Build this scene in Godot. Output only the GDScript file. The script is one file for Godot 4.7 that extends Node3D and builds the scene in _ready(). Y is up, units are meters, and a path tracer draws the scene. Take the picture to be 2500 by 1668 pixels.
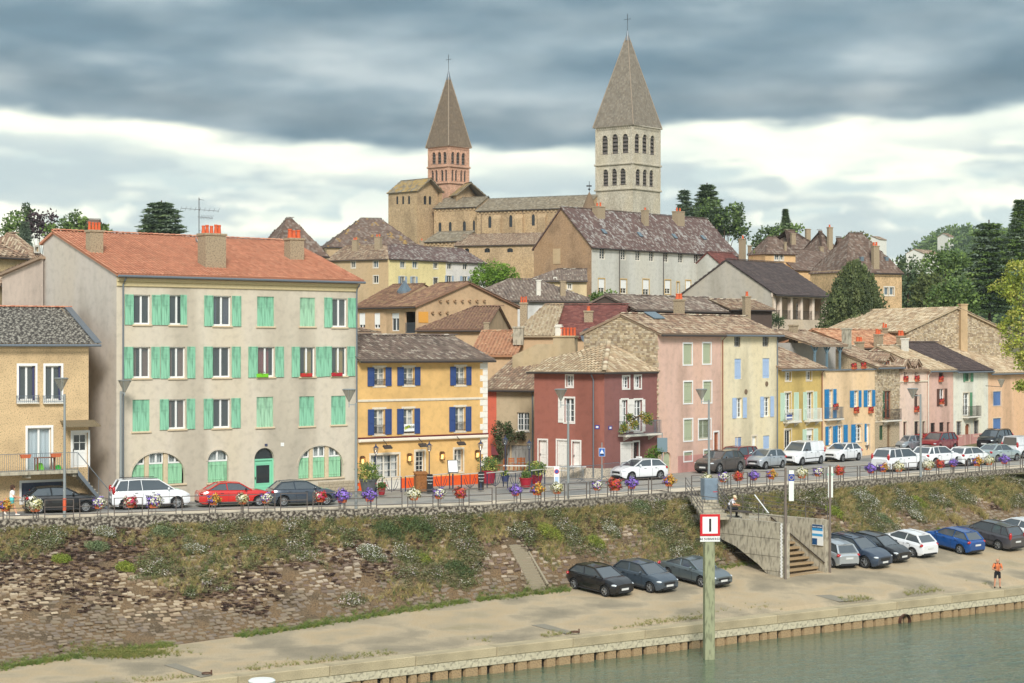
extends Node3D
# Riverside town: a quay, a row of houses and an abbey with two spires behind.
# Pixels are those of the photograph at 2350 px width; each is turned into a ray from the eye and meets the ground, wall or roof it lies on.
const F := 4300.0
const CX := 1175.0
const HY := 798.0
const EYE := Vector3(0,9,0)
# zoomed crops used while measuring: offset x, offset y, scale
var ZN := [[0.0,0.0,1.0],[0.0,451.2,0.25183],[0.0,808.4,0.25183],[564.0,451.2,0.25183],[564.0,808.4,0.25183],[1128.0,451.2,0.25183],[1128.0,808.4,0.25183],[1692.0,451.2,0.28],[1692.0,808.4,0.28],[874.2,37.6,0.33572],[0.0,1165.6,0.28],[658.0,1128.0,0.2806],[1297.2,1128.0,0.2806],[1551.0,1062.2,0.18],[1861.2,1128.0,0.2806]]
var rng := RandomNumberGenerator.new()
var taken := {}
var M := {}
var TX := {}

class MB:
	var v := PackedVector3Array()
	var n := PackedVector3Array()
	var c := PackedColorArray()
	var i := PackedInt32Array()
	var col := Color(1,1,1)
	var colored := false
	func quad(a:Vector3,b:Vector3,cc:Vector3,d:Vector3):
		var nn := (b - a).cross(cc - a)
		if nn.length_squared() < 1e-12:
			nn = (cc - a).cross(d - a)
		nn = nn.normalized()
		quadn(a,b,cc,d,nn,nn,nn,nn)
	func quadn(a:Vector3,b:Vector3,cc:Vector3,d:Vector3,na:Vector3,nb:Vector3,nc:Vector3,nd:Vector3):
		var k := v.size()
		v.append(a);v.append(b);v.append(cc);v.append(d)
		n.append(na);n.append(nb);n.append(nc);n.append(nd)
		if colored:
			for q in 4:c.append(col)
		i.append(k);i.append(k + 2);i.append(k + 1);i.append(k);i.append(k + 3);i.append(k + 2)
	func tri(a:Vector3,b:Vector3,cc:Vector3):
		var nn := (b - a).cross(cc - a).normalized()
		var k := v.size()
		v.append(a);v.append(b);v.append(cc)
		n.append(nn);n.append(nn);n.append(nn)
		if colored:
			for q in 3:c.append(col)
		i.append(k);i.append(k + 2);i.append(k + 1)
	func trin(a:Vector3,b:Vector3,cc:Vector3,na:Vector3,nb:Vector3,nc:Vector3):
		var k := v.size()
		v.append(a);v.append(b);v.append(cc)
		n.append(na);n.append(nb);n.append(nc)
		if colored:
			for q in 3:c.append(col)
		i.append(k);i.append(k + 2);i.append(k + 1)
	func box(x0:float,y0:float,z0:float,x1:float,y1:float,z1:float):
		hexa([Vector3(x0,y0,z1),Vector3(x1,y0,z1),Vector3(x1,y1,z1),Vector3(x0,y1,z1),Vector3(x0,y0,z0),Vector3(x1,y0,z0),Vector3(x1,y1,z0),Vector3(x0,y1,z0)])
	func obox(t:Transform3D,s:Vector3):
		var h := s * 0.5
		var p := []
		for q in [Vector3(-1,-1,1),Vector3(1,-1,1),Vector3(1,1,1),Vector3(-1,1,1),Vector3(-1,-1,-1),Vector3(1,-1,-1),Vector3(1,1,-1),Vector3(-1,1,-1)]:
			p.append(t * (q * h))
		hexa(p)
	func hexa(p:Array):  # front 0-3 counter-clockwise, back 4-7
		quad(p[0],p[1],p[2],p[3]);quad(p[5],p[4],p[7],p[6])
		quad(p[1],p[5],p[6],p[2]);quad(p[4],p[0],p[3],p[7])
		quad(p[3],p[2],p[6],p[7]);quad(p[4],p[5],p[1],p[0])
	func bbox(x0:float,y0:float,z0:float,x1:float,y1:float,z1:float,b:float):  # box with chamfered front edges
		var a := [Vector3(x0 + b,y0 + b,z1),Vector3(x1 - b,y0 + b,z1),Vector3(x1 - b,y1 - b,z1),Vector3(x0 + b,y1 - b,z1)]
		var m := [Vector3(x0,y0,z1 - b),Vector3(x1,y0,z1 - b),Vector3(x1,y1,z1 - b),Vector3(x0,y1,z1 - b)]
		quad(a[0],a[1],a[2],a[3])
		for k in 4:
			quad(m[k],m[(k + 1) % 4],a[(k + 1) % 4],a[k])
		hexa([m[0],m[1],m[2],m[3],Vector3(x0,y0,z0),Vector3(x1,y0,z0),Vector3(x1,y1,z0),Vector3(x0,y1,z0)])
	func bar(a:Vector3,b:Vector3,w:float,h:float):
		var z := (b - a).normalized()
		var y := Vector3.UP if absf(z.y) < 0.95 else Vector3.RIGHT
		var x := y.cross(z).normalized()
		y = z.cross(x)
		obox(Transform3D(Basis(x,y,z),(a + b) * 0.5),Vector3(w,h,a.distance_to(b)))
	func tube(pts:Array,r:float,seg := 8,r1 := -1.0,cap := true):
		var rings := []
		for k in pts.size():
			var d:Vector3 = (pts[mini(k + 1,pts.size() - 1)] - pts[maxi(k - 1,0)]).normalized()
			var up := Vector3.UP if absf(d.y) < 0.9 else Vector3.RIGHT
			var x := up.cross(d).normalized()
			var y := d.cross(x)
			var rr := r if r1 < 0 else lerpf(r,r1,float(k) / maxf(1,pts.size() - 1))
			var ring := []
			for q in seg:
				var a := TAU * q / seg
				var nn := x * cos(a) + y * sin(a)
				ring.append([pts[k] + nn * rr,nn])
			rings.append(ring)
		for k in rings.size() - 1:
			for q in seg:
				var a0 = rings[k][q];var a1 = rings[k][(q + 1) % seg];var b0 = rings[k + 1][q];var b1 = rings[k + 1][(q + 1) % seg]
				quadn(a0[0],a1[0],b1[0],b0[0],a0[1],a1[1],b1[1],b0[1])
		if cap:
			for q in range(1,seg - 1):
				tri(rings[0][0][0],rings[0][q + 1][0],rings[0][q][0])
				tri(rings[-1][0][0],rings[-1][q][0],rings[-1][q + 1][0])
	func lathe(prof:Array,at:Vector3,seg := 12,t := Basis()):  # prof: [radius, height] from bottom to top
		for k in prof.size() - 1:
			var p0:Array = prof[k];var p1:Array = prof[k + 1]
			var sl := Vector2(p1[1] - p0[1],p0[0] - p1[0]).normalized()
			for q in seg:
				var a := TAU * q / seg;var b := TAU * (q + 1) / seg
				var ca := Vector3(sin(a),0,cos(a));var cb := Vector3(sin(b),0,cos(b))
				var na := t * (ca * sl.x + Vector3(0,sl.y,0));var nb := t * (cb * sl.x + Vector3(0,sl.y,0))
				var y0 := Vector3(0,p0[1],0);var y1 := Vector3(0,p1[1],0)
				quadn(at + t * (ca * p0[0] + y0),at + t * (cb * p0[0] + y0),at + t * (cb * p1[0] + y1),at + t * (ca * p1[0] + y1),na,nb,nb,na)
	func fan(pts:Array):
		for k in range(1,pts.size() - 1):
			tri(pts[0],pts[k],pts[k + 1])
	func prism(pts:Array,off:Vector3):  # pts counter-clockwise seen from the front; extruded by off (backwards)
		fan(pts)
		var back := []
		for p in pts:back.push_front(p + off)
		fan(back)
		for k in pts.size():
			var a:Vector3 = pts[k];var b:Vector3 = pts[(k + 1) % pts.size()]
			quad(b,a,a + off,b + off)
	func ball(at:Vector3,r:Vector3,seg := 10,rings := 6):
		for k in rings:
			var p0 := PI * k / rings - PI / 2;var p1 := PI * (k + 1) / rings - PI / 2
			for q in seg:
				var a := TAU * q / seg;var b := TAU * (q + 1) / seg
				var w := [Vector3(sin(a) * cos(p0),sin(p0),cos(a) * cos(p0)),Vector3(sin(b) * cos(p0),sin(p0),cos(b) * cos(p0)),Vector3(sin(b) * cos(p1),sin(p1),cos(b) * cos(p1)),Vector3(sin(a) * cos(p1),sin(p1),cos(a) * cos(p1))]
				quadn(at + w[0] * r,at + w[1] * r,at + w[2] * r,at + w[3] * r,(w[0] / r).normalized(),(w[1] / r).normalized(),(w[2] / r).normalized(),(w[3] / r).normalized())
	func mesh() -> ArrayMesh:
		var a := []
		a.resize(Mesh.ARRAY_MAX)
		a[Mesh.ARRAY_VERTEX] = v;a[Mesh.ARRAY_NORMAL] = n;a[Mesh.ARRAY_INDEX] = i
		if colored:a[Mesh.ARRAY_COLOR] = c
		var m := ArrayMesh.new()
		if v.size() > 0:m.add_surface_from_arrays(Mesh.PRIMITIVE_TRIANGLES,a)
		return m

func numbered(called:String) -> String:
	if not taken.has(called):
		taken[called] = 0
		return called
	taken[called] += 1
	return "%s_%03d" % [called,taken[called]]
func tag(o:Node,label:String,category:String,group := "",kind := ""):
	if label:o.set_meta("label",label)
	if category:o.set_meta("category",category)
	if group:o.set_meta("group",group)
	if kind:o.set_meta("kind",kind)
func thing(called:String,label:String,category:String,xf := Transform3D(),group := "") -> Node3D:
	var o := Node3D.new()
	o.name = numbered(called)
	add_child(o)
	o.transform = xf
	tag(o,label,category,group)
	return o
func part(parent:Node,called:String,mb,mat:Material,xf := Transform3D()) -> MeshInstance3D:
	var o := MeshInstance3D.new()
	o.mesh = mb.mesh() if mb is MB else mb
	o.material_override = mat
	o.name = called if parent != self else numbered(called)
	parent.add_child(o,true)
	o.transform = xf
	return o
func structure(called:String,mb,mat:Material) -> MeshInstance3D:
	var o := part(self,called,mb,mat)
	o.set_meta("kind","structure")
	return o
func many(parent:Node,called:String,mesh:Mesh,mat:Material,xfs:Array,cols:Array,kind := "stuff") -> MultiMeshInstance3D:
	var mm := MultiMesh.new()
	mm.transform_format = MultiMesh.TRANSFORM_3D
	mm.use_colors = cols.size() > 0
	mm.mesh = mesh
	mm.instance_count = xfs.size()
	for k in xfs.size():
		mm.set_instance_transform(k,xfs[k])
		if cols.size():mm.set_instance_color(k,cols[k])
	var o := MultiMeshInstance3D.new()
	o.multimesh = mm
	o.material_override = mat
	o.name = called if parent != self else numbered(called)
	parent.add_child(o,true)
	if kind:o.set_meta("kind",kind)
	return o
func copy_of(o:Node3D,xf:Transform3D,label := "",group := "") -> Node3D:
	var c:Node3D = o.duplicate()
	var base := String(o.name)
	if base.length() > 4 and base[-4] == "_":base = base.left(-4)
	c.name = numbered(base)
	add_child(c)
	c.transform = xf
	if label:c.set_meta("label",label)
	if group:c.set_meta("group",group)
	return c

func Q(z:int,x:float,y:float) -> Vector2:
	return Vector2(ZN[z][0] + x * ZN[z][2],ZN[z][1] + y * ZN[z][2])
func ray(p:Vector2) -> Vector3:
	return Vector3((p.x - CX) / F,-(p.y - HY) / F,-1)
func at_y(p:Vector2,y:float) -> Vector3:
	var r := ray(p)
	return EYE + r * ((y - EYE.y) / r.y)
func at_d(p:Vector2,d:float) -> Vector3:
	return EYE + ray(p) * d
func gd(px:float,d:float,y := 0.0) -> Vector3:  # the point at height y straight below pixel column px, d metres away
	return Vector3((px - CX) / F * d,y,-d)
func frame(a:Vector3,b:Vector3) -> Transform3D:
	var x := Vector3(b.x - a.x,0,b.z - a.z).normalized()
	return Transform3D(Basis(x,Vector3.UP,x.cross(Vector3.UP)),a)
func fhit(t:Transform3D,p:Vector2,z := 0.0) -> Vector2:
	var inv := t.affine_inverse()
	var o := inv * EYE
	var d := inv.basis * ray(p)
	var q := o + d * ((z - o.z) / d.z)
	return Vector2(q.x,q.y)
func frect(t:Transform3D,z:int,r:Array,dz := 0.0) -> Array:
	var xm:float = (r[0] + r[2]) / 2.0
	var ym:float = (r[1] + r[3]) / 2.0
	return [fhit(t,Q(z,r[0],ym),dz).x,fhit(t,Q(z,xm,r[3]),dz).y,fhit(t,Q(z,r[2],ym),dz).x,fhit(t,Q(z,xm,r[1]),dz).y]
func plane_hit(pl:Plane,p:Vector2) -> Vector3:
	var r := ray(p)
	return EYE + r * ((pl.d - pl.normal.dot(EYE)) / pl.normal.dot(r))
func srgb(r:float,g:float,b:float) -> Color:
	return Color(r / 255.0,g / 255.0,b / 255.0)
func lin(r:float,g:float,b:float) -> Color:
	return srgb(r,g,b).srgb_to_linear()

func ntex(key:String,freq:float,oct:int,ramp:Array,size := 512,type := FastNoiseLite.TYPE_SIMPLEX_SMOOTH,sd := 1,warp := 0.0) -> NoiseTexture2D:
	var nz := FastNoiseLite.new()
	nz.noise_type = type
	nz.seed = sd
	nz.frequency = freq
	nz.fractal_octaves = oct
	if type == FastNoiseLite.TYPE_CELLULAR:
		nz.cellular_return_type = FastNoiseLite.RETURN_CELL_VALUE if warp >= 0 else FastNoiseLite.RETURN_DISTANCE2_DIV
		nz.fractal_type = FastNoiseLite.FRACTAL_NONE
	if warp > 0:
		nz.domain_warp_enabled = true
		nz.domain_warp_amplitude = warp
		nz.domain_warp_frequency = freq * 1.5
	var t := NoiseTexture2D.new()
	t.width = size;t.height = size
	t.seamless = true
	t.noise = nz
	if ramp.size():
		var g := Gradient.new()
		var offs := PackedFloat32Array();var cols := PackedColorArray()
		for e in ramp:
			offs.append(e[0]);cols.append(e[1] if e[1] is Color else Color(e[1],e[1],e[1]))
		g.offsets = offs;g.colors = cols
		t.color_ramp = g
	TX[key] = t
	return t
func mat(key:String,col:Color,rough := 0.85,tex := "",scale := 1.0,o := {}) -> StandardMaterial3D:
	if M.has(key):return M[key]
	var m := StandardMaterial3D.new()
	m.resource_name = key
	m.albedo_color = col
	m.roughness = rough
	if tex:
		m.albedo_texture = TX[tex]
		m.uv1_triplanar = true
		m.uv1_triplanar_sharpness = 6.0
		var sy:float = o.get("sy",1.0)
		m.uv1_scale = Vector3(scale,scale * sy,scale)
	if o.has("det"):
		m.detail_enabled = true
		m.detail_blend_mode = BaseMaterial3D.BLEND_MODE_MUL
		m.detail_albedo = TX[o.det]
		m.detail_uv_layer = BaseMaterial3D.DETAIL_UV_2
		m.uv2_triplanar = true
		m.uv2_triplanar_sharpness = 6.0
		var ds:float = o.get("dscale",0.1)
		m.uv2_scale = Vector3(ds,ds * o.get("dsy",1.0),ds)
	if o.has("bump"):
		m.heightmap_enabled = true
		m.heightmap_texture = TX[o.bump]
		m.heightmap_scale = o.get("bs",1.0)
		if tex == "":
			m.uv1_triplanar = true
			m.uv1_scale = Vector3(scale,scale,scale)
	if o.has("metal"):m.metallic = o.metal
	if o.has("spec"):m.metallic_specular = o.spec
	if o.has("coat"):
		m.clearcoat_enabled = true
		m.clearcoat = o.coat
		m.clearcoat_roughness = 0.08
	if o.has("back"):
		m.backlight_enabled = true
		m.backlight = o.back
	if o.has("alpha"):
		m.transparency = BaseMaterial3D.TRANSPARENCY_ALPHA
		m.albedo_color.a = o.alpha
	if o.has("vc"):m.vertex_color_use_as_albedo = true
	if o.has("world"):m.uv1_world_triplanar = true
	M[key] = m
	return m

func sky_colour(x:float,y:float,nz:FastNoiseLite,nb:FastNoiseLite) -> Color:
	# x, y in picture pixels continued round the whole sky: cloud deck with a ragged lower edge over a bright band
	var wx := x * 0.36
	var n1 := nz.get_noise_2d(wx,y * 1.55)
	var n2 := nz.get_noise_2d(wx * 2.7 + 900.0,y * 5.5 + 300.0)
	var n3 := nb.get_noise_2d(x * 0.35,y * 1.1)
	var edge := 300.0 + 42.0 * sin((x - 420.0) / 330.0) - 16.0 * sin(x / 140.0) + n1 * 75.0
	if x > -200.0 and x < 2600.0:
		var key := [[-200,245],[0,255],[300,285],[600,318],[760,338],[1000,346],[1380,344],[1530,282],[1700,280],[2000,292],[2200,276],[2350,252],[2600,280]]
		for k in key.size() - 1:
			if x <= key[k + 1][0]:
				edge = lerpf(key[k][0] * 0.0 + key[k][1],key[k + 1][1],(x - key[k][0]) / float(key[k + 1][0] - key[k][0])) + n1 * 16.0
				break
	var dark := Color(0.43,0.52,0.57).lerp(Color(0.655,0.71,0.73),clampf(0.40 + n1 * 0.7 + n3 * 0.7,0,1))
	dark = dark.lerp(Color(0.75,0.775,0.77),clampf(n2 * 0.35 - 0.1 + n3 * 0.55,0,0.5)) * (1.0 + n2 * 0.05)
	var up := clampf((edge - y) / 420.0,0,1)
	dark = dark.lerp(dark * 0.92,clampf(1.0 - absf(up - 0.14) * 6.0,0,1))
	if y < -200.0:
		dark = dark.lerp(Color(0.80,0.835,0.85),clampf((-200.0 - y) / 2500.0,0,0.75))
	var pale := Color(0.755,0.81,0.805).lerp(Color(1.0,0.995,0.91),clampf(0.40 + n1 * 0.9 + n2 * 1.2 + n3 * 0.7,0,1))
	var glow := clampf(1.0 - absf(y - edge - 42.0) / 75.0,0,1)
	pale = pale.lerp(Color(1.0,0.995,0.915),glow * (0.55 + 0.45 * clampf(n1 * 2.0 + 0.4,0,1)))
	var puff := nb.get_noise_2d(x * 1.1 + 77.0,y * 1.7 + 40.0) + (y - 520.0) / 900.0
	pale = pale.lerp(Color(0.985,0.98,0.91),smoothstep(-0.02,0.10,puff) * clampf((y - 400.0) / 90.0,0,1) * 0.7)
	pale = pale.lerp(Color(0.70,0.755,0.765),smoothstep(0.02,0.30,-n1 + n2 * 0.7) * clampf((y - edge - 30.0) / 60.0,0,1) * 0.85)
	var t := smoothstep(-14.0,16.0,y - edge + n2 * 26.0)
	return dark.lerp(pale,t)
func make_sky() -> Sky:
	var nz := FastNoiseLite.new()
	nz.noise_type = FastNoiseLite.TYPE_SIMPLEX_SMOOTH
	nz.seed = 11;nz.frequency = 0.0027;nz.fractal_octaves = 5
	var nb := FastNoiseLite.new()
	nb.noise_type = FastNoiseLite.TYPE_SIMPLEX_SMOOTH
	nb.seed = 5;nb.frequency = 0.0042;nb.fractal_octaves = 5
	var W := 4096;var H := 2048
	var im := Image.create(512,256,false,Image.FORMAT_RGB8)
	for j in 256:
		var el := (0.5 - (j + 0.5) / 256.0) * PI
		var y := HY - tan(clampf(el,-0.1,1.35)) * F
		for k in 512:
			var az := wrapf((k + 0.5) / 512.0 * TAU,-PI,PI)
			im.set_pixel(k,j,sky_colour(CX + az * F,y,nz,nb))
	im.resize(W,H,Image.INTERPOLATE_CUBIC)
	for j in range(int(H * (0.5 - 16.0 / 180)),H / 2 + 2):
		var el := (0.5 - (j + 0.5) / H) * PI
		var y := HY - tan(el) * F
		for k in range(-330,330):
			var az := (k + 0.5) / W * TAU
			im.set_pixel(posmod(k,W),j,sky_colour(CX + az * F,y,nz,nb))
	var sm := PanoramaSkyMaterial.new()
	sm.panorama = ImageTexture.create_from_image(im)
	var s := Sky.new()
	s.sky_material = sm
	return s

func setup():
	rng.seed = 4242
	var cam := Camera3D.new()
	cam.name = "camera"
	add_child(cam)
	cam.fov = rad_to_deg(2.0 * atan(784.0 / F))
	cam.position = EYE
	cam.rotation.x = atan((HY - 784.0) / F)
	cam.near = 0.5
	cam.far = 4000.0
	cam.current = true
	var e := Environment.new()
	e.background_mode = Environment.BG_SKY
	e.sky = make_sky()
	e.background_energy_multiplier = SKY_E
	e.tonemap_mode = Environment.TONE_MAPPER_LINEAR
	e.tonemap_exposure = EXPO
	e.sdfgi_enabled = true
	e.ssao_enabled = true
	e.ssil_enabled = true
	e.fog_enabled = true
	e.fog_density = 0.0001
	e.fog_light_color = Color(0.80,0.86,0.88)
	var we := WorldEnvironment.new()
	we.name = "environment"
	we.environment = e
	add_child(we)
	var sun := DirectionalLight3D.new()
	sun.name = "sun"
	add_child(sun)
	sun.light_energy = 0.46
	sun.light_angular_distance = 16.0
	sun.light_color = Color(1.0,0.985,0.96)
	sun.shadow_enabled = true
	sun.look_at_from_position(Vector3.ZERO,Vector3(-0.06,-0.58,-0.82))
const SKY_E := 0.54
const EXPO := 2.45

func textures():
	ntex("plaster",0.012,5,[[0.0,0.92],[0.35,0.975],[0.6,1.0],[1.0,0.98]],512)
	ntex("blotch",0.005,5,[[0.0,Color(0.80,0.80,0.80)],[0.3,Color(0.92,0.915,0.905)],[0.48,Color(1,1,1)],[0.75,Color(1,0.99,0.965)],[1.0,Color(0.93,0.90,0.86)]],512,FastNoiseLite.TYPE_SIMPLEX_SMOOTH,7)
	ntex("soft",0.006,4,[[0.0,0.86],[0.4,0.97],[0.6,1.0],[1.0,0.92]],512,FastNoiseLite.TYPE_SIMPLEX_SMOOTH,9)
	ntex("speck",0.11,3,[[0.0,0.62],[0.2,0.75],[0.3,0.96],[0.6,1.0],[1.0,0.93]],512,FastNoiseLite.TYPE_SIMPLEX,3)
	ntex("rubble",0.07,1,[[0.0,Color(0.80,0.77,0.73)],[0.3,Color(0.90,0.88,0.83)],[0.55,Color(1.0,0.98,0.94)],[0.8,Color(0.86,0.83,0.78)],[1.0,Color(0.97,0.95,0.92)]],512,FastNoiseLite.TYPE_CELLULAR,4)
	ntex("rubbleh",0.07,1,[],512,FastNoiseLite.TYPE_CELLULAR,4,-1.0)
	ntex("gravel",0.05,6,[[0.0,Color(0.70,0.68,0.66)],[0.35,Color(0.89,0.88,0.86)],[0.55,Color(1,0.99,0.97)],[0.8,Color(0.93,0.92,0.90)],[1.0,Color(0.82,0.81,0.80)]],1024,FastNoiseLite.TYPE_SIMPLEX,6)
	ntex("patch",0.006,6,[[0.0,Color(0.72,0.73,0.73)],[0.3,Color(0.86,0.86,0.85)],[0.5,Color(1,0.985,0.96)],[0.65,Color(1.0,0.965,0.91)],[0.8,Color(0.95,0.94,0.92)],[1.0,Color(0.86,0.86,0.80)]],1024,FastNoiseLite.TYPE_SIMPLEX,21,40.0)
	ntex("lichen",0.03,6,[[0.0,Color(0.22,0.21,0.20)],[0.34,Color(0.38,0.36,0.34)],[0.5,Color(0.56,0.54,0.51)],[0.62,Color(0.80,0.79,0.75)],[1.0,Color(0.95,0.94,0.90)]],1024,FastNoiseLite.TYPE_SIMPLEX_SMOOTH,8)
	ntex("crust",0.02,7,[[0.0,Color(0.64,0.62,0.60)],[0.25,Color(0.80,0.78,0.76)],[0.45,Color(0.94,0.925,0.90)],[0.6,Color(1,0.985,0.96)],[1.0,Color(0.96,0.93,0.88)]],1024,FastNoiseLite.TYPE_SIMPLEX_SMOOTH,12)
	ntex("soil",0.03,6,[[0.0,Color(0.45,0.42,0.40)],[0.4,Color(0.78,0.75,0.70)],[0.6,Color(1,0.97,0.92)],[1.0,Color(0.72,0.68,0.62)]],1024,FastNoiseLite.TYPE_SIMPLEX,31)
	ntex("ripple",0.018,5,[],1024,FastNoiseLite.TYPE_SIMPLEX_SMOOTH,17)
	ntex("grain",0.03,4,[[0.0,0.72],[0.5,0.95],[1.0,1.0]],256,FastNoiseLite.TYPE_SIMPLEX,14)

func materials():
	mat("asphalt",srgb(168,168,168),0.9,"gravel",0.35,{"det":"patch","dscale":0.03})
	mat("pavement",srgb(234,220,198),0.9,"gravel",0.4,{"det":"soft","dscale":0.06})
	mat("gravel_quay",srgb(194,180,156),0.95,"gravel",0.22,{"det":"patch","dscale":0.022,"bump":"gravel","bs":2.0})
	mat("soil",srgb(138,120,98),1.0,"soil",0.3,{"det":"patch","dscale":0.05,"bump":"soil","bs":3.0})
	mat("land",srgb(120,118,84),1.0,"soil",0.02)
	mat("coping",srgb(198,184,152),0.9,"gravel",0.3,{"det":"soft","dscale":0.1})
	mat("beam",srgb(206,200,176),0.9,"crust",0.2,{"det":"soft","dscale":0.2})
	mat("pile",srgb(172,148,114),0.85,"crust",0.5)
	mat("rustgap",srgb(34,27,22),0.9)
	mat("wallstone",srgb(196,188,178),0.95,"lichen",0.14,{"bump":"lichen","bs":2.0})
	mat("concrete",srgb(188,182,165),0.9,"crust",0.2,{"sy":0.3,"det":"soft","dscale":0.3})
	mat("steel",srgb(126,118,112),0.5,"",1.0,{"metal":0.5})
	mat("railbrown",srgb(98,88,82),0.6)
	mat("darksteel",srgb(74,66,62),0.5,"",1.0,{"metal":0.3})
	mat("zinc",srgb(120,128,136),0.45,"",1.0,{"metal":0.4})
	mat("lampmetal",srgb(150,156,156),0.45,"",1.0,{"metal":0.3})
	mat("white",srgb(236,236,232),0.5)
	mat("offwhite",srgb(222,216,202),0.7,"plaster",0.4)
	mat("black",srgb(30,30,32),0.5)
	mat("glass",srgb(150,165,170),0.03,"",1.0,{"alpha":0.22})
	mat("darkpane",srgb(42,46,50),0.06,"",1.0,{"spec":0.6})
	mat("bluepane",srgb(96,112,122),0.08,"",1.0,{"spec":0.6})
	mat("room",srgb(150,140,126),0.95)
	mat("copies",Color(1,1,1),0.9,"",1.0,{"vc":true})
	mat("leafcopies",Color(1,1,1),0.7,"",1.0,{"vc":true,"back":Color(0.35,0.42,0.18)})
	mat("petals",Color(1,1,1),0.7,"",1.0,{"vc":true,"back":Color(0.3,0.3,0.3)})
	mat("terracotta",srgb(198,104,66),0.85,"plaster",0.8)
	mat("potclay",srgb(212,98,56),0.8,"plaster",1.2)
	mat("bark",srgb(92,78,64),0.95,"grain",0.6,{"sy":0.2})

var S0 := Vector2(-9.9,82.3)
var SE := Vector2(0.8141,0.5807)
var SN := Vector2(-0.5807,0.8141)
var footS := []
var wallS := []
func sw(x:float,d:float) -> Vector2:
	var q := Vector2(x,d) - S0
	return Vector2(q.dot(SE),q.dot(SN))
func sw3(s:float,w:float,y:float) -> Vector3:
	var q := S0 + SE * s + SN * w
	return Vector3(q.x,y,-q.y)
func along(tab:Array,s:float,k:int) -> float:
	if s <= tab[0][0]:return lerpf(tab[0][k],tab[1][k],(s - tab[0][0]) / (tab[1][0] - tab[0][0])) if k == 1 else tab[0][k]
	for q in tab.size() - 1:
		if s <= tab[q + 1][0]:
			return lerpf(tab[q][k],tab[q + 1][k],(s - tab[q][0]) / (tab[q + 1][0] - tab[q][0]))
	var e := tab.size() - 1
	return lerpf(tab[e - 1][k],tab[e][k],(s - tab[e - 1][0]) / (tab[e][0] - tab[e - 1][0])) if k == 1 else tab[e][k]
const EDGE_Y := -5.2
const WALL_B := -0.6
func bank_y(s:float,w:float) -> float:
	var wf := along(footS,s,1);var yf := along(footS,s,2);var ww := along(wallS,s,1)
	if w <= wf:return lerpf(EDGE_Y,yf,clampf(w / wf,0,1))
	return lerpf(yf,WALL_B,clampf((w - wf) / maxf(ww - wf,0.1),0,1))
func bank_hit(p:Vector2) -> Vector3:  # where a pixel meets the quay or the bank
	var lo := 60.0;var hi := 220.0
	for k in 300:
		var d := lo + (hi - lo) * k / 300.0
		var q := at_d(p,d)
		var c := sw(q.x,-q.z)
		if c.y > 0 and q.y < bank_y(c.x,c.y):
			lo = d - 0.6;hi = d
			break
	for k in 24:
		var d := (lo + hi) / 2
		var q := at_d(p,d)
		var c := sw(q.x,-q.z)
		if q.y < bank_y(c.x,c.y):hi = d
		else:lo = d
	return at_d(p,hi)
func wall_at(px:float) -> Vector3:  # the quay wall's river edge straight under pixel column px
	var lo := 80.0;var hi := 170.0
	for k in 30:
		var d := (lo + hi) / 2
		var c := sw((px - CX) / F * d,d)
		if c.y > along(wallS,c.x,1):hi = d
		else:lo = d
	return gd(px,lo)

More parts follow.
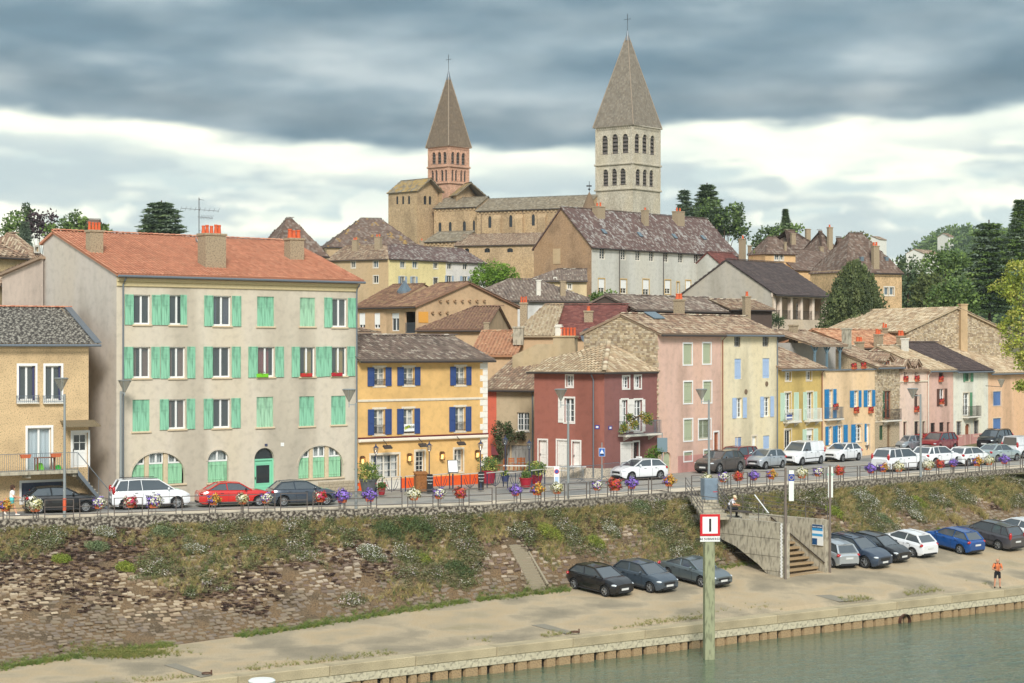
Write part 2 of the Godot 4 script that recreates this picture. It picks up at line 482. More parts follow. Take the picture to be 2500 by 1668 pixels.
func terrain():
	for q in [[0,1535,-5.2],[213,1501.6,-5.15],[392,1482,-5.1],[658,1445,-5.0],[854,1414,-4.85],[1051,1383,-4.7],[1303,1354,-4.5],[1659,1303,-4.1],[2018,1243,-3.6],[2198,1216,-3.4],[2420,1188,-3.3]]:
		var g := at_y(Vector2(q[0],q[1]),q[2])
		var c := sw(g.x,-g.z)
		footS.append([c.x,c.y,q[2]])
	for q in [[11,1195],[658,1175],[1107,1161.7],[1316,1149],[1531,1133],[1692,1122],[1896,1109.4],[2112,1094],[2350,1075.8]]:
		var g := at_y(Vector2(q[0],q[1]),0.0)
		var c := sw(g.x,-g.z)
		wallS.append([c.x,c.y,0.0])
	var nz := FastNoiseLite.new()
	nz.seed = 3;nz.frequency = 0.35;nz.fractal_octaves = 4
	# quay surface and bank
	var q := MB.new();var b := MB.new()
	var s := -30.0
	while s < 92.0:
		var s1 := s + 0.6
		var grid := []
		for ss in [s,s1]:
			var row := []
			var wf := along(footS,ss,1);var ww := along(wallS,ss,1)
			for k in 13:
				var w := 0.5 + (wf - 0.5) * k / 12.0
				var p := sw3(ss,w,bank_y(ss,w))
				if k == 0:p.y -= 0.15
				elif k < 12:p.y += nz.get_noise_2d(p.x,p.z) * 0.012
				row.append(p)
			for k in range(1,17):
				var w := wf + (ww - wf) * k / 16.0
				var p := sw3(ss,w,bank_y(ss,w))
				if k < 16:p.y += nz.get_noise_2d(p.x * 1.5,p.z * 1.5) * 0.16
				row.append(p)
			grid.append(row)
		for k in 28:
			(q if k < 12 else b).quad(grid[0][k],grid[1][k],grid[1][k + 1],grid[0][k + 1])
		s = s1
	structure("quay_ground",q,M.gravel_quay)
	var bank := structure("embankment",b,M.soil)
	bank.set_meta("label","sloping stone-pitched riverbank below the street")
	# the street: pavement along the wall, carriageway, far pavement reach well behind the houses
	var pv := MB.new();var rd := MB.new();var kb := MB.new();var pl := MB.new()
	s = -40.0
	while s < 125.0:
		var s1 := s + 1.5
		var w0 := along(wallS,s,1);var w1 := along(wallS,s1,1)
		pv.quad(sw3(s,w0 + 0.4,0),sw3(s1,w1 + 0.4,0),sw3(s1,w1 + 2.7,0),sw3(s,w0 + 2.7,0))
		kb.quad(sw3(s,w0 + 2.7,0.004),sw3(s1,w1 + 2.7,0.004),sw3(s1,w1 + 2.85,0.004),sw3(s,w0 + 2.85,0.004))
		kb.quad(sw3(s1,w1 + 2.85,-0.12),sw3(s,w0 + 2.85,-0.12),sw3(s,w0 + 2.85,0.004),sw3(s1,w1 + 2.85,0.004))
		rd.quad(sw3(s,w0 + 2.8,-0.12),sw3(s1,w1 + 2.8,-0.12),sw3(s1,w1 + 50,-0.12),sw3(s,w0 + 50,-0.12))
		s = s1
	structure("pavement",pv,M.pavement)
	part(get_node("pavement"),"kerb",kb,mat("kerb",srgb(196,188,174),0.85,"gravel",0.5))
	structure("road",rd,M.asphalt)
	# land rising behind the houses
	var ld := MB.new()
	var prof := [[118,-0.3],[150,-0.3],[175,1.0],[210,5.0],[260,8.0],[330,11.0],[420,14.0],[700,16.0],[1500,18.0]]
	for k in prof.size() - 1:
		for j in range(-6,8):
			var a0:float = j * 0.08;var a1:float = (j + 1) * 0.08
			var d0:float = prof[k][0] + 48.0 * (a0 + 0.14);var d1:float = prof[k + 1][0] + 48.0 * (a0 + 0.14)
			var e0:float = prof[k][0] + 48.0 * (a1 + 0.14);var e1:float = prof[k + 1][0] + 48.0 * (a1 + 0.14)
			ld.quad(Vector3(a0 * d0,prof[k][1],-d0),Vector3(a1 * e0,prof[k][1],-e0),Vector3(a1 * e1,prof[k + 1][1],-e1),Vector3(a0 * d1,prof[k + 1][1],-d1))
	structure("ground",ld,M.land)
	# river
	var wt := MB.new()
	wt.quad(sw3(-60,-150,-6.45),sw3(160,-150,-6.45),sw3(160,-24,-6.45),sw3(-60,-24,-6.45))
	var wz := FastNoiseLite.new()
	wz.seed = 6;wz.frequency = 1.0;wz.fractal_octaves = 3
	var wh := func(s:float,w:float) -> float:return wz.get_noise_2d(s * 0.42 + w * 0.15,w * 0.75) * 0.055 * (0.6 + 0.5 * wz.get_noise_2d(s * 0.05,w * 0.07))
	var rows := []
	for r in 161:
		var w := -24.0 + 24.3 * r / 160.0
		var row := []
		for k in 341:
			var s2 := -12.0 + k * 0.25
			var e := 0.06
			var y:float = wh.call(s2,w)
			var gs:float = (wh.call(s2 + e,w) - y) / e;var gw:float = (wh.call(s2,w + e) - y) / e
			row.append([sw3(s2,w,-6.45 + y),(Vector3.UP - Vector3(SE.x,0,-SE.y) * gs - Vector3(SN.x,0,-SN.y) * gw).normalized()])
		rows.append(row)
	for r in 160:
		for k in 340:
			var q0 = rows[r][k];var q1 = rows[r][k + 1];var q2 = rows[r + 1][k + 1];var q3 = rows[r + 1][k]
			wt.quadn(q0[0],q1[0],q2[0],q3[0],q0[1],q1[1],q2[1],q3[1])
	var wm := mat("water",srgb(92,106,84),0.06,"",0.55,{"bump":"ripple","bs":3.0,"spec":0.5})
	wm.uv1_scale = Vector3(0.10,0.10,0.2)
	structure("river",wt,wm)
	# quay edge: coping blocks, beam and sheet piles
	var qe := thing("quay_wall","long pale concrete quay wall on sheet piles at the water","wall")
	s = -16.0
	var n := 0
	while s < 78.0:
		var c := MB.new()
		var t := frame(sw3(s,0,EDGE_Y),sw3(s + 4.55,0,EDGE_Y))
		c.bbox(0.012,-0.46,-0.85,4.54,0,0,0.035)
		part(qe,"coping_block",c,M.coping,t)
		s += 4.55
	var bm := MB.new()
	var t0 := frame(sw3(-16,0,EDGE_Y),sw3(78,0,EDGE_Y))
	bm.box(0,-0.82,-0.8,94,-0.462,-0.035)
	part(qe,"concrete_beam",bm,M.beam,t0)
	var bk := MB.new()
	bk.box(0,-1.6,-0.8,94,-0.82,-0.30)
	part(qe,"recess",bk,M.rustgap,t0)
	var pmesh := []
	for w in [0.42,0.62,0.78]:
		var p := MB.new()
		p.quad(Vector3(0.05,-1.5,-0.09),Vector3(w - 0.05,-1.5,-0.09),Vector3(w - 0.05,-0.825,-0.09),Vector3(0.05,-0.825,-0.09))
		p.quad(Vector3(0,-1.5,-0.28),Vector3(0.05,-1.5,-0.09),Vector3(0.05,-0.825,-0.09),Vector3(0,-0.825,-0.28))
		p.quad(Vector3(w - 0.05,-1.5,-0.09),Vector3(w,-1.5,-0.28),Vector3(w,-0.825,-0.28),Vector3(w - 0.05,-0.825,-0.09))
		pmesh.append([p.mesh(),w])
	var u := 6.0
	while u < 74.0:
		var e = pmesh[[0,1,2,1,2,0,2][n % 7]]
		part(qe,"sheet_pile",e[0],M.pile,t0 * Transform3D(Basis(),Vector3(u,0,0)))
		u += e[1] + [0.16,0.10,0.22,0.13][n % 4]
		n += 1
	# drain pipe mouth in the wall
	var pd := at_y(Q(14,765,1062),-6.2)
	var pt := fhit(t0,Q(14,765,1062))
	var pipe := thing("drain_pipe","dark round drain mouth in the broken quay wall","pipe",t0 * Transform3D(Basis(),Vector3(pt.x,pt.y,0.05)))
	var pm := MB.new()
	pm.tube([Vector3(0,0,-0.7),Vector3(0,0,0.06)],0.42,16,-1,false)
	pm.tube([Vector3(0,0,0.06),Vector3(0,0,-0.7)],0.37,16,-1,false)
	part(pipe,"pipe",pm,mat("rust",srgb(92,62,48),0.9,"grain",1.0))
	var pk := MB.new()
	pk.lathe([[0.001,0.0],[0.37,0.0]],Vector3(0,0,-0.5),16,Basis(Vector3.RIGHT,PI / 2))
	part(pipe,"pipe_back",pk,M.rust)
	# retaining walls under the railing
	for seg in [[-19.0,0,2,"low lichen-stained stone wall beneath the left railing, left of the joint","l"],[0,2,99.0,"","r"]]:
		var w := MB.new()
		var a:float = -24.0 if seg[4] == "l" else wallS[2][0] + 0.002
		var z:float = wallS[2][0] - 0.002 if seg[4] == "l" else 92.0
		var ss := a
		while ss < z - 0.01:
			var s1 := minf(ss + 1.0,z)
			var w0 := along(wallS,ss,1);var w1 := along(wallS,s1,1)
			w.quad(sw3(ss,w0,-0.9),sw3(s1,w1,-0.9),sw3(s1,w1,0.03),sw3(ss,w0,0.03))
			w.quad(sw3(ss,w0,0.03),sw3(s1,w1,0.03),sw3(s1,w1 + 0.42,0.03),sw3(ss,w0 + 0.42,0.03))
			w.quad(sw3(s1,w1 + 0.42,-0.3),sw3(ss,w0 + 0.42,-0.3),sw3(ss,w0 + 0.42,0.03),sw3(s1,w1 + 0.42,0.03))
			ss = s1
		for e in [a,z]:
			var we := along(wallS,e,1)
			w.quad(sw3(e,we,-0.9),sw3(e,we,0.03),sw3(e,we + 0.42,0.03),sw3(e,we + 0.42,-0.9))
		var o := part(self,"retaining_wall",w,M.wallstone)
		tag(o,"lichen-blackened low stone wall under the railing below the green-shuttered house and cafe" if seg[4] == "l" else "lichen-grey low stone wall under the railing running past the quay steps","wall")

func pitching():  # stones, moss and weeds of the bank
	var bank := get_node("embankment")
	var nz := FastNoiseLite.new()
	nz.seed = 8;nz.frequency = 0.16;nz.fractal_octaves = 4
	var nf := FastNoiseLite.new()
	nf.seed = 18;nf.frequency = 0.9;nf.fractal_octaves = 2
	var stone_meshes := []
	for k in 4:
		var m := MB.new()
		var p := []
		for e in [Vector2(-1,-1),Vector2(1,-1),Vector2(1,1),Vector2(-1,1)]:
			p.append(Vector3(e.x * 0.5 * rng.randf_range(0.8,1.0),0,e.y * 0.5 * rng.randf_range(0.8,1.0)))
		var up := []
		for e in p:up.append(Vector3(e.x * 0.86,0.5 + rng.randf_range(-0.1,0.1),e.z * 0.82))
		m.quad(up[3],up[2],up[1],up[0])
		for j in 4:
			m.quad(up[j],up[(j + 1) % 4],p[(j + 1) % 4] + Vector3.DOWN * 0.6,p[j] + Vector3.DOWN * 0.6)
		stone_meshes.append(m.mesh())
	var xf := [[],[],[],[]];var co := [[],[],[],[]]
	var mossx := [];var mossc := []
	var pal_low := [lin(130,114,96),lin(122,108,94),lin(136,120,101),lin(131,116,95)]
	var pal_pale := [lin(170,150,123),lin(156,136,110),lin(182,164,138),lin(146,125,102),lin(136,117,96)]
	var pal_up := [lin(140,122,104),lin(158,140,118),lin(122,102,88),lin(172,156,136),lin(112,94,80)]
	var s := -22.0
	var placed := 0
	var singles := []
	while s < 82.0:
		var wf := along(footS,s,1);var ww := along(wallS,s,1)
		var yf := along(footS,s,2)
		var run := ww - wf
		var sl := (WALL_B - yf) / run
		var rows := int(run * sqrt(1 + sl * sl) / 0.30)
		var g := sw3(s,wf,0)
		for r in rows:
			var f := (r + 0.5 + rng.randf_range(-0.3,0.3)) / rows
			var ss := s + rng.randf_range(-0.14,0.14) + (0.22 if r % 2 else 0.0)
			var w := wf + run * f
			var p := sw3(ss,w,bank_y(ss,w))
			var band := f + nz.get_noise_2d(p.x * 0.5,p.z * 0.5) * 0.30
			var left := clampf((p.x + 6.0) / -12.0,0,1)
			var keep := 1.0 if band < 0.36 else 0.95 if band < 0.62 else 0.45
			if nz.get_noise_2d(p.x * 1.6 + 50,p.z * 1.6) > 0.30:keep *= 0.25
			if rng.randf() > keep:continue
			var pal:Array = pal_low if band < 0.32 - 0.05 * left else (pal_pale if band < 0.60 and left > 0.35 + rng.randf() * 0.4 else pal_up)
			var c:Color = pal[rng.randi() % pal.size()] * rng.randf_range(0.85,1.1)
			var dn := (sw3(ss,w - 0.1,bank_y(ss,w - 0.1)) - p).normalized()
			var x := Vector3(SE.x,0,-SE.y)
			var nn := dn.cross(x).normalized()
			if nn.y < 0:nn = -nn
			var zz := x.cross(nn)
			var b := Basis(x,nn,zz).rotated(nn,rng.randf_range(-0.16,0.16))
			b = b.scaled_local(Vector3(rng.randf_range(0.26,0.52),rng.randf_range(0.02,0.05) if band < 0.36 else rng.randf_range(0.05,0.12),rng.randf_range(0.16,0.30)))
			var k := rng.randi() % 4
			var t := Transform3D(b,p + nn * 0.02)
			if p.x < -9.0 and band > 0.34 and band < 0.62 and singles.size() < 300 and rng.randf() < 0.75:
				singles.append([t,k,rng.randi() % 5])
			else:
				xf[k].append(t);co[k].append(c)
		s += 0.46
	for k in 4:
		many(bank,"pitching_stones",stone_meshes[k],M.copies,xf[k],co[k])
	var sm := []
	for k in 5:
		sm.append(mat("pitch%d" % k,[srgb(180,160,132),srgb(166,144,117),srgb(188,170,144),srgb(154,132,106),srgb(174,153,126)][k],0.95,"soil",0.9))
	for e in singles:
		part(bank,"pitching_stone",stone_meshes[e[1]],sm[e[2]],e[0])
	# dead moss cushions
	var mo := MB.new()
	for k in 16:
		var a := TAU * k / 16.0 + rng.randf() * 0.3
		var r := rng.randf_range(0.12,0.5)
		var o := Vector3(cos(a) * r,0,sin(a) * r)
		for j in 3:
			var d := Vector3(rng.randf_range(-1,1),rng.randf_range(0.3,0.9),rng.randf_range(-1,1)).normalized() * rng.randf_range(0.2,0.34)
			var side := d.cross(Vector3(rng.randf_range(-1,1),0.2,rng.randf_range(-1,1))).normalized() * 0.15
			mo.tri(o - side,o + side,o + d)
	var mom := mo.mesh()
	for k in 26000:
		var ss := rng.randf_range(-22,80)
		var wf := along(footS,ss,1);var ww := along(wallS,ss,1)
		var f := rng.randf_range(0.02,1.0)
		var w := wf + (ww - wf) * f
		var p := sw3(ss,w,bank_y(ss,w))
		var left := clampf((p.x + 4.0) / -10.0,0,1)
		var v := nz.get_noise_2d(p.x * 0.9,p.z * 0.9) + nf.get_noise_2d(p.x,p.z) * 0.5
		var th := lerpf(0.5,-0.42,smoothstep(0.2,0.8,f)) + 0.34 * (1.0 - left)
		th -= 0.42 * exp(-pow((f - 0.36) / 0.07,2.0))
		if v < th:continue
		var sc := rng.randf_range(0.16,0.34)
		mossx.append(Transform3D(Basis(Vector3.UP,rng.randf() * TAU).scaled(Vector3(sc,sc * rng.randf_range(0.5,0.9),sc)),p + Vector3.UP * 0.05))
		mossc.append([lin(84,64,54),lin(70,52,46),lin(100,78,64),lin(122,98,78)][rng.randi() % 4])
	many(bank,"dry_moss",mom,M.copies,mossx,mossc)

# ---------- roofs ----------
var tile_mesh := {}
var PAL := {}
func palettes():
	PAL.old = [lin(156,132,110),lin(176,154,128),lin(124,98,82),lin(202,188,162),lin(96,78,68),lin(148,116,94),lin(186,168,142)]
	PAL.oldgrey = [lin(134,118,106),lin(160,146,130),lin(108,92,84),lin(190,180,164),lin(88,76,70),lin(128,108,96)]
	PAL.pale = [lin(186,166,136),lin(204,186,156),lin(168,144,116),lin(214,200,172),lin(150,120,96),lin(178,150,118)]
	PAL.red = [lin(194,132,102),lin(202,142,112),lin(186,122,94),lin(208,152,122),lin(178,114,88)]
	PAL.brown = [lin(142,108,86),lin(128,98,80),lin(158,124,96),lin(116,90,74),lin(168,140,104)]
	PAL.darkred = [lin(116,66,58),lin(128,74,64),lin(104,58,52),lin(140,88,76)]
	PAL.flat = [lin(106,86,74),lin(120,98,86),lin(96,78,68),lin(130,110,96),lin(148,136,124)]
	PAL.spireb = [lin(118,102,84),lin(106,90,74),lin(130,114,94),lin(112,98,84)]
	PAL.flatlichen = [lin(104,82,76),lin(116,92,86),lin(92,74,70),lin(150,140,130),lin(186,182,172),lin(110,86,80)]
	PAL.dark = [lin(78,66,64),lin(88,74,70),lin(70,60,58),lin(98,84,78)]
	PAL.spire = [lin(128,118,104),lin(140,130,116),lin(114,104,92),lin(152,144,130),lin(122,108,90)]
	PAL.lauze = [lin(132,120,100),lin(150,138,116),lin(116,104,88),lin(162,152,132),lin(124,108,84)]
	PAL.orangetile = [lin(190,138,104),lin(176,124,94),lin(204,156,120),lin(160,116,92),lin(210,176,140)]
	for kind in ["canal","flat"]:
		var m := MB.new()
		if kind == "canal":
			var seg := 4
			for k in seg:
				var a := PI * k / seg;var b := PI * (k + 1) / seg
				var pa := Vector3(-cos(a),sin(a) * 0.8,0);var pb := Vector3(-cos(b),sin(b) * 0.8,0)
				var f := Vector3(0,0,0.5);var g := Vector3(0,0.0,-0.5)
				var ua := Vector3(pa.x * 0.5,pa.y * 0.42 + 0.16,0);var ub := Vector3(pb.x * 0.5,pb.y * 0.42 + 0.16,0)
				var va := Vector3(pa.x * 0.42,pa.y * 0.42,0);var vb := Vector3(pb.x * 0.42,pb.y * 0.42,0)
				m.quadn(ua + f,ub + f,vb + g,va + g,pa.normalized(),pb.normalized(),pb.normalized(),pa.normalized())
		else:
			var e := 0.5
			m.quad(Vector3(-e,0.5,e),Vector3(e,0.5,e),Vector3(e,0.1,-e),Vector3(-e,0.1,-e))
			m.quad(Vector3(-e,0.0,e),Vector3(e,0.0,e),Vector3(e,0.5,e),Vector3(-e,0.5,e))
		tile_mesh[kind] = m.mesh()
# e0, e1: eave left and right; r1, r0: ridge right and left, all in the root's axes
func roof(root:Node3D,e0:Vector3,e1:Vector3,r1:Vector3,r0:Vector3,pal:String,o := {}) -> MeshInstance3D:
	var kind:String = o.get("kind","canal")
	var w:float = o.get("w",0.22) * (1.1 if kind == "canal" else 1.0);var l:float = o.get("l",0.33)
	var th:float = o.get("th",0.14)
	var x := (e1 - e0).normalized()
	var up := ((r0 + r1) * 0.5 - (e0 + e1) * 0.5)
	up -= x * up.dot(x)
	var nn := x.cross(up).normalized()
	var z := x.cross(nn)
	var sl := up.length()
	var b := MB.new()
	var off := -nn * th
	if (r1 - r0).length() < 0.05:
		b.prism([e0,e1,r1],off)
	else:
		b.prism([e0,e1,r1,r0],off)
	var c0:Color = PAL[pal][0]
	var base := part(root,o.get("name","roof"),b,mat("under_" + pal,c0.linear_to_srgb(),0.95))
	var n := int(sl / l)
	var xs := [];var cs := []
	var p:Array = PAL[pal]
	var nz := FastNoiseLite.new()
	nz.seed = int(absf(e0.x * 31 + e1.y * 17));nz.frequency = 0.35
	var hgt:float = (w * 0.62) if kind == "canal" else 0.05
	for j in n:
		var t := (j + 0.5) / n
		var L := e0.lerp(r0,t);var R := e1.lerp(r1,t)
		var s0 := (L - e0).dot(x);var s1 := (R - e0).dot(x)
		var s := ceilf(s0 / w) * w + (w * 0.5 if kind == "flat" and j % 2 else 0.0)
		while s <= s1 + 0.01:
			var q := L + (R - L) * ((s - s0) / maxf(s1 - s0,0.001))
			var jit := rng.randf_range(-0.03,0.03)
			var bs := Basis(x,nn,z).rotated(nn,jit)
			xs.append(Transform3D(bs.scaled_local(Vector3(w * (0.70 if kind == "canal" else 0.98),hgt * rng.randf_range(0.85,1.15),l * 1.16)),q + nn * rng.randf_range(0.0,0.014)))
			var c:Color = p[rng.randi() % p.size()]
			c = c.lerp(p[0],o.get("mix",0.42)) * (1.0 + nz.get_noise_2d(s,t * sl) * o.get("var",0.22)) * rng.randf_range(0.9,1.1)
			if o.has("spots") and nz.get_noise_2d(s * 1.7 + 40,t * sl * 0.7) > o.spots:c = c.lerp(o.spotc,rng.randf_range(0.2,0.7))
			cs.append(c)
			s += w
	if xs.size():many(base,"roof_tiles",tile_mesh[kind],M.copies,xs,cs)
	if o.get("ridge",false):
		var rx := [];var rc := []
		var rl := r0.distance_to(r1)
		var k := 0.0
		var xr := (r1 - r0).normalized()
		var yr := Vector3.UP
		var zr := xr.cross(yr).normalized()
		while k < rl:
			rx.append(Transform3D(Basis(zr,xr.cross(zr) * -1.0,xr).scaled_local(Vector3(0.34,0.22,0.46)),r0 + xr * (k + 0.2) + Vector3.UP * 0.05))
			rc.append(p[rng.randi() % p.size()])
			k += 0.4
		many(base,"ridge_tiles",tile_mesh["canal"],M.copies,rx,rc)
	return base
# roof over a box whose front eave runs along x from 0 to L; ridge at z = -rz; returns the front plane in the root's axes
func roof_g(h:Dictionary,L:float,ey:float,ry:float,rz:float,D:float,by:float,hl:float,hr:float,pal:String,o := {}):
	var m := (ry - ey) / rz
	var ov:float = o.get("over",0.4);var vl:float = o.get("vl",0.12);var vr:float = o.get("vr",0.12)
	var mb := (ry - by) / maxf(D - rz,0.1)
	var e0 := Vector3(-vl,ey - m * ov + 0.14,ov);var e1 := Vector3(L + vr,ey - m * ov + 0.14,ov)
	var r0 := Vector3(-vl + hl,ry + 0.14,-rz);var r1 := Vector3(L + vr - hr,ry + 0.14,-rz)
	var b0 := Vector3(-vl,by - mb * 0.3 + 0.14,-D - 0.3);var b1 := Vector3(L + vr,by - mb * 0.3 + 0.14,-D - 0.3)
	var oo := o.duplicate()
	oo.ridge = o.get("ridge",true)
	h.plane = Plane(e0,e1,r0)
	roof(h.root,e0,e1,r1,r0,pal,oo)
	oo.ridge = false
	if D - rz > 0.3:roof(h.root,b1,b0,r0,r1,pal,oo)
	if hl > 0.1:roof(h.root,b0,e0,r0,r0,pal,oo)
	if hr > 0.1:roof(h.root,e1,b1,r1,r1,pal,oo)
	if o.get("gutter",true):
		var g := MB.new()
		g.tube([e0 + Vector3(0,-0.13,0.06),e1 + Vector3(0,-0.13,0.06)],0.075,7)
		part(h.root,"gutter",g,M[o.get("gm","zinc")])

# ---------- walls ----------
func house(called:String,label:String,p0:Vector3,p1:Vector3,category := "house") -> Dictionary:
	var t := frame(p0,p1)
	return {"root":thing(called,label,category,t),"t":t,"L":Vector2(p1.x - p0.x,p1.z - p0.z).length(),"inv":t.affine_inverse()}
func rel(h:Dictionary,t:Transform3D) -> Transform3D:
	return h.inv * t
func wall(h:Dictionary,t:Transform3D,L:float,y0:float,y1:float,holes:Array,m:Material,called := "facade",rv := 0.2) -> MeshInstance3D:
	var us := [0.0,L];var ys := [y0,y1]
	for q in holes:
		for k in [0,2]:
			if q[k] > 0.0 and q[k] < L:us.append(q[k])
		for k in [1,3]:
			if q[k] > y0 and q[k] < y1:ys.append(q[k])
	us.sort();ys.sort()
	var b := MB.new()
	for i in us.size() - 1:
		if us[i + 1] - us[i] < 1e-4:continue
		for j in ys.size() - 1:
			if ys[j + 1] - ys[j] < 1e-4:continue
			var cx:float = (us[i] + us[i + 1]) / 2;var cy:float = (ys[j] + ys[j + 1]) / 2
			var open := false
			for q in holes:
				if cx > q[0] and cx < q[2] and cy > q[1] and cy < q[3]:
					open = true
					break
			if not open:b.quad(Vector3(us[i],ys[j],0),Vector3(us[i + 1],ys[j],0),Vector3(us[i + 1],ys[j + 1],0),Vector3(us[i],ys[j + 1],0))
	for q in holes:
		var x0:float = q[0];var x1:float = q[2];var a0:float = q[1];var a1:float = q[3]
		var top := a1
		if q.size() > 4 and q[4] > 0.0:  # arched head, rise q[4]
			top = a1 - q[4]
			var seg := 14
			for k in seg:
				var f := PI * k / seg;var g := PI * (k + 1) / seg
				var pa := Vector3((x0 + x1) / 2 - cos(f) * (x1 - x0) / 2,top + sin(f) * q[4],0)
				var pb := Vector3((x0 + x1) / 2 - cos(g) * (x1 - x0) / 2,top + sin(g) * q[4],0)
				b.quad(pa,pb,Vector3(pb.x,a1,0),Vector3(pa.x,a1,0))
				b.quad(pb,pa,pa + Vector3(0,0,-rv),pb + Vector3(0,0,-rv))
		else:
			b.quad(Vector3(x0,a1,-rv),Vector3(x1,a1,-rv),Vector3(x1,a1,0),Vector3(x0,a1,0))
		b.quad(Vector3(x0,a0,-rv),Vector3(x0,a0,0),Vector3(x0,top,0),Vector3(x0,top,-rv))
		b.quad(Vector3(x1,a0,0),Vector3(x1,a0,-rv),Vector3(x1,top,-rv),Vector3(x1,top,0))
		b.quad(Vector3(x0,a0,0),Vector3(x1,a0,0),Vector3(x1,a0,-rv),Vector3(x0,a0,-rv))
	return part(h.root,called,b,m,rel(h,t))
func side(h:Dictionary,pts:Array,m:Material,called := "side_wall"):
	var b := MB.new()
	b.fan(pts)
	part(h.root,called,b,m)
func shell(h:Dictionary,L:float,D:float,ey:float,ry:float,rz:float,by:float,m:Material,y0 := -0.6,left:Material = null,gl := true,gr := true):  # side and back walls of a box with a roof along x
	var lp := [Vector3(0,y0,-D),Vector3(0,y0,0),Vector3(0,ey,0),Vector3(0,ry,-rz),Vector3(0,by,-D)]
	if not gl:lp = [Vector3(0,y0,-D),Vector3(0,y0,0),Vector3(0,ey,0),Vector3(0,by,-D)]
	side(h,lp,left if left else m)
	var rp := [Vector3(L,y0,0),Vector3(L,y0,-D),Vector3(L,by,-D),Vector3(L,ry,-rz),Vector3(L,ey,0)]
	if not gr:rp = [Vector3(L,y0,0),Vector3(L,y0,-D),Vector3(L,by,-D),Vector3(L,ey,0)]
	side(h,rp,m)
	side(h,[Vector3(L,y0,-D),Vector3(0,y0,-D),Vector3(0,by,-D),Vector3(L,by,-D)],M.room,"back_wall")

var leafcache := {}
func leaf(w:float,hh:float,style:String) -> Mesh:  # a shutter leaf, lower left corner at the origin, facing +z
	var key := "%s%.2f_%.2f" % [style,w,hh]
	if leafcache.has(key):return leafcache[key]
	var b := MB.new()
	var f := 0.06
	if style == "plank":
		var n := maxi(2,int(round(w / 0.13)))
		for k in n:
			b.box(w * k / n + 0.005,0,0,w * (k + 1) / n - 0.005,hh,0.03)
		for y in [0.16,0.84]:
			b.box(0.02,hh * y - 0.05,0.03,w - 0.02,hh * y + 0.05,0.05)
	elif style == "panel":
		b.box(0,0,0,w,hh,0.02)
		for r in [[0.0,0.06],[0.46,0.54],[0.94,1.0]]:
			b.box(0,hh * r[0],0.02,w,hh * r[1],0.045)
		b.box(0,0,0.02,f,hh,0.046);b.box(w - f,0,0.02,w,hh,0.046)
	else:
		var lo:float = 0.62 if style == "louvre" else 0.03
		b.box(0,0,0,f,hh,0.04);b.box(w - f,0,0,w,hh,0.04)
		b.box(f,0,0,w - f,0.06,0.038);b.box(f,hh - 0.06,0,w - f,hh,0.038);b.box(f,hh * lo - 0.03,0,w - f,hh * lo + 0.03,0.038)
		if style == "louvre":
			var n := maxi(2,int(round((w - 2 * f) / 0.14)))
			for k in n:
				var a := f + (w - 2 * f) * k / n
				b.box(a + 0.006,0.06,0.004,f + (w - 2 * f) * (k + 1) / n - 0.006,hh * lo - 0.03,0.026)
		var y := hh * lo + 0.05
		while y < hh - 0.08:
			b.quad(Vector3(f,y,0.036),Vector3(w - f,y,0.036),Vector3(w - f,y + 0.06,0.004),Vector3(f,y + 0.06,0.004))
			y += 0.075
		b.box(f,hh * lo,-0.004,w - f,hh - 0.06,0.0)
	leafcache[key] = b.mesh()
	return leafcache[key]
func shutter(h:Dictionary,t:Transform3D,r:Array,m:Material,style:String,z := 0.03,ajar := 0.0,called := "shutter"):
	var w:float = r[2] - r[0]
	var xf := Transform3D(Basis(Vector3.UP,ajar),Vector3(r[0],r[1],z))
	part(h.root,called,leaf(snappedf(w,0.02),snappedf(r[3] - r[1],0.04),style),m,rel(h,t) * xf)
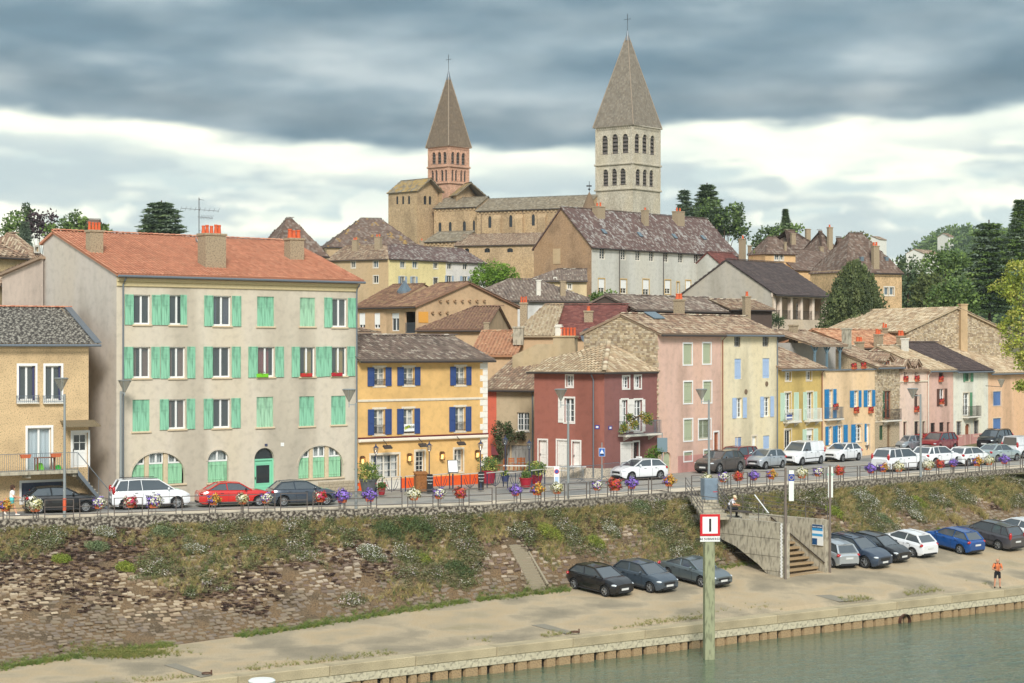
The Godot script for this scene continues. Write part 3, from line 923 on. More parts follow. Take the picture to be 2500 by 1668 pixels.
func window(h:Dictionary,t:Transform3D,r:Array,s:Dictionary,rv := 0.17):
	var x0:float = r[0];var y0:float = r[1];var x1:float = r[2];var y1:float = r[3]
	var fw:float = s.get("fw",0.065);var cols:int = s.get("cols",2);var rows:int = s.get("rows",1)
	var f := MB.new()
	f.box(x0,y0,-rv - 0.03,x0 + fw,y1,-rv + 0.03);f.box(x1 - fw,y0,-rv - 0.03,x1,y1,-rv + 0.03)
	f.box(x0 + fw,y1 - fw,-rv - 0.03,x1 - fw,y1,-rv + 0.03);f.box(x0 + fw,y0,-rv - 0.03,x1 - fw,y0 + fw * 1.3,-rv + 0.03)
	for k in range(1,cols):
		var x := x0 + (x1 - x0) * k / cols
		var ww := 0.055 if (cols == 2 or k % 2 == 0) else 0.02
		f.box(x - ww,y0 + fw * 1.3,-rv - 0.03,x + ww,y1 - fw,-rv + 0.036)
	for k in range(1,rows):
		var y := y0 + (y1 - y0) * k / rows
		f.box(x0 + fw,y - 0.018,-rv - 0.02,x1 - fw,y + 0.018,-rv + 0.024)
	var w := part(h.root,"window",f,s.fr,rel(h,t))
	var g := MB.new()
	var zp := -rv - 0.008
	g.quad(Vector3(x0 + fw,y0 + fw,zp),Vector3(x1 - fw,y0 + fw,zp),Vector3(x1 - fw,y1 - fw,zp),Vector3(x0 + fw,y1 - fw,zp))
	part(w,"pane",g,s.get("pane",M.glass))
	if s.has("cur"):
		var c := MB.new()
		var zc := -rv - 0.14
		var n := 10
		for q in s.get("curx",[[0.0,0.32],[0.68,1.0]]):
			for k in n:
				var a := lerpf(x0,x1,lerpf(q[0],q[1],float(k) / n));var b := lerpf(x0,x1,lerpf(q[0],q[1],(k + 1.0) / n))
				var za := zc - 0.05 * (k % 2);var zb := zc - 0.05 * ((k + 1) % 2)
				c.quad(Vector3(a,y0,za),Vector3(b,y0,zb),Vector3(b,y1,zb),Vector3(a,y1,za))
		part(w,"curtain",c,s.cur)
	if s.has("blind"):
		var c := MB.new()
		c.box(x0 + 0.03,lerpf(y0,y1,1.0 - s.blind),-rv + 0.05,x1 - 0.03,y1 - 0.02,-rv + 0.09)
		part(w,"roller_blind",c,M.white)
	if s.get("dark",true):
		var k := MB.new()
		k.box(x0 - 0.25,y0 - 0.2,-rv - 2.6,x1 + 0.25,y1 + 0.2,-rv - 2.5)
		k.box(x0 - 0.3,y0 - 0.25,-rv - 2.5,x1 + 0.3,y0 - 0.2,-rv - 0.06)
		part(w,"room_inside",k,M.room)
func sill(h:Dictionary,t:Transform3D,r:Array,m:Material):
	var b := MB.new()
	b.bbox(r[0] - 0.09,r[1] - 0.11,-0.16,r[2] + 0.09,r[1] - 0.002,0.09,0.02)
	part(h.root,"sill",b,m,rel(h,t))
func surround(h:Dictionary,t:Transform3D,r:Array,m:Material,w := 0.13,bottom := true,full := true):
	var b := MB.new()
	b.box(r[0] - w,r[3],-0.02,r[2] + w,r[3] + w * 1.15,0.028)
	if full:
		b.box(r[0] - w,r[1],-0.02,r[0],r[3] - 0.002,0.026);b.box(r[2],r[1],-0.02,r[2] + w,r[3] - 0.002,0.026)
	if bottom:b.box(r[0] - w,r[1] - w,-0.02,r[2] + w,r[1] - 0.002,0.034)
	part(h.root,"surround",b,m,rel(h,t))
func door(h:Dictionary,t:Transform3D,r:Array,m:Material,o := {}):
	var b := MB.new()
	var rv:float = o.get("rv",0.14)
	var x0:float = r[0];var y0:float = r[1];var x1:float = r[2];var y1:float = r[3]
	b.box(x0,y0,-rv - 0.05,x1,y1,-rv)
	var f := 0.11
	for q in o.get("panels",[[0.06,0.42],[0.5,0.94]]):
		var a := lerpf(y0,y1,q[0]);var c := lerpf(y0,y1,q[1])
		b.box(x0 + f,a,-rv,x1 - f,a + 0.04,-rv + 0.02);b.box(x0 + f,c - 0.04,-rv,x1 - f,c,-rv + 0.02)
		b.box(x0 + f,a + 0.04,-rv,x0 + f + 0.04,c - 0.04,-rv + 0.018);b.box(x1 - f - 0.04,a + 0.04,-rv,x1 - f,c - 0.04,-rv + 0.018)
	var d := part(h.root,"door",b,m,rel(h,t))
	if o.has("glass"):
		var g := MB.new()
		g.box(x0 + f + 0.01,lerpf(y0,y1,o.glass[0]),-rv - 0.01,x1 - f - 0.01,lerpf(y0,y1,o.glass[1]),-rv + 0.006)
		part(d,"pane",g,M.darkpane)
		if o.has("bars"):
			var k := MB.new()
			k.box((x0 + x1) / 2 - 0.02,lerpf(y0,y1,o.glass[0]),-rv + 0.006,(x0 + x1) / 2 + 0.02,lerpf(y0,y1,o.glass[1]),-rv + 0.02)
			for j in range(1,o.bars):
				var y := lerpf(lerpf(y0,y1,o.glass[0]),lerpf(y0,y1,o.glass[1]),float(j) / o.bars)
				k.box(x0 + f,y - 0.018,-rv + 0.006,x1 - f,y + 0.018,-rv + 0.018)
			part(d,"glazing_bars",k,m)
	var hd := MB.new()
	hd.box(x0 + 0.06,lerpf(y0,y1,0.46),-rv,x0 + 0.09,lerpf(y0,y1,0.46) + 0.14,-rv + 0.06)
	part(d,"handle",hd,M.darksteel)
func railing_on(h:Dictionary,t:Transform3D,x0:float,x1:float,y0:float,y1:float,z:float,m:Material,deep := 0.0,called := "balcony_railing",step := 0.12):
	var b := MB.new()
	b.box(x0,y1 - 0.03,z - 0.02,x1,y1,z + 0.02);b.box(x0,y0 + 0.05,z - 0.015,x1,y0 + 0.075,z + 0.015)
	var x := x0 + 0.03
	while x < x1:
		b.box(x - 0.009,y0,z - 0.009,x + 0.009,y1 - 0.03,z + 0.009)
		x += step
	if deep > 0:
		for xx in [x0,x1]:
			b.box(xx - 0.015,y1 - 0.03,z - deep,xx + 0.015,y1,z - 0.02)
			var zz := z - deep + 0.05
			while zz < z - 0.03:
				b.box(xx - 0.009,y0,zz - 0.009,xx + 0.009,y1 - 0.03,zz + 0.009)
				zz += step
	part(h.root,called,b,m,rel(h,t))
# one facade from a list of openings: [zone, kind, [x0, y0, x1, y1], left shutter x range, right shutter x range, overrides]
func facade(h:Dictionary,t:Transform3D,L:float,y0:float,y1:float,m:Material,st:Dictionary,list:Array,called := "facade"):
	var holes := []
	for e in list:
		var r := frect(t,e[0],e[2])
		e.append(r)
		var hole := [r[0],r[1],r[2],r[3]]
		var o:Dictionary = e[5] if e.size() > 6 and e[5] is Dictionary else {}
		if o.has("arch"):hole.append(o.arch * (r[3] - r[1]))
		holes.append(hole)
	wall(h,t,L,y0,y1,holes,m,called)
	for e in list:
		var r:Array = e[-1]
		var s := st.duplicate()
		if e.size() > 6 and e[5] is Dictionary:s.merge(e[5],true)
		var shm:Material = s.get("sh",M.white);var style:String = s.get("style","louvre")
		var z := int(e[0])
		if e[1] == "w" or e[1] == "b":
			window(h,t,r,s)
			if e[1] == "b":
				var g := MB.new()
				var x:float = r[0] + 0.08
				while x < r[2]:
					g.box(x - 0.012,r[1],-0.08,x + 0.012,r[3],-0.056)
					x += 0.13
				for f in [0.25,0.75]:g.box(r[0],lerpf(r[1],r[3],f) - 0.012,-0.056,r[2],lerpf(r[1],r[3],f) + 0.012,-0.044)
				part(h.root,"window_bars",g,s.get("bars",M.darksteel),rel(h,t))
		elif e[1] == "c":
			var mid:float = (r[0] + r[2]) / 2
			shutter(h,t,[r[0],r[1],mid - 0.005,r[3]],shm,style,-0.09)
			shutter(h,t,[mid + 0.005,r[1],r[2],r[3]],shm,style,-0.09)
			var k := MB.new()
			k.quad(Vector3(r[0],r[1],-0.15),Vector3(r[2],r[1],-0.15),Vector3(r[2],r[3],-0.15),Vector3(r[0],r[3],-0.15))
			part(h.root,"shutter_backing",k,M.room,rel(h,t))
		elif e[1] == "d":
			door(h,t,r,s.get("dm",M.white),s)
		if e.size() > 4 and e[3] is Array:
			var q := frect(t,z,[e[3][0],e[2][1],e[3][1],e[2][3]])
			shutter(h,t,[q[0],r[1] - 0.03,q[2],r[3] + 0.02],shm,style,0.03)
		if e.size() > 4 and e[4] is Array:
			var q := frect(t,z,[e[4][0],e[2][1],e[4][1],e[2][3]])
			shutter(h,t,[q[0],r[1] - 0.03,q[2],r[3] + 0.02],shm,style,0.03)
		if s.has("sill") and s.sill and e[1] != "d":sill(h,t,r,s.sill)
		if s.has("sur") and s.sur:surround(h,t,r,s.sur,s.get("surw",0.12),e[1] != "d" and not s.has("sill"),s.get("surfull",true))
		if s.has("guard"):
			railing_on(h,t,r[0],r[2],r[1] + 0.02,r[1] + s.guard,0.02,M.darksteel,0.0,"window_guard",0.1)
		if s.has("balc"):  # [x0, x1, y slab top, depth, railing material]
			var q := frect(t,z,[s.balc[0],s.balc[2] - 10,s.balc[1],s.balc[2]])
			var b := MB.new()
			var dp:float = s.balc[3]
			b.bbox(q[0],q[1] - 0.14,0.001,q[2],q[1],dp,0.03)
			for f in [0.15,0.85]:
				var x := lerpf(q[0],q[2],f)
				b.prism([Vector3(x - 0.07,q[1] - 0.14,dp * 0.8),Vector3(x - 0.07,q[1] - 0.14,0),Vector3(x - 0.07,q[1] - 0.45,0)],Vector3(0.14,0,0))
			part(h.root,"balcony_slab",b,s.get("balcm",M.offwhite),rel(h,t))
			railing_on(h,t,q[0] + 0.04,q[2] - 0.04,q[1],q[1] + s.get("balch",0.95),dp - 0.05,s.balc[4],dp - 0.06)
func chimney(h:Dictionary,z:int,x0:float,x1:float,yt:float,yb:float,pots := 2,m:Material = null,o := {}):
	var c := Q(z,(x0 + x1) / 2,yb)
	var wp:Plane = h.plane
	var tp := h.t as Transform3D
	var a:Vector3 = tp * (wp.normal * wp.d)
	var n:Vector3 = tp.basis * wp.normal
	var p := plane_hit(Plane(n,a),c)
	var d := -p.z
	var W:float = (x1 - x0) * ZN[z][2] * d / F
	var H:float = (yb - yt) * ZN[z][2] * d / F
	var w:float = W * o.get("ww",0.78);var dp:float = W * o.get("dd",0.5)
	var l:Vector3 = h.inv * p
	l.x = maxf(l.x,w / 2 + 0.1)
	var b := MB.new()
	b.box(l.x - w / 2,l.y - 0.6,l.z - dp,l.x + w / 2,l.y + H - 0.14,l.z)
	b.bbox(l.x - w / 2 - 0.06,l.y + H - 0.14,l.z - dp - 0.06,l.x + w / 2 + 0.06,l.y + H,l.z + 0.06,0.02)
	var k := part(h.root,"chimney",b,m if m else mat("chimney_plaster",srgb(172,156,132),0.95,"crust",0.4))
	for j in pots:
		var q := MB.new()
		var x := lerpf(l.x - w / 2,l.x + w / 2,(j + 0.5) / pots)
		var r := minf(0.15,w / pots * 0.42)
		var ph:float = rng.randf_range(0.35,0.5) * minf(o.get("ph",1.0),1.2)
		q.lathe([[r * 1.1,0],[r,0.06],[r * 0.78,ph * 0.8],[r * 0.95,ph * 0.85],[r * 0.9,ph],[r * 0.6,ph],[r * 0.6,ph - 0.1]],Vector3(x,l.y + H,l.z - dp / 2 + rng.randf_range(-0.1,0.1)),9)
		part(k,"chimney_pot",q,M.potclay)
func downpipe(h:Dictionary,t:Transform3D,u:float,y0:float,y1:float,m:Material,z := 0.1):
	var b := MB.new()
	b.tube([Vector3(u,y0,z),Vector3(u,y1 - 0.35,z),Vector3(u + 0.02,y1 - 0.1,z + 0.22),Vector3(u + 0.02,y1 + 0.02,z + 0.3)],0.05,7)
	part(h.root,"downpipe",b,m,rel(h,t))

func plaster(key:String,r:float,g:float,b:float,det := "blotch",ds := 0.07,dsy := 0.35) -> Material:
	return mat(key,srgb(r,g,b),0.92,"plaster",0.25,{"det":det,"dscale":ds,"dsy":dsy})
func curt(r:float,g:float,b:float) -> Material:
	return mat("curtain_%d_%d_%d" % [r,g,b],srgb(r,g,b),0.9)

func grey_building():
	var h := house("apartment_house","four-storey grey rendered house with mint green shutters and red tile roof",gd(267,108.1),gd(820,119.2))
	var t:Transform3D = h.t;var L:float = h.L
	var wm := plaster("grey_render",212,201,182,"blotch",0.045,0.25)
	var gm := plaster("grey_gable",196,187,176,"blotch",0.05,0.3)
	var green := mat("mint",srgb(146,206,172),0.75,"grain",0.5,{"sy":0.15})
	var green2 := mat("mint_pale",srgb(170,214,180),0.8,"grain",0.5,{"sy":0.15})
	var sl := mat("sill_stone",srgb(214,194,162),0.9,"plaster",0.5)
	var st := {"fr":M.white,"sh":green,"style":"louvre","sill":sl,"fw":0.07}
	var cb := {"cur":curt(112,82,66)};var cw := {"cur":curt(214,214,208),"curx":[[0.3,0.95]]}
	var cy := {"cur":curt(150,128,60),"curx":[[0.45,0.9]]}
	var red := {"cur":curt(120,34,34),"curx":[[0.0,0.8]]}
	var W := [
		[1,"w",[1215,895,1370,1165],[1133,1213],[1380,1463],{}],[1,"w",[1542,898,1692,1168],[1467,1538],[1640,1697],{}],[1,"w",[1943,905,2105,1178],[1857,1940],[2110,2193],{"cur":curt(60,60,80)}],
		[3,"c",[103,912,258,1183]],[3,"c",[493,922,632,1183],0,0,{"sh":green2}],[3,"w",[785,928,922,1190],[712,783],[928,998],{}],
		[2,"w",[1210,-48,1370,235],[1127,1208],[1375,1453],cb],[2,"w",[1540,-48,1690,235],[1460,1538],[1702,1775],cb],[2,"w",[1937,-48,2100,230],[1852,1935],[2108,2187],{}],
		[4,"w",[105,-48,262,225],[20,103],[265,343],red],[4,"w",[490,-48,632,222],[415,488],[637,706],cy],[4,"w",[782,-48,920,215],[708,780],[922,992],cy],
		[2,"c",[1207,433,1363,722]],[2,"w",[1535,430,1692,700],[1453,1533],[1698,1773],cb],[2,"w",[1937,425,2100,690],[1853,1937],[2105,2187],{}],
		[4,"c",[98,408,252,682],0,0,{"sh":green2}],[4,"c",[487,403,625,673]],[4,"c",[778,398,912,660]],
		[2,"x",[1197,915,1685,1208],0,0,{"arch":0.72,"sill":sl}],[2,"x",[1893,890,2085,1187],0,0,{"arch":0.33,"sill":sl}],
		[4,"x",[480,852,887,1146],0,0,{"arch":0.62,"sill":sl}],[4,"x",[78,873,262,1300],0,0,{"arch":0.25}]]
	facade(h,t,L,-0.5,13.27,wm,st,W)
	var arch_green := mat("mint_board",srgb(158,214,172),0.8,"grain",0.5,{"sy":0.15})
	for q in [[18,3],[19,1],[20,3]]:
		var r:Array = W[q[0]][-1]
		var n:int = q[1]
		for k in n:
			var x0:float = lerpf(r[0],r[2],(k + 0.02) / n);var x1:float = lerpf(r[0],r[2],(k + 0.98) / n)
			if n == 3:
				x0 = lerpf(r[0],r[2],[0.01,0.345,0.70][k]);x1 = lerpf(r[0],r[2],[0.255,0.605,0.97][k])
			var ym:float = lerpf(r[1],r[3],0.64)
			shutter(h,t,[x0,r[1] + 0.02,x1,ym],arch_green,"plank",-0.2,0.0,"lower_shutter")
			window(h,t,[x0,ym,x1,r[3] - 0.02],{"fr":M.white,"fw":0.07,"cur":curt(190,194,190),"curx":[[0.1,0.9]]},0.18)
		if n == 3:
			var b := MB.new()
			for f in [[0.262,0.335],[0.612,0.69]]:
				b.bbox(lerpf(r[0],r[2],f[0]),r[1],-0.3,lerpf(r[0],r[2],f[1]),r[3],-0.06,0.02)
			part(h.root,"stone_pier",b,sl)
		var s := MB.new()   # raised band round the arch
		var rise:float = (0.72 if q[0] == 18 else (0.33 if q[0] == 19 else 0.62)) * (r[3] - r[1])
		for k in 16:
			var f := PI * k / 16;var g := PI * (k + 1) / 16
			var c:float = (r[0] + r[2]) / 2;var a:float = (r[2] - r[0]) / 2;var y:float = r[3] - rise
			var p := []
			for w in [[f,0.0],[g,0.0],[g,0.12],[f,0.12]]:
				p.append(Vector3(c - cos(w[0]) * (a + w[1]),y + sin(w[0]) * (rise + w[1]),0.03))
			s.quad(p[0],p[1],p[2],p[3])
			s.quad(p[1],p[0],p[0] - Vector3(0,0,0.05),p[1] - Vector3(0,0,0.05));s.quad(p[3],p[2],p[2] - Vector3(0,0,0.05),p[3] - Vector3(0,0,0.05))
		part(h.root,"arch_band",s,wm,rel(h,t))
	var dr:Array = W[21][-1]
	var yd:float = lerpf(dr[1],dr[3],0.73)
	var gdoor := mat("mint_door",srgb(134,208,172),0.6)
	door(h,t,[dr[0] + 0.1,dr[1],dr[2] - 0.1,yd],gdoor,{"rv":0.2,"panels":[[0.04,0.22],[0.3,0.92]],"glass":[0.34,0.86]})
	var fl := MB.new()
	fl.box(dr[0],yd + 0.1,-0.24,dr[2],dr[3],-0.22)
	part(h.root,"fanlight",fl,M.darkpane,rel(h,t))
	var df := MB.new()
	df.box(dr[0],dr[1],-0.24,dr[0] + 0.1,yd,-0.12);df.box(dr[2] - 0.1,dr[1],-0.24,dr[2],yd,-0.12);df.box(dr[0],yd,-0.22,dr[2],yd + 0.1,-0.12)
	part(h.root,"door_frame",df,gdoor,rel(h,t))
	for q in [[4,[172,835,196,858],"house_number",mat("plate_blue",srgb(70,74,96),0.4)],[4,[317,825,347,858],"vent_plate",M.white]]:
		var r := frect(t,q[0],q[1]);var b := MB.new()
		b.box(r[0],r[1],0.002,r[2],r[3],0.03)
		part(h.root,q[2],b,q[3],rel(h,t))
	# cornice
	var co := MB.new()
	var cm := mat("cornice",srgb(212,194,150),0.9,"plaster",0.5)
	co.bbox(0.0,12.55,0.001,L,12.82,0.10,0.03);co.bbox(0.0,12.82,0.001,L,13.05,0.2,0.04)
	part(h.root,"cornice",co,cm)
	shell(h,L,9.2,13.27,15.96,7.7,15.4,gm)
	roof_g(h,L,13.27,15.96,7.7,9.2,15.4,0,0,"red",{"mix":0.6,"var":0.12,"over":0.45,"w":0.21,"l":0.34,"vl":0.15,"vr":0.25})
	chimney(h,1,720,890,300,515,4,null,{"ph":1.3})
	chimney(h,1,1828,2105,335,655,5,null,{"ph":1.4})
	chimney(h,3,370,566,378,582,3,null,{"ph":1.3})
	downpipe(h,t,fhit(t,Q(2,1113,500)).x,-0.1,13.0,M.zinc)
	downpipe(h,t,L - 0.12,-0.1,13.0,M.zinc)
	# rubble plinth
	var stones := [];var sc := []
	var pm := MB.new()
	pm.bbox(-0.5,-0.5,-0.5,0.5,0.5,0.5,0.12)
	var u0 := fhit(t,Q(4,640,1240)).x
	for j in 4:
		var u := u0 + (0.15 if j % 2 else 0.0)
		while u < L - 0.2:
			var w := rng.randf_range(0.25,0.5)
			var o := part(h.root,"plinth_stone",pm,mat("plinth%d" % (rng.randi() % 3),[srgb(196,182,156),srgb(178,164,140),srgb(208,196,172)][rng.randi() % 3],0.95,"plaster",0.6),rel(h,t) * Transform3D(Basis().scaled(Vector3(w * 0.95,0.185,0.12)),Vector3(u + w / 2,-0.1 + j * 0.195,0.0)))
			u += w
	# tall TV aerial and dishes
	var mast := MB.new()
	var base := at_d(Q(1,1812,470),119.0);var top := at_d(Q(1,1822,10),119.0)
	var ib:Vector3 = h.inv * base;var it:Vector3 = h.inv * top
	mast.tube([ib - Vector3.UP * 0.8,Vector3(ib.x,it.y,ib.z)],0.025,6)
	for q in [[0.97,0.35],[0.77,1.45],[0.62,1.0],[0.35,0.25]]:
		var y:float = lerpf(ib.y,it.y,q[0])
		mast.bar(Vector3(ib.x - q[1] * (0.9 if q[0] == 0.77 else 0.1),y,ib.z),Vector3(ib.x + q[1],y - 0.05,ib.z),0.02,0.02)
		if q[1] > 0.5:
			for k in 9:
				var x:float = lerpf(ib.x - q[1] * (0.9 if q[0] == 0.77 else -0.15),ib.x + q[1],k / 8.0)
				mast.bar(Vector3(x,y - 0.12,ib.z - 0.1),Vector3(x,y + 0.12,ib.z + 0.1),0.012,0.012)
	part(h.root,"tv_aerial",mast,M.darksteel)
	for q in [[1,1785,420,119.0,0.34],[3,333,437,125.0,0.42]]:
		var dm := MB.new()
		var p:Vector3 = h.inv * at_d(Q(q[0],q[1],q[2]),q[3])
		dm.lathe([[0.01,0.0],[q[4] * 0.6,0.04],[q[4],0.12],[q[4],0.14],[q[4] * 0.6,0.07],[0.01,0.03]],p,16,Basis(Vector3(0,0,1),-1.1) * Basis(Vector3.RIGHT,0.5))
		dm.bar(p,p + Vector3(0.3,-0.5,-0.2),0.04,0.04)
		part(h.root,"satellite_dish",dm,M.lampmetal)
	# annex behind the gable
	var a := t * Vector3(0,0,-9.25);var b2 := t * Vector3(0,0,-15.5)
	var hx := house("gable_annex","pinkish rendered lean-to against the grey gable of the green-shuttered house",t * Vector3(-0.15,0,-14.6),t * Vector3(-0.15,0,-8.9),"building")
	var pk := plaster("annex_pink",208,188,172,"soft",0.08)
	var yl := fhit(hx.t,Q(1,150,715)).y;var yr := fhit(hx.t,Q(1,392,562)).y
	side(hx,[Vector3(0,-0.5,0),Vector3(hx.L,-0.5,0),Vector3(hx.L,yr,0),Vector3(0,yl,0)],pk,"facade")
	side(hx,[Vector3(0,-0.5,-4),Vector3(0,-0.5,0),Vector3(0,yl,0),Vector3(0,yl,-4)],pk)
	roof(hx.root,Vector3(-0.2,yl + 0.1,0.25),Vector3(hx.L,yr + 0.1,0.25),Vector3(hx.L,yr + 0.1,-4.0),Vector3(-0.2,yl + 0.1,-4.0),"old",{"ridge":false})

func ochre_house():
	var h := house("ochre_house","ochre roughcast house with corrugated grey roof, terrace and outside stairs",gd(-60,103.0),gd(203,106.6))
	var t:Transform3D = h.t;var L:float = h.L
	var wm := mat("ochre",srgb(220,190,146),0.95,"speck",0.16,{"det":"soft","dscale":0.08})
	var sur:Material = M.white
	var blue := mat("nightblue",srgb(70,72,110),0.5)
	var st := {"fr":M.white,"sur":sur,"fw":0.07}
	facade(h,t,L,-0.5,9.3,wm,st,[
		[2,"w",[170,125,320,442],0,0,{}],[2,"w",[412,125,556,440],0,0,{}],
		[2,"w",[250,690,465,1085],0,0,{"cur":curt(196,210,216),"curx":[[0.02,0.98]]}],
		[2,"d",[662,735,800,1050],0,0,{"dm":M.white,"glass":[0.5,0.93],"bars":2,"panels":[[0.06,0.44]]}],
		[2,"x",[195,1185,582,1360],0,0,{}]])
	for q in [[145,345],[387,580]]:
		var r := frect(t,2,[q[0],395,q[1],460])
		railing_on(h,t,r[0],r[2],r[1],r[3],0.22,M.zinc,0.2,"window_guard")
		var b := MB.new();b.box(r[0],r[1] - 0.06,0.001,r[2],r[1],0.24);part(h.root,"sill",b,M.offwhite)
	for q in [[165,188],[300,322],[402,418],[538,556]]:
		var r := frect(t,2,[q[0],125,q[1],440])
		shutter(h,t,[r[0],r[1],r[2],r[3]],blue,"plank",-0.14,0.0,"folded_shutter")
	var g := frect(t,2,[195,1185,582,1360])
	var gb := MB.new()
	var x:float = g[0]
	while x < g[2] - 0.1:
		gb.box(x,-0.3,-0.3,x + 0.19,g[3],-0.24);x += 0.2
	part(h.root,"garage_door",gb,mat("garage_blue",srgb(96,104,124),0.7))
	# terrace slab, railing, stairs
	var r := frect(t,2,[30,1085,712,1118],1.3)
	var b := MB.new()
	b.bbox(r[0] - 2.0,r[1],0.001,r[2],r[3],1.3,0.03)
	for f in [0.35,0.97]:b.box(lerpf(r[0],r[2],f) - 0.12,r[1] - 0.18,0.3,lerpf(r[0],r[2],f) + 0.12,r[1],1.1)
	part(h.root,"terrace_slab",b,M.concrete)
	railing_on(h,t,r[0] - 2.0,r[2],r[3],r[3] + 1.0,1.25,M.zinc,0.0,"terrace_railing")
	var lo := fhit(t,Q(2,965,1315),0.8)
	var n := 11
	for k in n:
		var s := MB.new()
		var xx := lerpf(r[2],lo.x,float(k) / n);var x2 := lerpf(r[2],lo.x,(k + 1.0) / n)
		var y := lerpf(r[3],-0.1,(k + 1.0) / (n + 1))
		s.box(xx,y - 0.05,0.05,x2 + 0.05,y,1.25);s.box(xx,y,0.05,xx + 0.03,y + 0.2,1.2)
		part(h.root,"step",s,M.concrete)
	var sg := MB.new()
	sg.prism([Vector3(r[2],r[3] - 0.32,1.27),Vector3(lo.x,-0.3,1.27),Vector3(lo.x,-0.05,1.27),Vector3(r[2],r[3],1.27)],Vector3(0,0,-0.05))
	part(h.root,"stair_stringer",sg,M.zinc)
	var hr := MB.new()
	hr.bar(Vector3(r[2],r[3] + 0.95,1.25),Vector3(lo.x,0.95,1.25),0.04,0.04)
	for k in 4:
		var xx := lerpf(r[2],lo.x,k / 3.0);var y := lerpf(r[3],0.0,k / 3.0)
		hr.bar(Vector3(xx,y,1.25),Vector3(xx,y + 0.95,1.25),0.03,0.03)
	part(h.root,"stair_handrail",hr,M.zinc)
	var cn := frect(t,2,[580,632,890,680],0.6)
	var cb := MB.new()
	cb.prism([Vector3(cn[0],cn[3],0.0),Vector3(cn[0],cn[1],1.1),Vector3(cn[0] ,cn[1] + 0.06,1.1),Vector3(cn[0],cn[3] + 0.06,0.0)],Vector3(cn[2] - cn[0],0,0))
	part(h.root,"door_canopy",cb,mat("canopy",srgb(128,116,92),0.9,"crust",0.5))
	shell(h,L,7.0,9.3,11.4,4.6,10.6,wm)
	# corrugated roof: ridged sheet
	var ra := Vector3(-0.3,9.2,0.45);var rb := Vector3(L + 0.55,9.2,0.45)
	var ya := fhit(t,Q(1,415,1012),-4.6)
	var rc := Vector3(L + 0.55,ya.y,-4.6);var rd := Vector3(-0.3,ya.y,-4.6)
	var cm := MB.new()
	var ns := int((L + 0.85) / 0.09)
	for k in ns:
		var f0 := float(k) / ns;var f1 := (k + 1.0) / ns
		var o0 := Vector3.UP * (0.05 if k % 2 else 0.0);var o1 := Vector3.UP * (0.0 if k % 2 else 0.05)
		cm.quad(ra.lerp(rb,f0) + o0,ra.lerp(rb,f1) + o1,rd.lerp(rc,f1) + o1,rd.lerp(rc,f0) + o0)
	part(h.root,"corrugated_roof",cm,mat("corrugated",srgb(176,172,166),0.8,"lichen",0.12,{"sy":0.3}))
	roof(h.root,Vector3(L + 0.55,10.5,-7.2),Vector3(-0.3,10.5,-7.2),rd,rc,"old",{"ridge":false})
	var fs := MB.new()
	fs.prism([rb + Vector3(-0.35,0.06,0),rb + Vector3(0.05,0.06,0),rc + Vector3(0.05,0.06,0),rc + Vector3(-0.35,0.06,0)],Vector3(0,0.05,0))
	part(h.root,"zinc_flashing",fs,M.zinc)
	var gt := MB.new();gt.tube([ra + Vector3(0,-0.08,0.06),rb + Vector3(0,-0.08,0.06)],0.075,7);part(h.root,"gutter",gt,M.zinc)
	var rt := [];var rcs := []
	for k in 28:
		rt.append(Transform3D(Basis(Vector3.UP,PI / 2).scaled_local(Vector3(0.3,0.2,0.5)),rd.lerp(rc,(k + 0.5) / 28.0) + Vector3.UP * 0.02));rcs.append(PAL.red[k % 5])
	many(h.root,"ridge_tiles",tile_mesh.canal,M.copies,rt,rcs)
	# things on the terrace
	for q in [[[195,935,262,966],"terracotta flower trough hung on the terrace railing left of the table",1.3],[[472,925,536,956],"terracotta flower trough hung on the terrace railing right of the table",1.3]]:
		var w := frect(t,2,q[0],q[2])
		var m := MB.new()
		m.prism([Vector3(-0.3,0.2,0.12),Vector3(-0.24,0,0.1),Vector3(0.24,0,0.1),Vector3(0.3,0.2,0.12)].duplicate(),Vector3(0,0,-0.2))
		var o := part(self,"flower_trough",m,M.terracotta,t * Transform3D(Basis(),Vector3((w[0] + w[2]) / 2,w[1],q[2] + 0.06)))
		tag(o,q[1],"planter")
	for q in [[[328,1015,395,1083],srgb(120,214,40),"lime green shopping bag on the terrace floor under the table",0.5],[[508,1040,552,1083],srgb(60,220,60),"bright green bag on the terrace beside the lamp post",0.5]]:
		var w := frect(t,2,q[0],q[3])
		var m := MB.new()
		var hw:float = (w[2] - w[0]) / 2;var hh:float = w[3] - w[1]
		m.prism([Vector3(-hw,0,0.12),Vector3(hw,0,0.12),Vector3(hw * 0.8,hh * 0.8,0.08),Vector3(hw * 0.3,hh,0.05),Vector3(-hw * 0.3,hh * 0.9,0.05),Vector3(-hw * 0.9,hh * 0.75,0.08)],Vector3(0,0,-0.22))
		var o := part(self,"shopping_bag",m,mat(q[2],q[1],0.5),t * Transform3D(Basis(),Vector3((w[0] + w[2]) / 2,r[3],q[3])))
		tag(o,q[2],"bag")
	var tw := frect(t,2,[345,960,465,1083],0.8)
	var tb := thing("folding_table","brown folding table on the ochre house terrace","table",t * Transform3D(Basis(),Vector3((tw[0] + tw[2]) / 2,r[3],0.8)))
	var tm := MB.new();tm.bbox(-0.55,0.70,-0.3,0.55,0.73,0.3,0.01);part(tb,"tabletop",tm,mat("brownwood",srgb(140,84,56),0.7))
	for sx in [-1,1]:
		for sz in [-1,1]:
			var lm := MB.new();lm.box(sx * 0.48 - 0.03,0,sz * 0.24 - 0.03,sx * 0.48 + 0.03,0.70,sz * 0.24 + 0.03);part(tb,"leg",lm,M.brownwood)

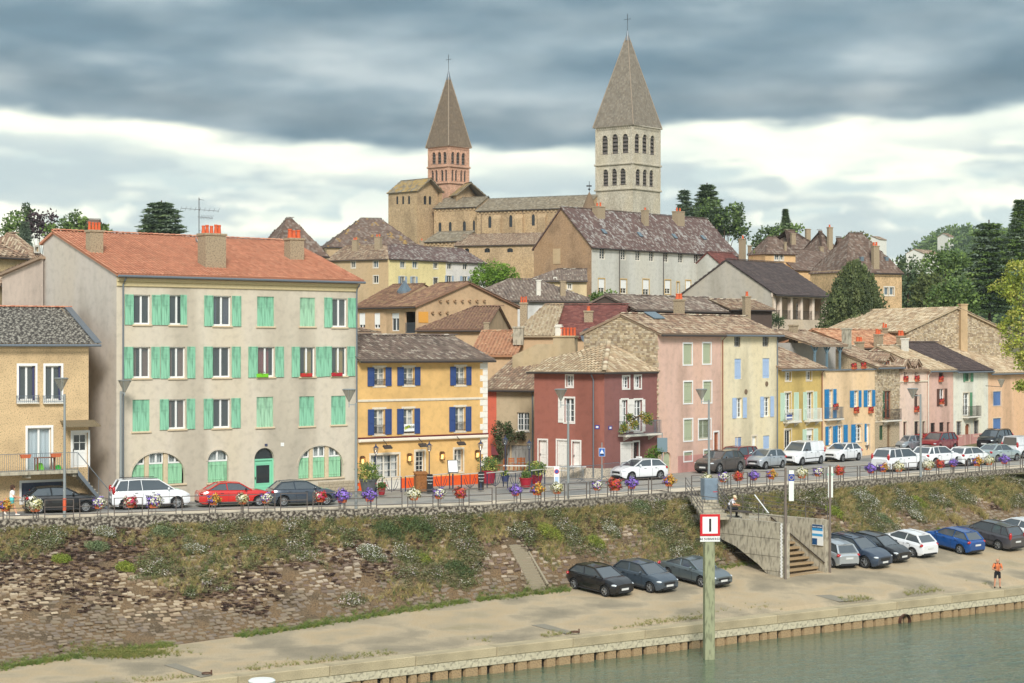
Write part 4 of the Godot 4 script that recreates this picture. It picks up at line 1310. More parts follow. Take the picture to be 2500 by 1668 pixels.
func orange_house():
	var p0 := gd(820.5,119.25);var p1 := gd(1118,126.0)
	var h := house("orange_cafe","bright orange three-storey cafe with navy shutters and white quoins",p0,p1,"house")
	var t:Transform3D = h.t;var L:float = h.L
	var wm := mat("orange",srgb(231,187,120),0.92,"plaster",0.25,{"det":"soft","dscale":0.05})
	var navy := mat("navy",srgb(48,72,124),0.6)
	var stn := mat("surround_stone",srgb(224,212,190),0.9,"plaster",0.5)
	var st := {"fr":M.offwhite,"sh":navy,"style":"panel","rows":3,"sur":stn,"surw":0.12,"surfull":false,"cur":curt(228,226,220),"curx":[[0.0,0.3],[0.7,1.0]]}
	var g := {"guard":0.42};var g2 := {"guard":0.6}
	var W := [
		[4,"w",[1167,142,1268,305],[1107,1165],[1270,1322],g],[4,"w",[1436,140,1534,300],[1378,1435],[1537,1587],g],[4,"w",[1911,133,2003,298],[1860,1909],[2006,2050],g],
		[4,"w",[1165,522,1265,748],[1110,1163],[1267,1325],g2],[4,"w",[1433,515,1531,740],[1376,1432],[1534,1583],g2],[4,"w",[1906,500,1999,718],[1852,1905],[2001,2050],g2],
		[4,"w",[1138,935,1395,1150],0,0,{"cols":4,"surfull":true,"rows":3,"curx":[[0.02,0.2],[0.28,0.48],[0.52,0.7],[0.8,0.97]]}],
		[4,"d",[1546,905,1626,1142],0,0,{"dm":M.offwhite,"glass":[0.12,0.97],"bars":5,"panels":[],"surfull":true,"rv":0.1}],
		[4,"w",[1900,885,1977,1088],0,0,{"rows":4,"surfull":true}]]
	facade(h,t,L,-0.6,8.3,wm,st,W)
	# plinth band in red-orange, between the openings
	var rp := frect(t,4,[1800,1128,1850,1225])
	var pm := mat("plinth_orange",srgb(232,92,30),0.85,"plaster",0.4)
	var xs := [0.0,W[6][-1][0] - 0.13,W[6][-1][2] + 0.13,W[7][-1][0] - 0.13,W[7][-1][2] + 0.13,L]
	for k in 3:
		var b := MB.new();b.box(xs[2 * k],-0.6,0.001,xs[2 * k + 1],rp[3],0.03)
		part(h.root,"plinth",b,pm)
	var lower := MB.new();lower.box(W[6][-1][0] - 0.12,-0.6,0.0,W[6][-1][2] + 0.12,W[6][-1][1] - 0.14,0.02);part(h.root,"door_base",lower,M.offwhite)
	var bnd := MB.new()
	var ys := fhit(t,Q(4,1600,430)).y
	bnd.bbox(0.01,ys - 0.1,0.001,L,ys + 0.06,0.06,0.02)
	part(h.root,"string_course",bnd,stn)
	var ya := fhit(t,Q(4,1600,782)).y
	var aw := MB.new();aw.bbox(0.02,ya - 0.14,0.001,L - 0.05,ya + 0.08,0.24,0.05);part(h.root,"awning_case",aw,mat("cream_paint",srgb(238,226,206),0.5))
	var ar := MB.new();ar.box(0.02,ya + 0.082,0.02,L - 0.05,ya + 0.17,0.22);part(h.root,"awning_cover",ar,mat("maroon",srgb(104,30,34),0.6))
	# quoins
	var y := -0.2;var k := 0
	while y < 8.2:
		var b := MB.new()
		var w:float = 0.62 if k % 2 else 0.38
		b.bbox(L - w,y + 0.008,-0.02,L + 0.03,y + 0.40,0.035,0.012)
		part(h.root,"quoin",b,mat("quoin_white",srgb(236,230,218),0.9,"plaster",0.5))
		y += 0.408;k += 1
	for q in [[1292,865],[1615,848],[1965,832]]:
		var p := fhit(t,Q(4,q[0],q[1]),0.7)
		var b := MB.new()
		b.bar(Vector3(p.x,p.y + 0.6,0.02),Vector3(p.x,p.y + 0.1,0.7),0.03,0.03)
		b.obox(Transform3D(Basis(Vector3.RIGHT,0.6),Vector3(p.x,p.y,0.7)),Vector3(0.6,0.1,0.3))
		var fl := part(h.root,"floodlight",b,M.darksteel)
		var gl := MB.new();gl.obox(Transform3D(Basis(Vector3.RIGHT,0.6),Vector3(p.x,p.y - 0.05,0.72)),Vector3(0.5,0.03,0.22));part(fl,"lens",gl,M.lampmetal)
	# lit wall lanterns
	var lm := StandardMaterial3D.new()
	lm.resource_name = "lamp_glow"
	lm.albedo_color = srgb(255,226,150);lm.emission_enabled = true;lm.emission = srgb(255,214,130);lm.emission_energy_multiplier = 1.1
	for q in [[1052,988],[1481,963],[1778,946],[2100,931]]:
		var p := fhit(t,Q(4,q[0],q[1]))
		var b := MB.new()
		b.box(p.x - 0.13,p.y + 0.16,0.03,p.x + 0.13,p.y + 0.24,0.29);b.box(p.x - 0.09,p.y + 0.24,0.05,p.x + 0.09,p.y + 0.3,0.25);b.box(p.x - 0.13,p.y - 0.26,0.03,p.x + 0.13,p.y - 0.22,0.29)
		for sx in [-0.12,-0.04,0.04,0.12]:
			for sz in [0.04,0.28]:b.box(p.x + sx - 0.012,p.y - 0.22,sz - 0.012,p.x + sx + 0.012,p.y + 0.16,sz + 0.012)
		b.box(p.x - 0.05,p.y - 0.1,0.0,p.x + 0.05,p.y + 0.1,0.05)
		var ln := part(h.root,"wall_lantern",b,mat("bronze",srgb(92,62,40),0.5))
		var e := MB.new();e.box(p.x - 0.05,p.y - 0.2,0.11,p.x + 0.05,p.y + 0.1,0.21);part(ln,"lamp_bulb",e,lm)
		var ol := OmniLight3D.new();ol.name = "lantern_glow";add_child(ol,true)
		ol.position = t * Vector3(p.x,p.y,0.35);ol.light_energy = 0.05;ol.light_color = Color(1,0.8,0.5);ol.light_size = 0.05;ol.omni_range = 6.0;ol.shadow_enabled = true
	# estate agent's sheet on a window
	var r := frect(t,4,[1438,655,1532,722])
	var b := MB.new();b.box(r[0],r[1],0.05,r[2],r[3],0.06)
	var bn := part(h.root,"banner",b,M.white)
	var b2 := MB.new();b2.prism([Vector3(r[0] + 0.05,r[1] + 0.1,0.066),Vector3(r[0] + 0.55,r[1] + 0.3,0.066),Vector3(r[0] + 0.4,r[1] + 0.42,0.066),Vector3(r[0] + 0.05,r[1] + 0.3,0.066)],Vector3(0,0,-0.004));part(bn,"green_print",b2,mat("lime",srgb(190,204,70),0.6))
	text(bn,"A VENDRE",0.17,Vector3((r[0] + r[2]) / 2,r[3] - 0.2,0.066),M.black)
	shell(h,L,8.0,8.25,9.66,4.0,8.25,wm)
	roof_g(h,L,8.25,9.66,4.0,8.0,8.25,0,0,"oldgrey",{"over":0.5,"w":0.24,"l":0.36,"gm":"darksteel","vr":0.3})
	# rafter ends under the eave
	for j in 26:
		var m := MB.new();m.box(0.2 + j * (L - 0.4) / 25 - 0.04,8.02,0.0,0.2 + j * (L - 0.4) / 25 + 0.04,8.12,0.42)
		part(h.root,"rafter_end",m,stn)

func text(parent:Node,s:String,hgt:float,at:Vector3,m:Material,b := Basis(),called := "lettering",font := "Droid Sans"):
	var tm := TextMesh.new()
	tm.text = s
	var f := SystemFont.new()
	f.font_names = PackedStringArray([font]);f.font_weight = 700
	tm.font = f
	tm.font_size = 48
	tm.pixel_size = hgt / 36.0
	tm.depth = 0.008
	var o := MeshInstance3D.new()
	o.mesh = tm;o.material_override = m;o.name = called
	parent.add_child(o,true)
	o.transform = Transform3D(b,at)

func tan_house():
	var h := house("tan_house","tan rendered house behind the cafe terrace with a climbing vine",gd(1112,140.5),gd(1229,138.5))
	var t:Transform3D = h.t;var L:float = h.L
	var wm := plaster("tan_render",196,176,144,"blotch",0.06)
	var gdm := mat("old_grey_wood",srgb(168,166,160),0.9,"grain",0.5,{"sy":0.15})
	facade(h,t,L,-0.6,5.95,wm,{"fr":M.white,"rows":3},[
		[6,"w",[232,550,343,718],0,0,{"cols":4,"sill":M.offwhite}],[6,"c",[180,850,362,1040],0,0,{"sh":gdm,"style":"plank"}],[6,"d",[128,842,166,1030],0,0,{"dm":gdm}]])
	var cr := MB.new()
	var u := fhit(t,Q(6,45,600)).x
	cr.box(0.0,-0.6,0.001,u,5.9,0.03)
	part(h.root,"coral_strip",cr,plaster("coral",214,108,84))
	shell(h,L,9.0,5.95,8.05,5.0,6.0,wm)
	roof_g(h,L,5.95,8.05,5.0,9.0,6.0,0,0,"old",{"over":0.45,"w":0.24,"l":0.36,"gm":"darksteel"})
	downpipe(h,t,L - 0.2,0,5.8,M.zinc)

func red_house():
	var pa := gd(1226,133.0);var pb := gd(1387,129.8);var pc := gd(1510,134.4)
	var h := house("red_house","brick-red corner house with white windows, plant balcony and hipped tile roof",pa,pb)
	var t:Transform3D = h.t;var L:float = h.L
	var t2 := frame(pb,pc);var L2 := Vector2(pc.x - pb.x,pc.z - pb.z).length()
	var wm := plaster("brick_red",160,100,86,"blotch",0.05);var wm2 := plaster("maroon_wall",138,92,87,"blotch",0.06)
	var wh := mat("oldwhite",srgb(232,228,220),0.7,"plaster",0.4)
	var ey := 7.28
	var st := {"fr":M.white,"sur":wh,"surw":0.1,"sh":wh,"style":"plank","rows":3}
	facade(h,t,L,-0.6,ey,wm,st,[
		[6,"w",[682,212,740,315]],[6,"w",[665,420,752,640],[610,658],0,{"rows":4}],
		[6,"d",[430,803,505,1062],0,0,{"dm":wh}],[6,"c",[598,805,690,1070],0,0,{}],[6,"d",[737,815,808,1075],0,0,{"dm":wh}]])
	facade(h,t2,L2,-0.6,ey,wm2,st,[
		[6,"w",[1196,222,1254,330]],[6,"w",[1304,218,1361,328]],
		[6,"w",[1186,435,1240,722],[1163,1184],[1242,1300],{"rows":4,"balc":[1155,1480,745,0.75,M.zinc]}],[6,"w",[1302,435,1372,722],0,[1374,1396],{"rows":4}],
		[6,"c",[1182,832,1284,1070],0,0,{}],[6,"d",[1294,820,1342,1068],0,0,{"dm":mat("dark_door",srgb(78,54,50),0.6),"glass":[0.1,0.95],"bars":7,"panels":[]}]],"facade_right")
	# whitewashed base
	for q in [[t,L,[0.0,1.0]],[t2,L2,[0.0,0.3]]]:
		var b := MB.new()
		var tt:Transform3D = q[0]
		b.box(0.0,-0.6,-0.01,q[1] * q[2][1],0.62,0.02)
		part(h.root,"whitewashed_base",b,mat("whitewash",srgb(224,214,196),0.95,"crust",0.3),rel(h,tt))
	for q in [[t,[945,665,985,700]],[t2,[1065,673,1096,706]]]:
		var r := frect(q[0],6,q[1]);var b := MB.new()
		b.box(r[0],r[1],0.005,r[2],r[3],0.03)
		var sg := part(h.root,"street_sign",b,mat("enamel_blue",srgb(40,52,150),0.3),rel(h,q[0]))
		var s := MB.new()
		for f in [0.62,0.38]:s.box(lerpf(r[0],r[2],0.2),lerpf(r[1],r[3],f) - 0.04,0.031,lerpf(r[0],r[2],0.8),lerpf(r[1],r[3],f) + 0.04,0.034)
		part(sg,"white_print",s,M.white)
	downpipe(h,t,fhit(t,Q(6,935,600)).x,0,7.1,M.zinc)
	# back and sides, in root axes
	var c:Vector3 = h.inv * pc
	var back := c + Vector3(-2.0,0,-5.0)
	for q in [[c,back],[back,Vector3(0,0,-7.5)],[Vector3(0,0,-7.5),Vector3.ZERO]]:
		side(h,[q[0] + Vector3(0,-0.6,0),q[1] + Vector3(0,-0.6,0),q[1] + Vector3(0,ey,0),q[0] + Vector3(0,ey,0)],wm)
	var ap:Vector3 = h.inv * at_d(Q(5,1070,1342),135.5)
	var e0 := Vector3(-0.35,ey + 0.0,0.4);var e1 := Vector3(L + 0.25,ey + 0.0,0.45)
	var lf:Vector3 = h.inv * plane_hit(Plane(t * e0,t * e1,t * ap),Vector2(1256,824))
	var d2 := (c - Vector3(L,0,0)).normalized()
	var e2 := c + Vector3(0,ey + 0.0,0) + d2 * 0.1 + Vector3(0.2,0,0.4)
	roof(h.root,e0,e1,ap,lf,"pale",{"w":0.24,"l":0.36,"name":"roof"})
	h.plane = Plane(e0,e1,ap)
	roof(h.root,e1 + Vector3(0.0,0,0),e2,ap + Vector3(0.02,0,0),ap,"pale",{"w":0.24,"l":0.36})
	roof(h.root,e2,back + Vector3(0.4,ey,-0.3),ap,ap,"pale",{"w":0.24,"l":0.36})
	roof(h.root,back + Vector3(0.4,ey,-0.3),Vector3(-0.3,ey,-7.8),lf,ap,"pale",{"w":0.24,"l":0.36})
	roof(h.root,Vector3(-0.3,ey,-7.8),e0,lf,lf + Vector3(0,0,-0.01),"pale",{"w":0.24,"l":0.36})
	var hp := [];var hc := []
	for k in 14:
		var f := (k + 0.5) / 14.0
		var dir := (ap - e1).normalized()
		var x := Vector3.UP.cross(dir).normalized()
		hp.append(Transform3D(Basis(x,dir.cross(x),dir).scaled_local(Vector3(0.36,0.24,0.5)),e1.lerp(ap,f) + Vector3.UP * 0.12));hc.append(PAL.pale[k % 6])
	many(h.root,"hip_tiles",tile_mesh.canal,M.copies,hp,hc)
	for q in [[e0,e1],[e1,e2]]:
		var g := MB.new();g.tube([q[0] + Vector3(0,-0.06,0.06),q[1] + Vector3(0,-0.06,0.06)],0.075,7);part(h.root,"gutter",g,M.darksteel)

var ROW := []   # corners of the straight row of houses to the right
func row_at(px:float) -> Vector3:
	var r := (px - CX) / F
	var t := (r * 134.5 - 10.6) / (0.6266 - r * 0.7793)
	return Vector3(10.6 + 0.6266 * t,0,-(134.5 + 0.7793 * t))
func row_house(called:String,label:String,x0:float,x1:float) -> Dictionary:
	return house(called,label,row_at(x0),row_at(x1))
func stone_wall(h:Dictionary,t:Transform3D,poly:Array,holes:Array,sz:float,pal:Array):  # uneven stones over a wall outline given in the wall's own x, y
	var pg := PackedVector2Array()
	for p in poly:pg.append(p)
	var lo := pg[0];var hi := pg[0]
	for p in pg:lo = lo.min(p);hi = hi.max(p)
	var m := MB.new()
	m.bbox(-0.5,-0.5,-0.5,0.5,0.5,0.5,0.14)
	var ms := m.mesh()
	var xs := [];var cs := []
	var y := lo.y
	while y < hi.y:
		var hh := sz * rng.randf_range(0.55,0.8)
		var x := lo.x + rng.randf() * sz
		while x < hi.x:
			var w := sz * rng.randf_range(0.7,1.6)
			var c := Vector2(x + w / 2,y + hh / 2)
			var ok := Geometry2D.is_point_in_polygon(c,pg)
			for q in holes:
				if c.x > q[0] - w * 0.4 and c.x < q[2] + w * 0.4 and c.y > q[1] - hh * 0.4 and c.y < q[3] + hh * 0.4:ok = false
			if ok:
				xs.append(Transform3D(Basis(Vector3.BACK,rng.randf_range(-0.06,0.06)).scaled_local(Vector3(w * 0.92,hh * 0.9,0.1)),Vector3(c.x,c.y,rng.randf_range(-0.02,0.02))))
				cs.append(pal[rng.randi() % pal.size()] * rng.randf_range(0.85,1.12))
			x += w
		y += hh
	var o := many(h.root,"wall_stones",ms,M.copies,xs,cs)
	o.transform = rel(h,t)
var stonepal := [lin(196,176,144),lin(178,158,128),lin(208,192,164),lin(160,140,116),lin(186,170,146)]

func right_row():
	var old := {"w":0.24,"l":0.36}
	var lt := mat("limestone",srgb(226,212,188),0.9,"plaster",0.5)
	# pink tall house
	var h := row_house("pink_house","tall salmon pink house with sage green closed shutters and rubble gable",1509.5,1655.5)
	var wm := plaster("salmon",220,184,166,"blotch",0.06)
	var sage := mat("sage",srgb(172,180,150),0.7)
	var st := {"fr":M.white,"sh":sage,"style":"plank","sur":M.white,"surw":0.1}
	facade(h,h.t,h.L,-0.6,10.02,wm,st,[
		[5,"c",[1748,1343,1826,1530]],[5,"c",[1926,1338,1998,1522]],[6,"c",[1752,272,1828,463]],[6,"c",[1930,268,2004,458]],[6,"c",[1753,614,1830,805]],
		[6,"b",[1888,615,1997,790],0,0,{"bars":sage}],[6,"c",[1754,912,1827,990]],[6,"d",[1567,910,1635,1092],0,0,{"dm":sage,"arch":0.3,"sur":null}],[6,"d",[2027,730,2068,932],0,0,{"dm":mat("chestnut",srgb(146,84,52),0.6)}],[6,"c",[1935,895,1995,1000]]])
	var mv := MB.new();mv.box(2.6,-0.6,0.001,h.L,1.1,0.015);part(h.root,"mauve_base",mv,plaster("mauve",206,152,144))
	shell(h,h.L,6.6,10.02,11.3,3.2,10.0,mat("mortar",srgb(188,172,146),0.95,"crust",0.3))
	roof_g(h,h.L,10.02,11.3,3.2,6.6,10.0,0,0,"old",{"w":0.24,"l":0.36,"vr":0.0,"gm":"darksteel"})
	var gt := frame(h.t * Vector3(0,0,-6.6),h.t * Vector3.ZERO)
	stone_wall(h,gt,[Vector2(0,4),Vector2(6.6,4),Vector2(6.6,10.0),Vector2(3.4,11.25),Vector2(0,9.95)],[],0.21,stonepal)
	chimney(h,5,1675,1795,935,1075,2,null,{"ph":2.0})
	var sk := MB.new()
	var pl:Plane = Plane(h.t.basis * h.plane.normal,h.t * (h.plane.normal * h.plane.d))
	var cs := []
	for q in [[1480,1128],[1580,1128],[1490,1072],[1385,1072]]:cs.append(h.inv * plane_hit(pl,Q(5,q[0],q[1])) + Vector3(0,0.12,0.03))
	sk.prism(cs,Vector3(0,0.06,0));part(h.root,"skylight",sk,M.bluepane)
	# cream tall house
	h = row_house("cream_house","tall cream house with pale blue shutters beside the pink one",1655.5,1783.5)
	wm = plaster("cream",230,217,184,"blotch",0.06)
	var pb := mat("paleblue",srgb(168,190,220),0.7)
	st = {"fr":M.white,"sh":pb,"style":"plank","rows":4}
	facade(h,h.t,h.L,-0.6,10.05,wm,st,[
		[5,"b",[2213,1272,2270,1370],0,0,{}],[7,"b",[208,1145,260,1230],0,0,{}],[6,"c",[2216,60,2279,245],0,0,{}],[8,"c",[208,50,266,213],0,0,{}],
		[6,"w",[2230,417,2284,598],[2192,2228],[2288,2322],{}],[8,"w",[215,367,266,528],[186,214],[268,297],{}],
		[6,"c",[2220,775,2280,930],0,0,{}],[8,"c",[2,697,38,838],0,0,{}],[8,"c",[213,684,266,815],0,0,{}],[8,"d",[122,690,158,842],0,0,{"dm":M.white,"sur":lt}]])
	shell(h,h.L,6.6,10.05,11.3,3.2,10.0,wm)
	roof_g(h,h.L,10.05,11.3,3.2,6.6,10.0,0,0,"old",{"w":0.24,"l":0.36,"vl":0.0,"vr":0.3})
	downpipe(h,h.t,h.L - 0.1,0,9.9,M.zinc);downpipe(h,h.t,0.05,0,9.9,mat("rustpipe",srgb(150,100,76),0.8))
	for q in [[70,325],[240,260]]:
		var p := fhit(h.t,Q(8,q[0],q[1]));var b := MB.new()
		b.lathe([[0.2,0],[0.2,0.05],[0.001,0.06]],Vector3(p.x,p.y,0),12,Basis(Vector3.RIGHT,PI / 2));part(h.root,"anchor_plate",b,mat("anchor",srgb(120,100,80),0.9))
	# yellow
	h = row_house("yellow_house","mustard yellow narrow house with mint louvred shutters",1783.5,1886)
	wm = plaster("mustard",210,182,112,"blotch",0.06)
	var pm := mat("palemint",srgb(200,222,200),0.7)
	st = {"fr":M.white,"sh":pm,"style":"louvrefull","rows":3,"sur":lt,"surw":0.1}
	var ey := fhit(h.t,Q(8,520,128)).y
	facade(h,h.t,h.L,-0.6,ey,wm,st,[
		[8,"w",[395,163,440,235]],[8,"w",[566,156,608,230]],[8,"w",[388,332,440,560],[350,387],[462,500],{"balc":[375,488,566,0.5,M.white],"rows":4}],[8,"w",[568,327,620,553],[537,566],[623,650],{"balc":[548,657,556,0.5,M.white],"rows":4}],
		[8,"d",[387,635,442,800],0,0,{"dm":M.white,"glass":[0.1,0.93],"bars":1,"panels":[]}],[8,"w",[565,632,621,752],[533,563],[624,657],{"blind":0.42}]])
	var r := frect(h.t,8,[405,495,452,555],0.55)
	var bb := MB.new();bb.box(r[0],r[1],0.53,r[2],r[3],0.55)
	var sg := part(h.root,"sale_sign",bb,M.white)
	var b2 := MB.new();b2.box(r[0] + 0.02,lerpf(r[1],r[3],0.42),0.552,r[2] - 0.02,lerpf(r[1],r[3],0.72),0.556);b2.box(r[0] + 0.02,r[1] + 0.02,0.552,r[2] - 0.02,lerpf(r[1],r[3],0.2),0.556);part(sg,"blue_print",b2,mat("printblue",srgb(50,70,140),0.5))
	text(sg,"A VENDRE",0.2,Vector3((r[0] + r[2]) / 2,lerpf(r[1],r[3],0.86) - 0.03,0.552),M.black)
	shell(h,h.L,8,ey,ey + 1.7,4.5,ey,wm)
	roof_g(h,h.L,ey,ey + 1.7,4.5,8,ey,0,0,"old",{"w":0.24,"l":0.36,"over":0.5})
	downpipe(h,h.t,h.L - 0.1,0,ey - 0.1,M.rustpipe)
	chimney(h,7,435,528,1050,1245,0)
	# peach house with roof terrace
	h = row_house("peach_house","pale peach house with vivid blue shutters and a roof terrace",1886,2008)
	wm = plaster("peach",240,208,166,"blotch",0.05)
	var vb := mat("vividblue",srgb(24,124,180),0.55)
	ey = fhit(h.t,Q(8,920,150)).y
	st = {"fr":M.white,"sh":vb,"style":"plank","rows":4,"sur":mat("grey_stone",srgb(206,196,180),0.9,"plaster",0.5),"surw":0.07}
	facade(h,h.t,h.L,-0.6,ey,wm,st,[
		[8,"w",[751,307,782,540],[713,749],[785,810],{"balc":[712,840,545,0.45,M.zinc],"balcm":M.offwhite}],[8,"w",[955,315,989,448],[922,953],[994,1015],{}],[8,"w",[1067,313,1099,443],[1035,1065],[1104,1127],{}],
		[8,"w",[747,609,776,757],[720,745],[783,800],{}],[8,"w",[822,602,862,750],[803,819],[869,902],{}],[8,"w",[969,592,1021,735],[932,966],[1042,1056],{"arch":0.3}],[8,"d",[1058,592,1084,802],0,0,{"dm":M.white}]])
	var pp := MB.new();pp.box(-0.05,ey,-0.25,h.L + 0.05,ey + 0.12,0.14);part(h.root,"parapet_cap",pp,M.zinc)
	shell(h,h.L,9,ey,ey,4.5,ey,wm)
	var fl := MB.new();fl.box(0,ey - 0.3,-9,h.L,ey - 0.25,-0.25);part(h.root,"terrace_floor",fl,M.concrete)
	# set-back top storey with a tiled canopy on blue posts
	var b := MB.new();b.box(0.1,ey - 0.3,-6.0,h.L - 1.4,ey + 2.3,-3.0);part(h.root,"attic_wall",b,plaster("greyplaster",178,174,168))
	var bx := mat("greyblue",srgb(104,128,140),0.7)
	for x in [0.4,2.4,4.6]:
		var q := MB.new();q.box(x - 0.08,ey - 0.25,-0.95,x + 0.08,ey + 2.1,-0.8)
		for sx in [-1,1]:q.bar(Vector3(x,ey + 1.4,-0.87),Vector3(x + sx * 0.6,ey + 2.1,-0.87),0.09,0.09)
		part(h.root,"canopy_post",q,bx)
	roof(h.root,Vector3(-0.2,ey + 2.1,-0.5),Vector3(5.4,ey + 2.1,-0.5),Vector3(5.4,ey + 3.3,-4.5),Vector3(-0.2,ey + 3.3,-4.5),"old",{"w":0.24,"l":0.36,"ridge":true})
	roof(h.root,Vector3(5.4,ey + 2.1,-8.5),Vector3(-0.2,ey + 2.1,-8.5),Vector3(-0.2,ey + 3.3,-4.5),Vector3(5.4,ey + 3.3,-4.5),"old",old)
	h.plane = Plane(Vector3(-0.2,ey + 2.1,-0.5),Vector3(5.4,ey + 2.1,-0.5),Vector3(5.4,ey + 3.3,-4.5))
	chimney(h,7,870,968,1078,1190,0,M.concrete)
	# narrow stone house
	h = row_house("stone_house","narrow rubble stone house with brown dormer and iron balcony",2008,2064.5)
	wm = mat("mortar2",srgb(186,170,144),0.95,"crust",0.3)
	ey = fhit(h.t,Q(8,1230,120)).y
	var bw := mat("redbrown",srgb(150,84,56),0.6)
	st = {"fr":bw,"sh":mat("bottlegreen",srgb(56,94,60),0.6),"style":"plank","rows":3,"fw":0.09}
	var lst := [[8,"w",[1203,317,1262,548],[1188,1201],0,{"balc":[1186,1310,556,0.5,M.darksteel],"pane":M.darkpane}],[8,"w",[1166,600,1201,720],0,0,{"fr":M.bottlegreen,"pane":M.darkpane}],[8,"d",[1229,594,1256,785],0,0,{"dm":mat("oldbrown",srgb(128,104,76),0.8)}]]
	facade(h,h.t,h.L,-0.6,ey,wm,st,lst)
	var yb := fhit(h.t,Q(8,1230,565)).y
	stone_wall(h,h.t,[Vector2(0,yb),Vector2(h.L,yb),Vector2(h.L,ey),Vector2(0,ey)],[lst[0][-1]],0.2,stonepal)
	var lw := MB.new();lw.box(0,yb - 0.05,0.0,h.L,yb + 0.02,0.06);part(h.root,"string_course",lw,lt)
	shell(h,h.L,8,ey,ey + 1.6,4.5,ey,wm)
	roof_g(h,h.L,ey,ey + 1.6,4.5,8,ey,0,0,"old",{"w":0.24,"l":0.36,"over":0.4})
	dormer(h,[1207,75,1250,213],8,bw,lt)
	# house with two dormers
	h = row_house("dormer_house","pale pink house with two small gabled dormers and geraniums",2064.5,2128)
	wm = plaster("palepink",232,206,188,"blotch",0.06)
	ey = fhit(h.t,Q(8,1440,235)).y
	st = {"fr":mat("darkwood",srgb(92,62,50),0.6),"pane":M.darkpane,"rows":2,"sur":lt,"surw":0.07}
	facade(h,h.t,h.L,-0.6,ey,wm,st,[[8,"w",[1452,342,1487,478],0,0,{"arch":0.25,"sur":null}],[8,"d",[1360,570,1389,730],0,0,{"dm":M.darkwood}],[8,"b",[1451,567,1487,698],0,0,{}],[8,"w",[1516,567,1540,692]]])
	var cn := MB.new();cn.bbox(0,ey - 0.12,0.001,h.L,ey + 0.02,0.1,0.02);part(h.root,"string_course",cn,lt)
	shell(h,h.L,8,ey + 0.9,ey + 2.4,4.5,ey + 0.9,wm)
	var up := MB.new();up.quad(Vector3(0,ey,-0.02),Vector3(h.L,ey,-0.02),Vector3(h.L,ey + 0.9,-0.02),Vector3(0,ey + 0.9,-0.02));part(h.root,"knee_wall",up,wm)
	roof_g(h,h.L,ey + 0.9,ey + 2.4,4.5,8,ey + 0.9,0,0,"old",{"w":0.24,"l":0.36,"over":0.3,"gutter":false})
	dormer(h,[1360,122,1386,238],8,M.darkwood,wm);dormer(h,[1448,118,1476,238],8,M.darkwood,wm)
	chimney(h,7,1132,1228,1128,1236,2);chimney(h,7,975,1072,1188,1270,2)
	# pink house with brown shutters
	h = row_house("rose_house","rose pink house with dark brown shutters and flower boxes",2128,2188)
	wm = plaster("rose",222,184,167,"blotch",0.06)
	ey = fhit(h.t,Q(8,1665,145)).y
	st = {"fr":M.darkwood,"pane":M.darkpane,"rows":2,"sh":M.darkwood,"style":"plank"}
	facade(h,h.t,h.L,-0.6,ey,wm,st,[[8,"w",[1654,167,1690,243]],[8,"w",[1657,300,1696,438],[1635,1655],[1698,1718],{"fr":M.white}],[8,"b",[1586,580,1622,690]],[8,"b",[1658,575,1696,690]],[8,"d",[1719,574,1745,705],0,0,{"dm":M.darkwood}]])
	shell(h,h.L,8,ey,ey + 2.0,5,ey,wm)
	roof_g(h,h.L,ey,ey + 2.0,5,8,ey,0,0,"pale",{"w":0.24,"l":0.36,"over":0.4})
	downpipe(h,h.t,0.06,0,ey - 0.1,M.offwhite)
	chimney(h,7,1355,1432,1160,1275,0,M.offwhite);chimney(h,7,1318,1420,1140,1230,3)
	# white house
	h = row_house("white_house","white rendered house with green shutters, arched brown door and pink base",2188,2268)
	wm = plaster("chalk",232,230,214,"blotch",0.06)
	ey = fhit(h.t,Q(8,1920,145)).y
	var gn := mat("leafgreen",srgb(92,144,108),0.65)
	st = {"fr":M.white,"rows":4,"sh":gn,"style":"plank","sur":lt,"surw":0.06}
	facade(h,h.t,h.L,-0.6,ey,wm,st,[[8,"w",[1867,153,1907,240],[1852,1866],[1910,1932],{"fr":gn}],[8,"w",[1852,333,1902,520],0,[1905,1924],{"balc":[1846,1957,525,0.6,M.darksteel]}],[8,"b",[1796,567,1839,690]],[8,"b",[1938,560,1978,685]],[8,"d",[1867,588,1907,758],0,0,{"dm":M.chestnut,"arch":0.2}]])
	var pk := MB.new();pk.box(0,-0.6,0.001,h.L,0.95,0.02);part(h.root,"pink_base",pk,M.mauve)
	shell(h,h.L,10,ey,ey + 2.4,5.5,ey,wm)
	roof_g(h,h.L,ey,ey + 2.4,5.5,10,ey,0,0,"dark",{"w":0.24,"l":0.36,"over":0.5})
	# far orange house
	h = row_house("apricot_house","apricot house with closed blue shutters at the end of the row",2268,2400)
	wm = plaster("apricot",236,194,156,"blotch",0.05)
	ey = fhit(h.t,Q(8,2200,165)).y
	st = {"fr":M.white,"sh":mat("denim",srgb(92,126,178),0.65),"style":"plank","sur":lt,"surw":0.06}
	facade(h,h.t,h.L,-0.6,ey,wm,st,[[8,"c",[2097,322,2162,438]],[8,"c",[2096,542,2162,655]]])
	shell(h,h.L,9,ey,ey + 2.2,5,ey,wm)
	roof_g(h,h.L,ey,ey + 2.2,5,9,ey,0,0,"pale",{"w":0.24,"l":0.36,"over":0.4})

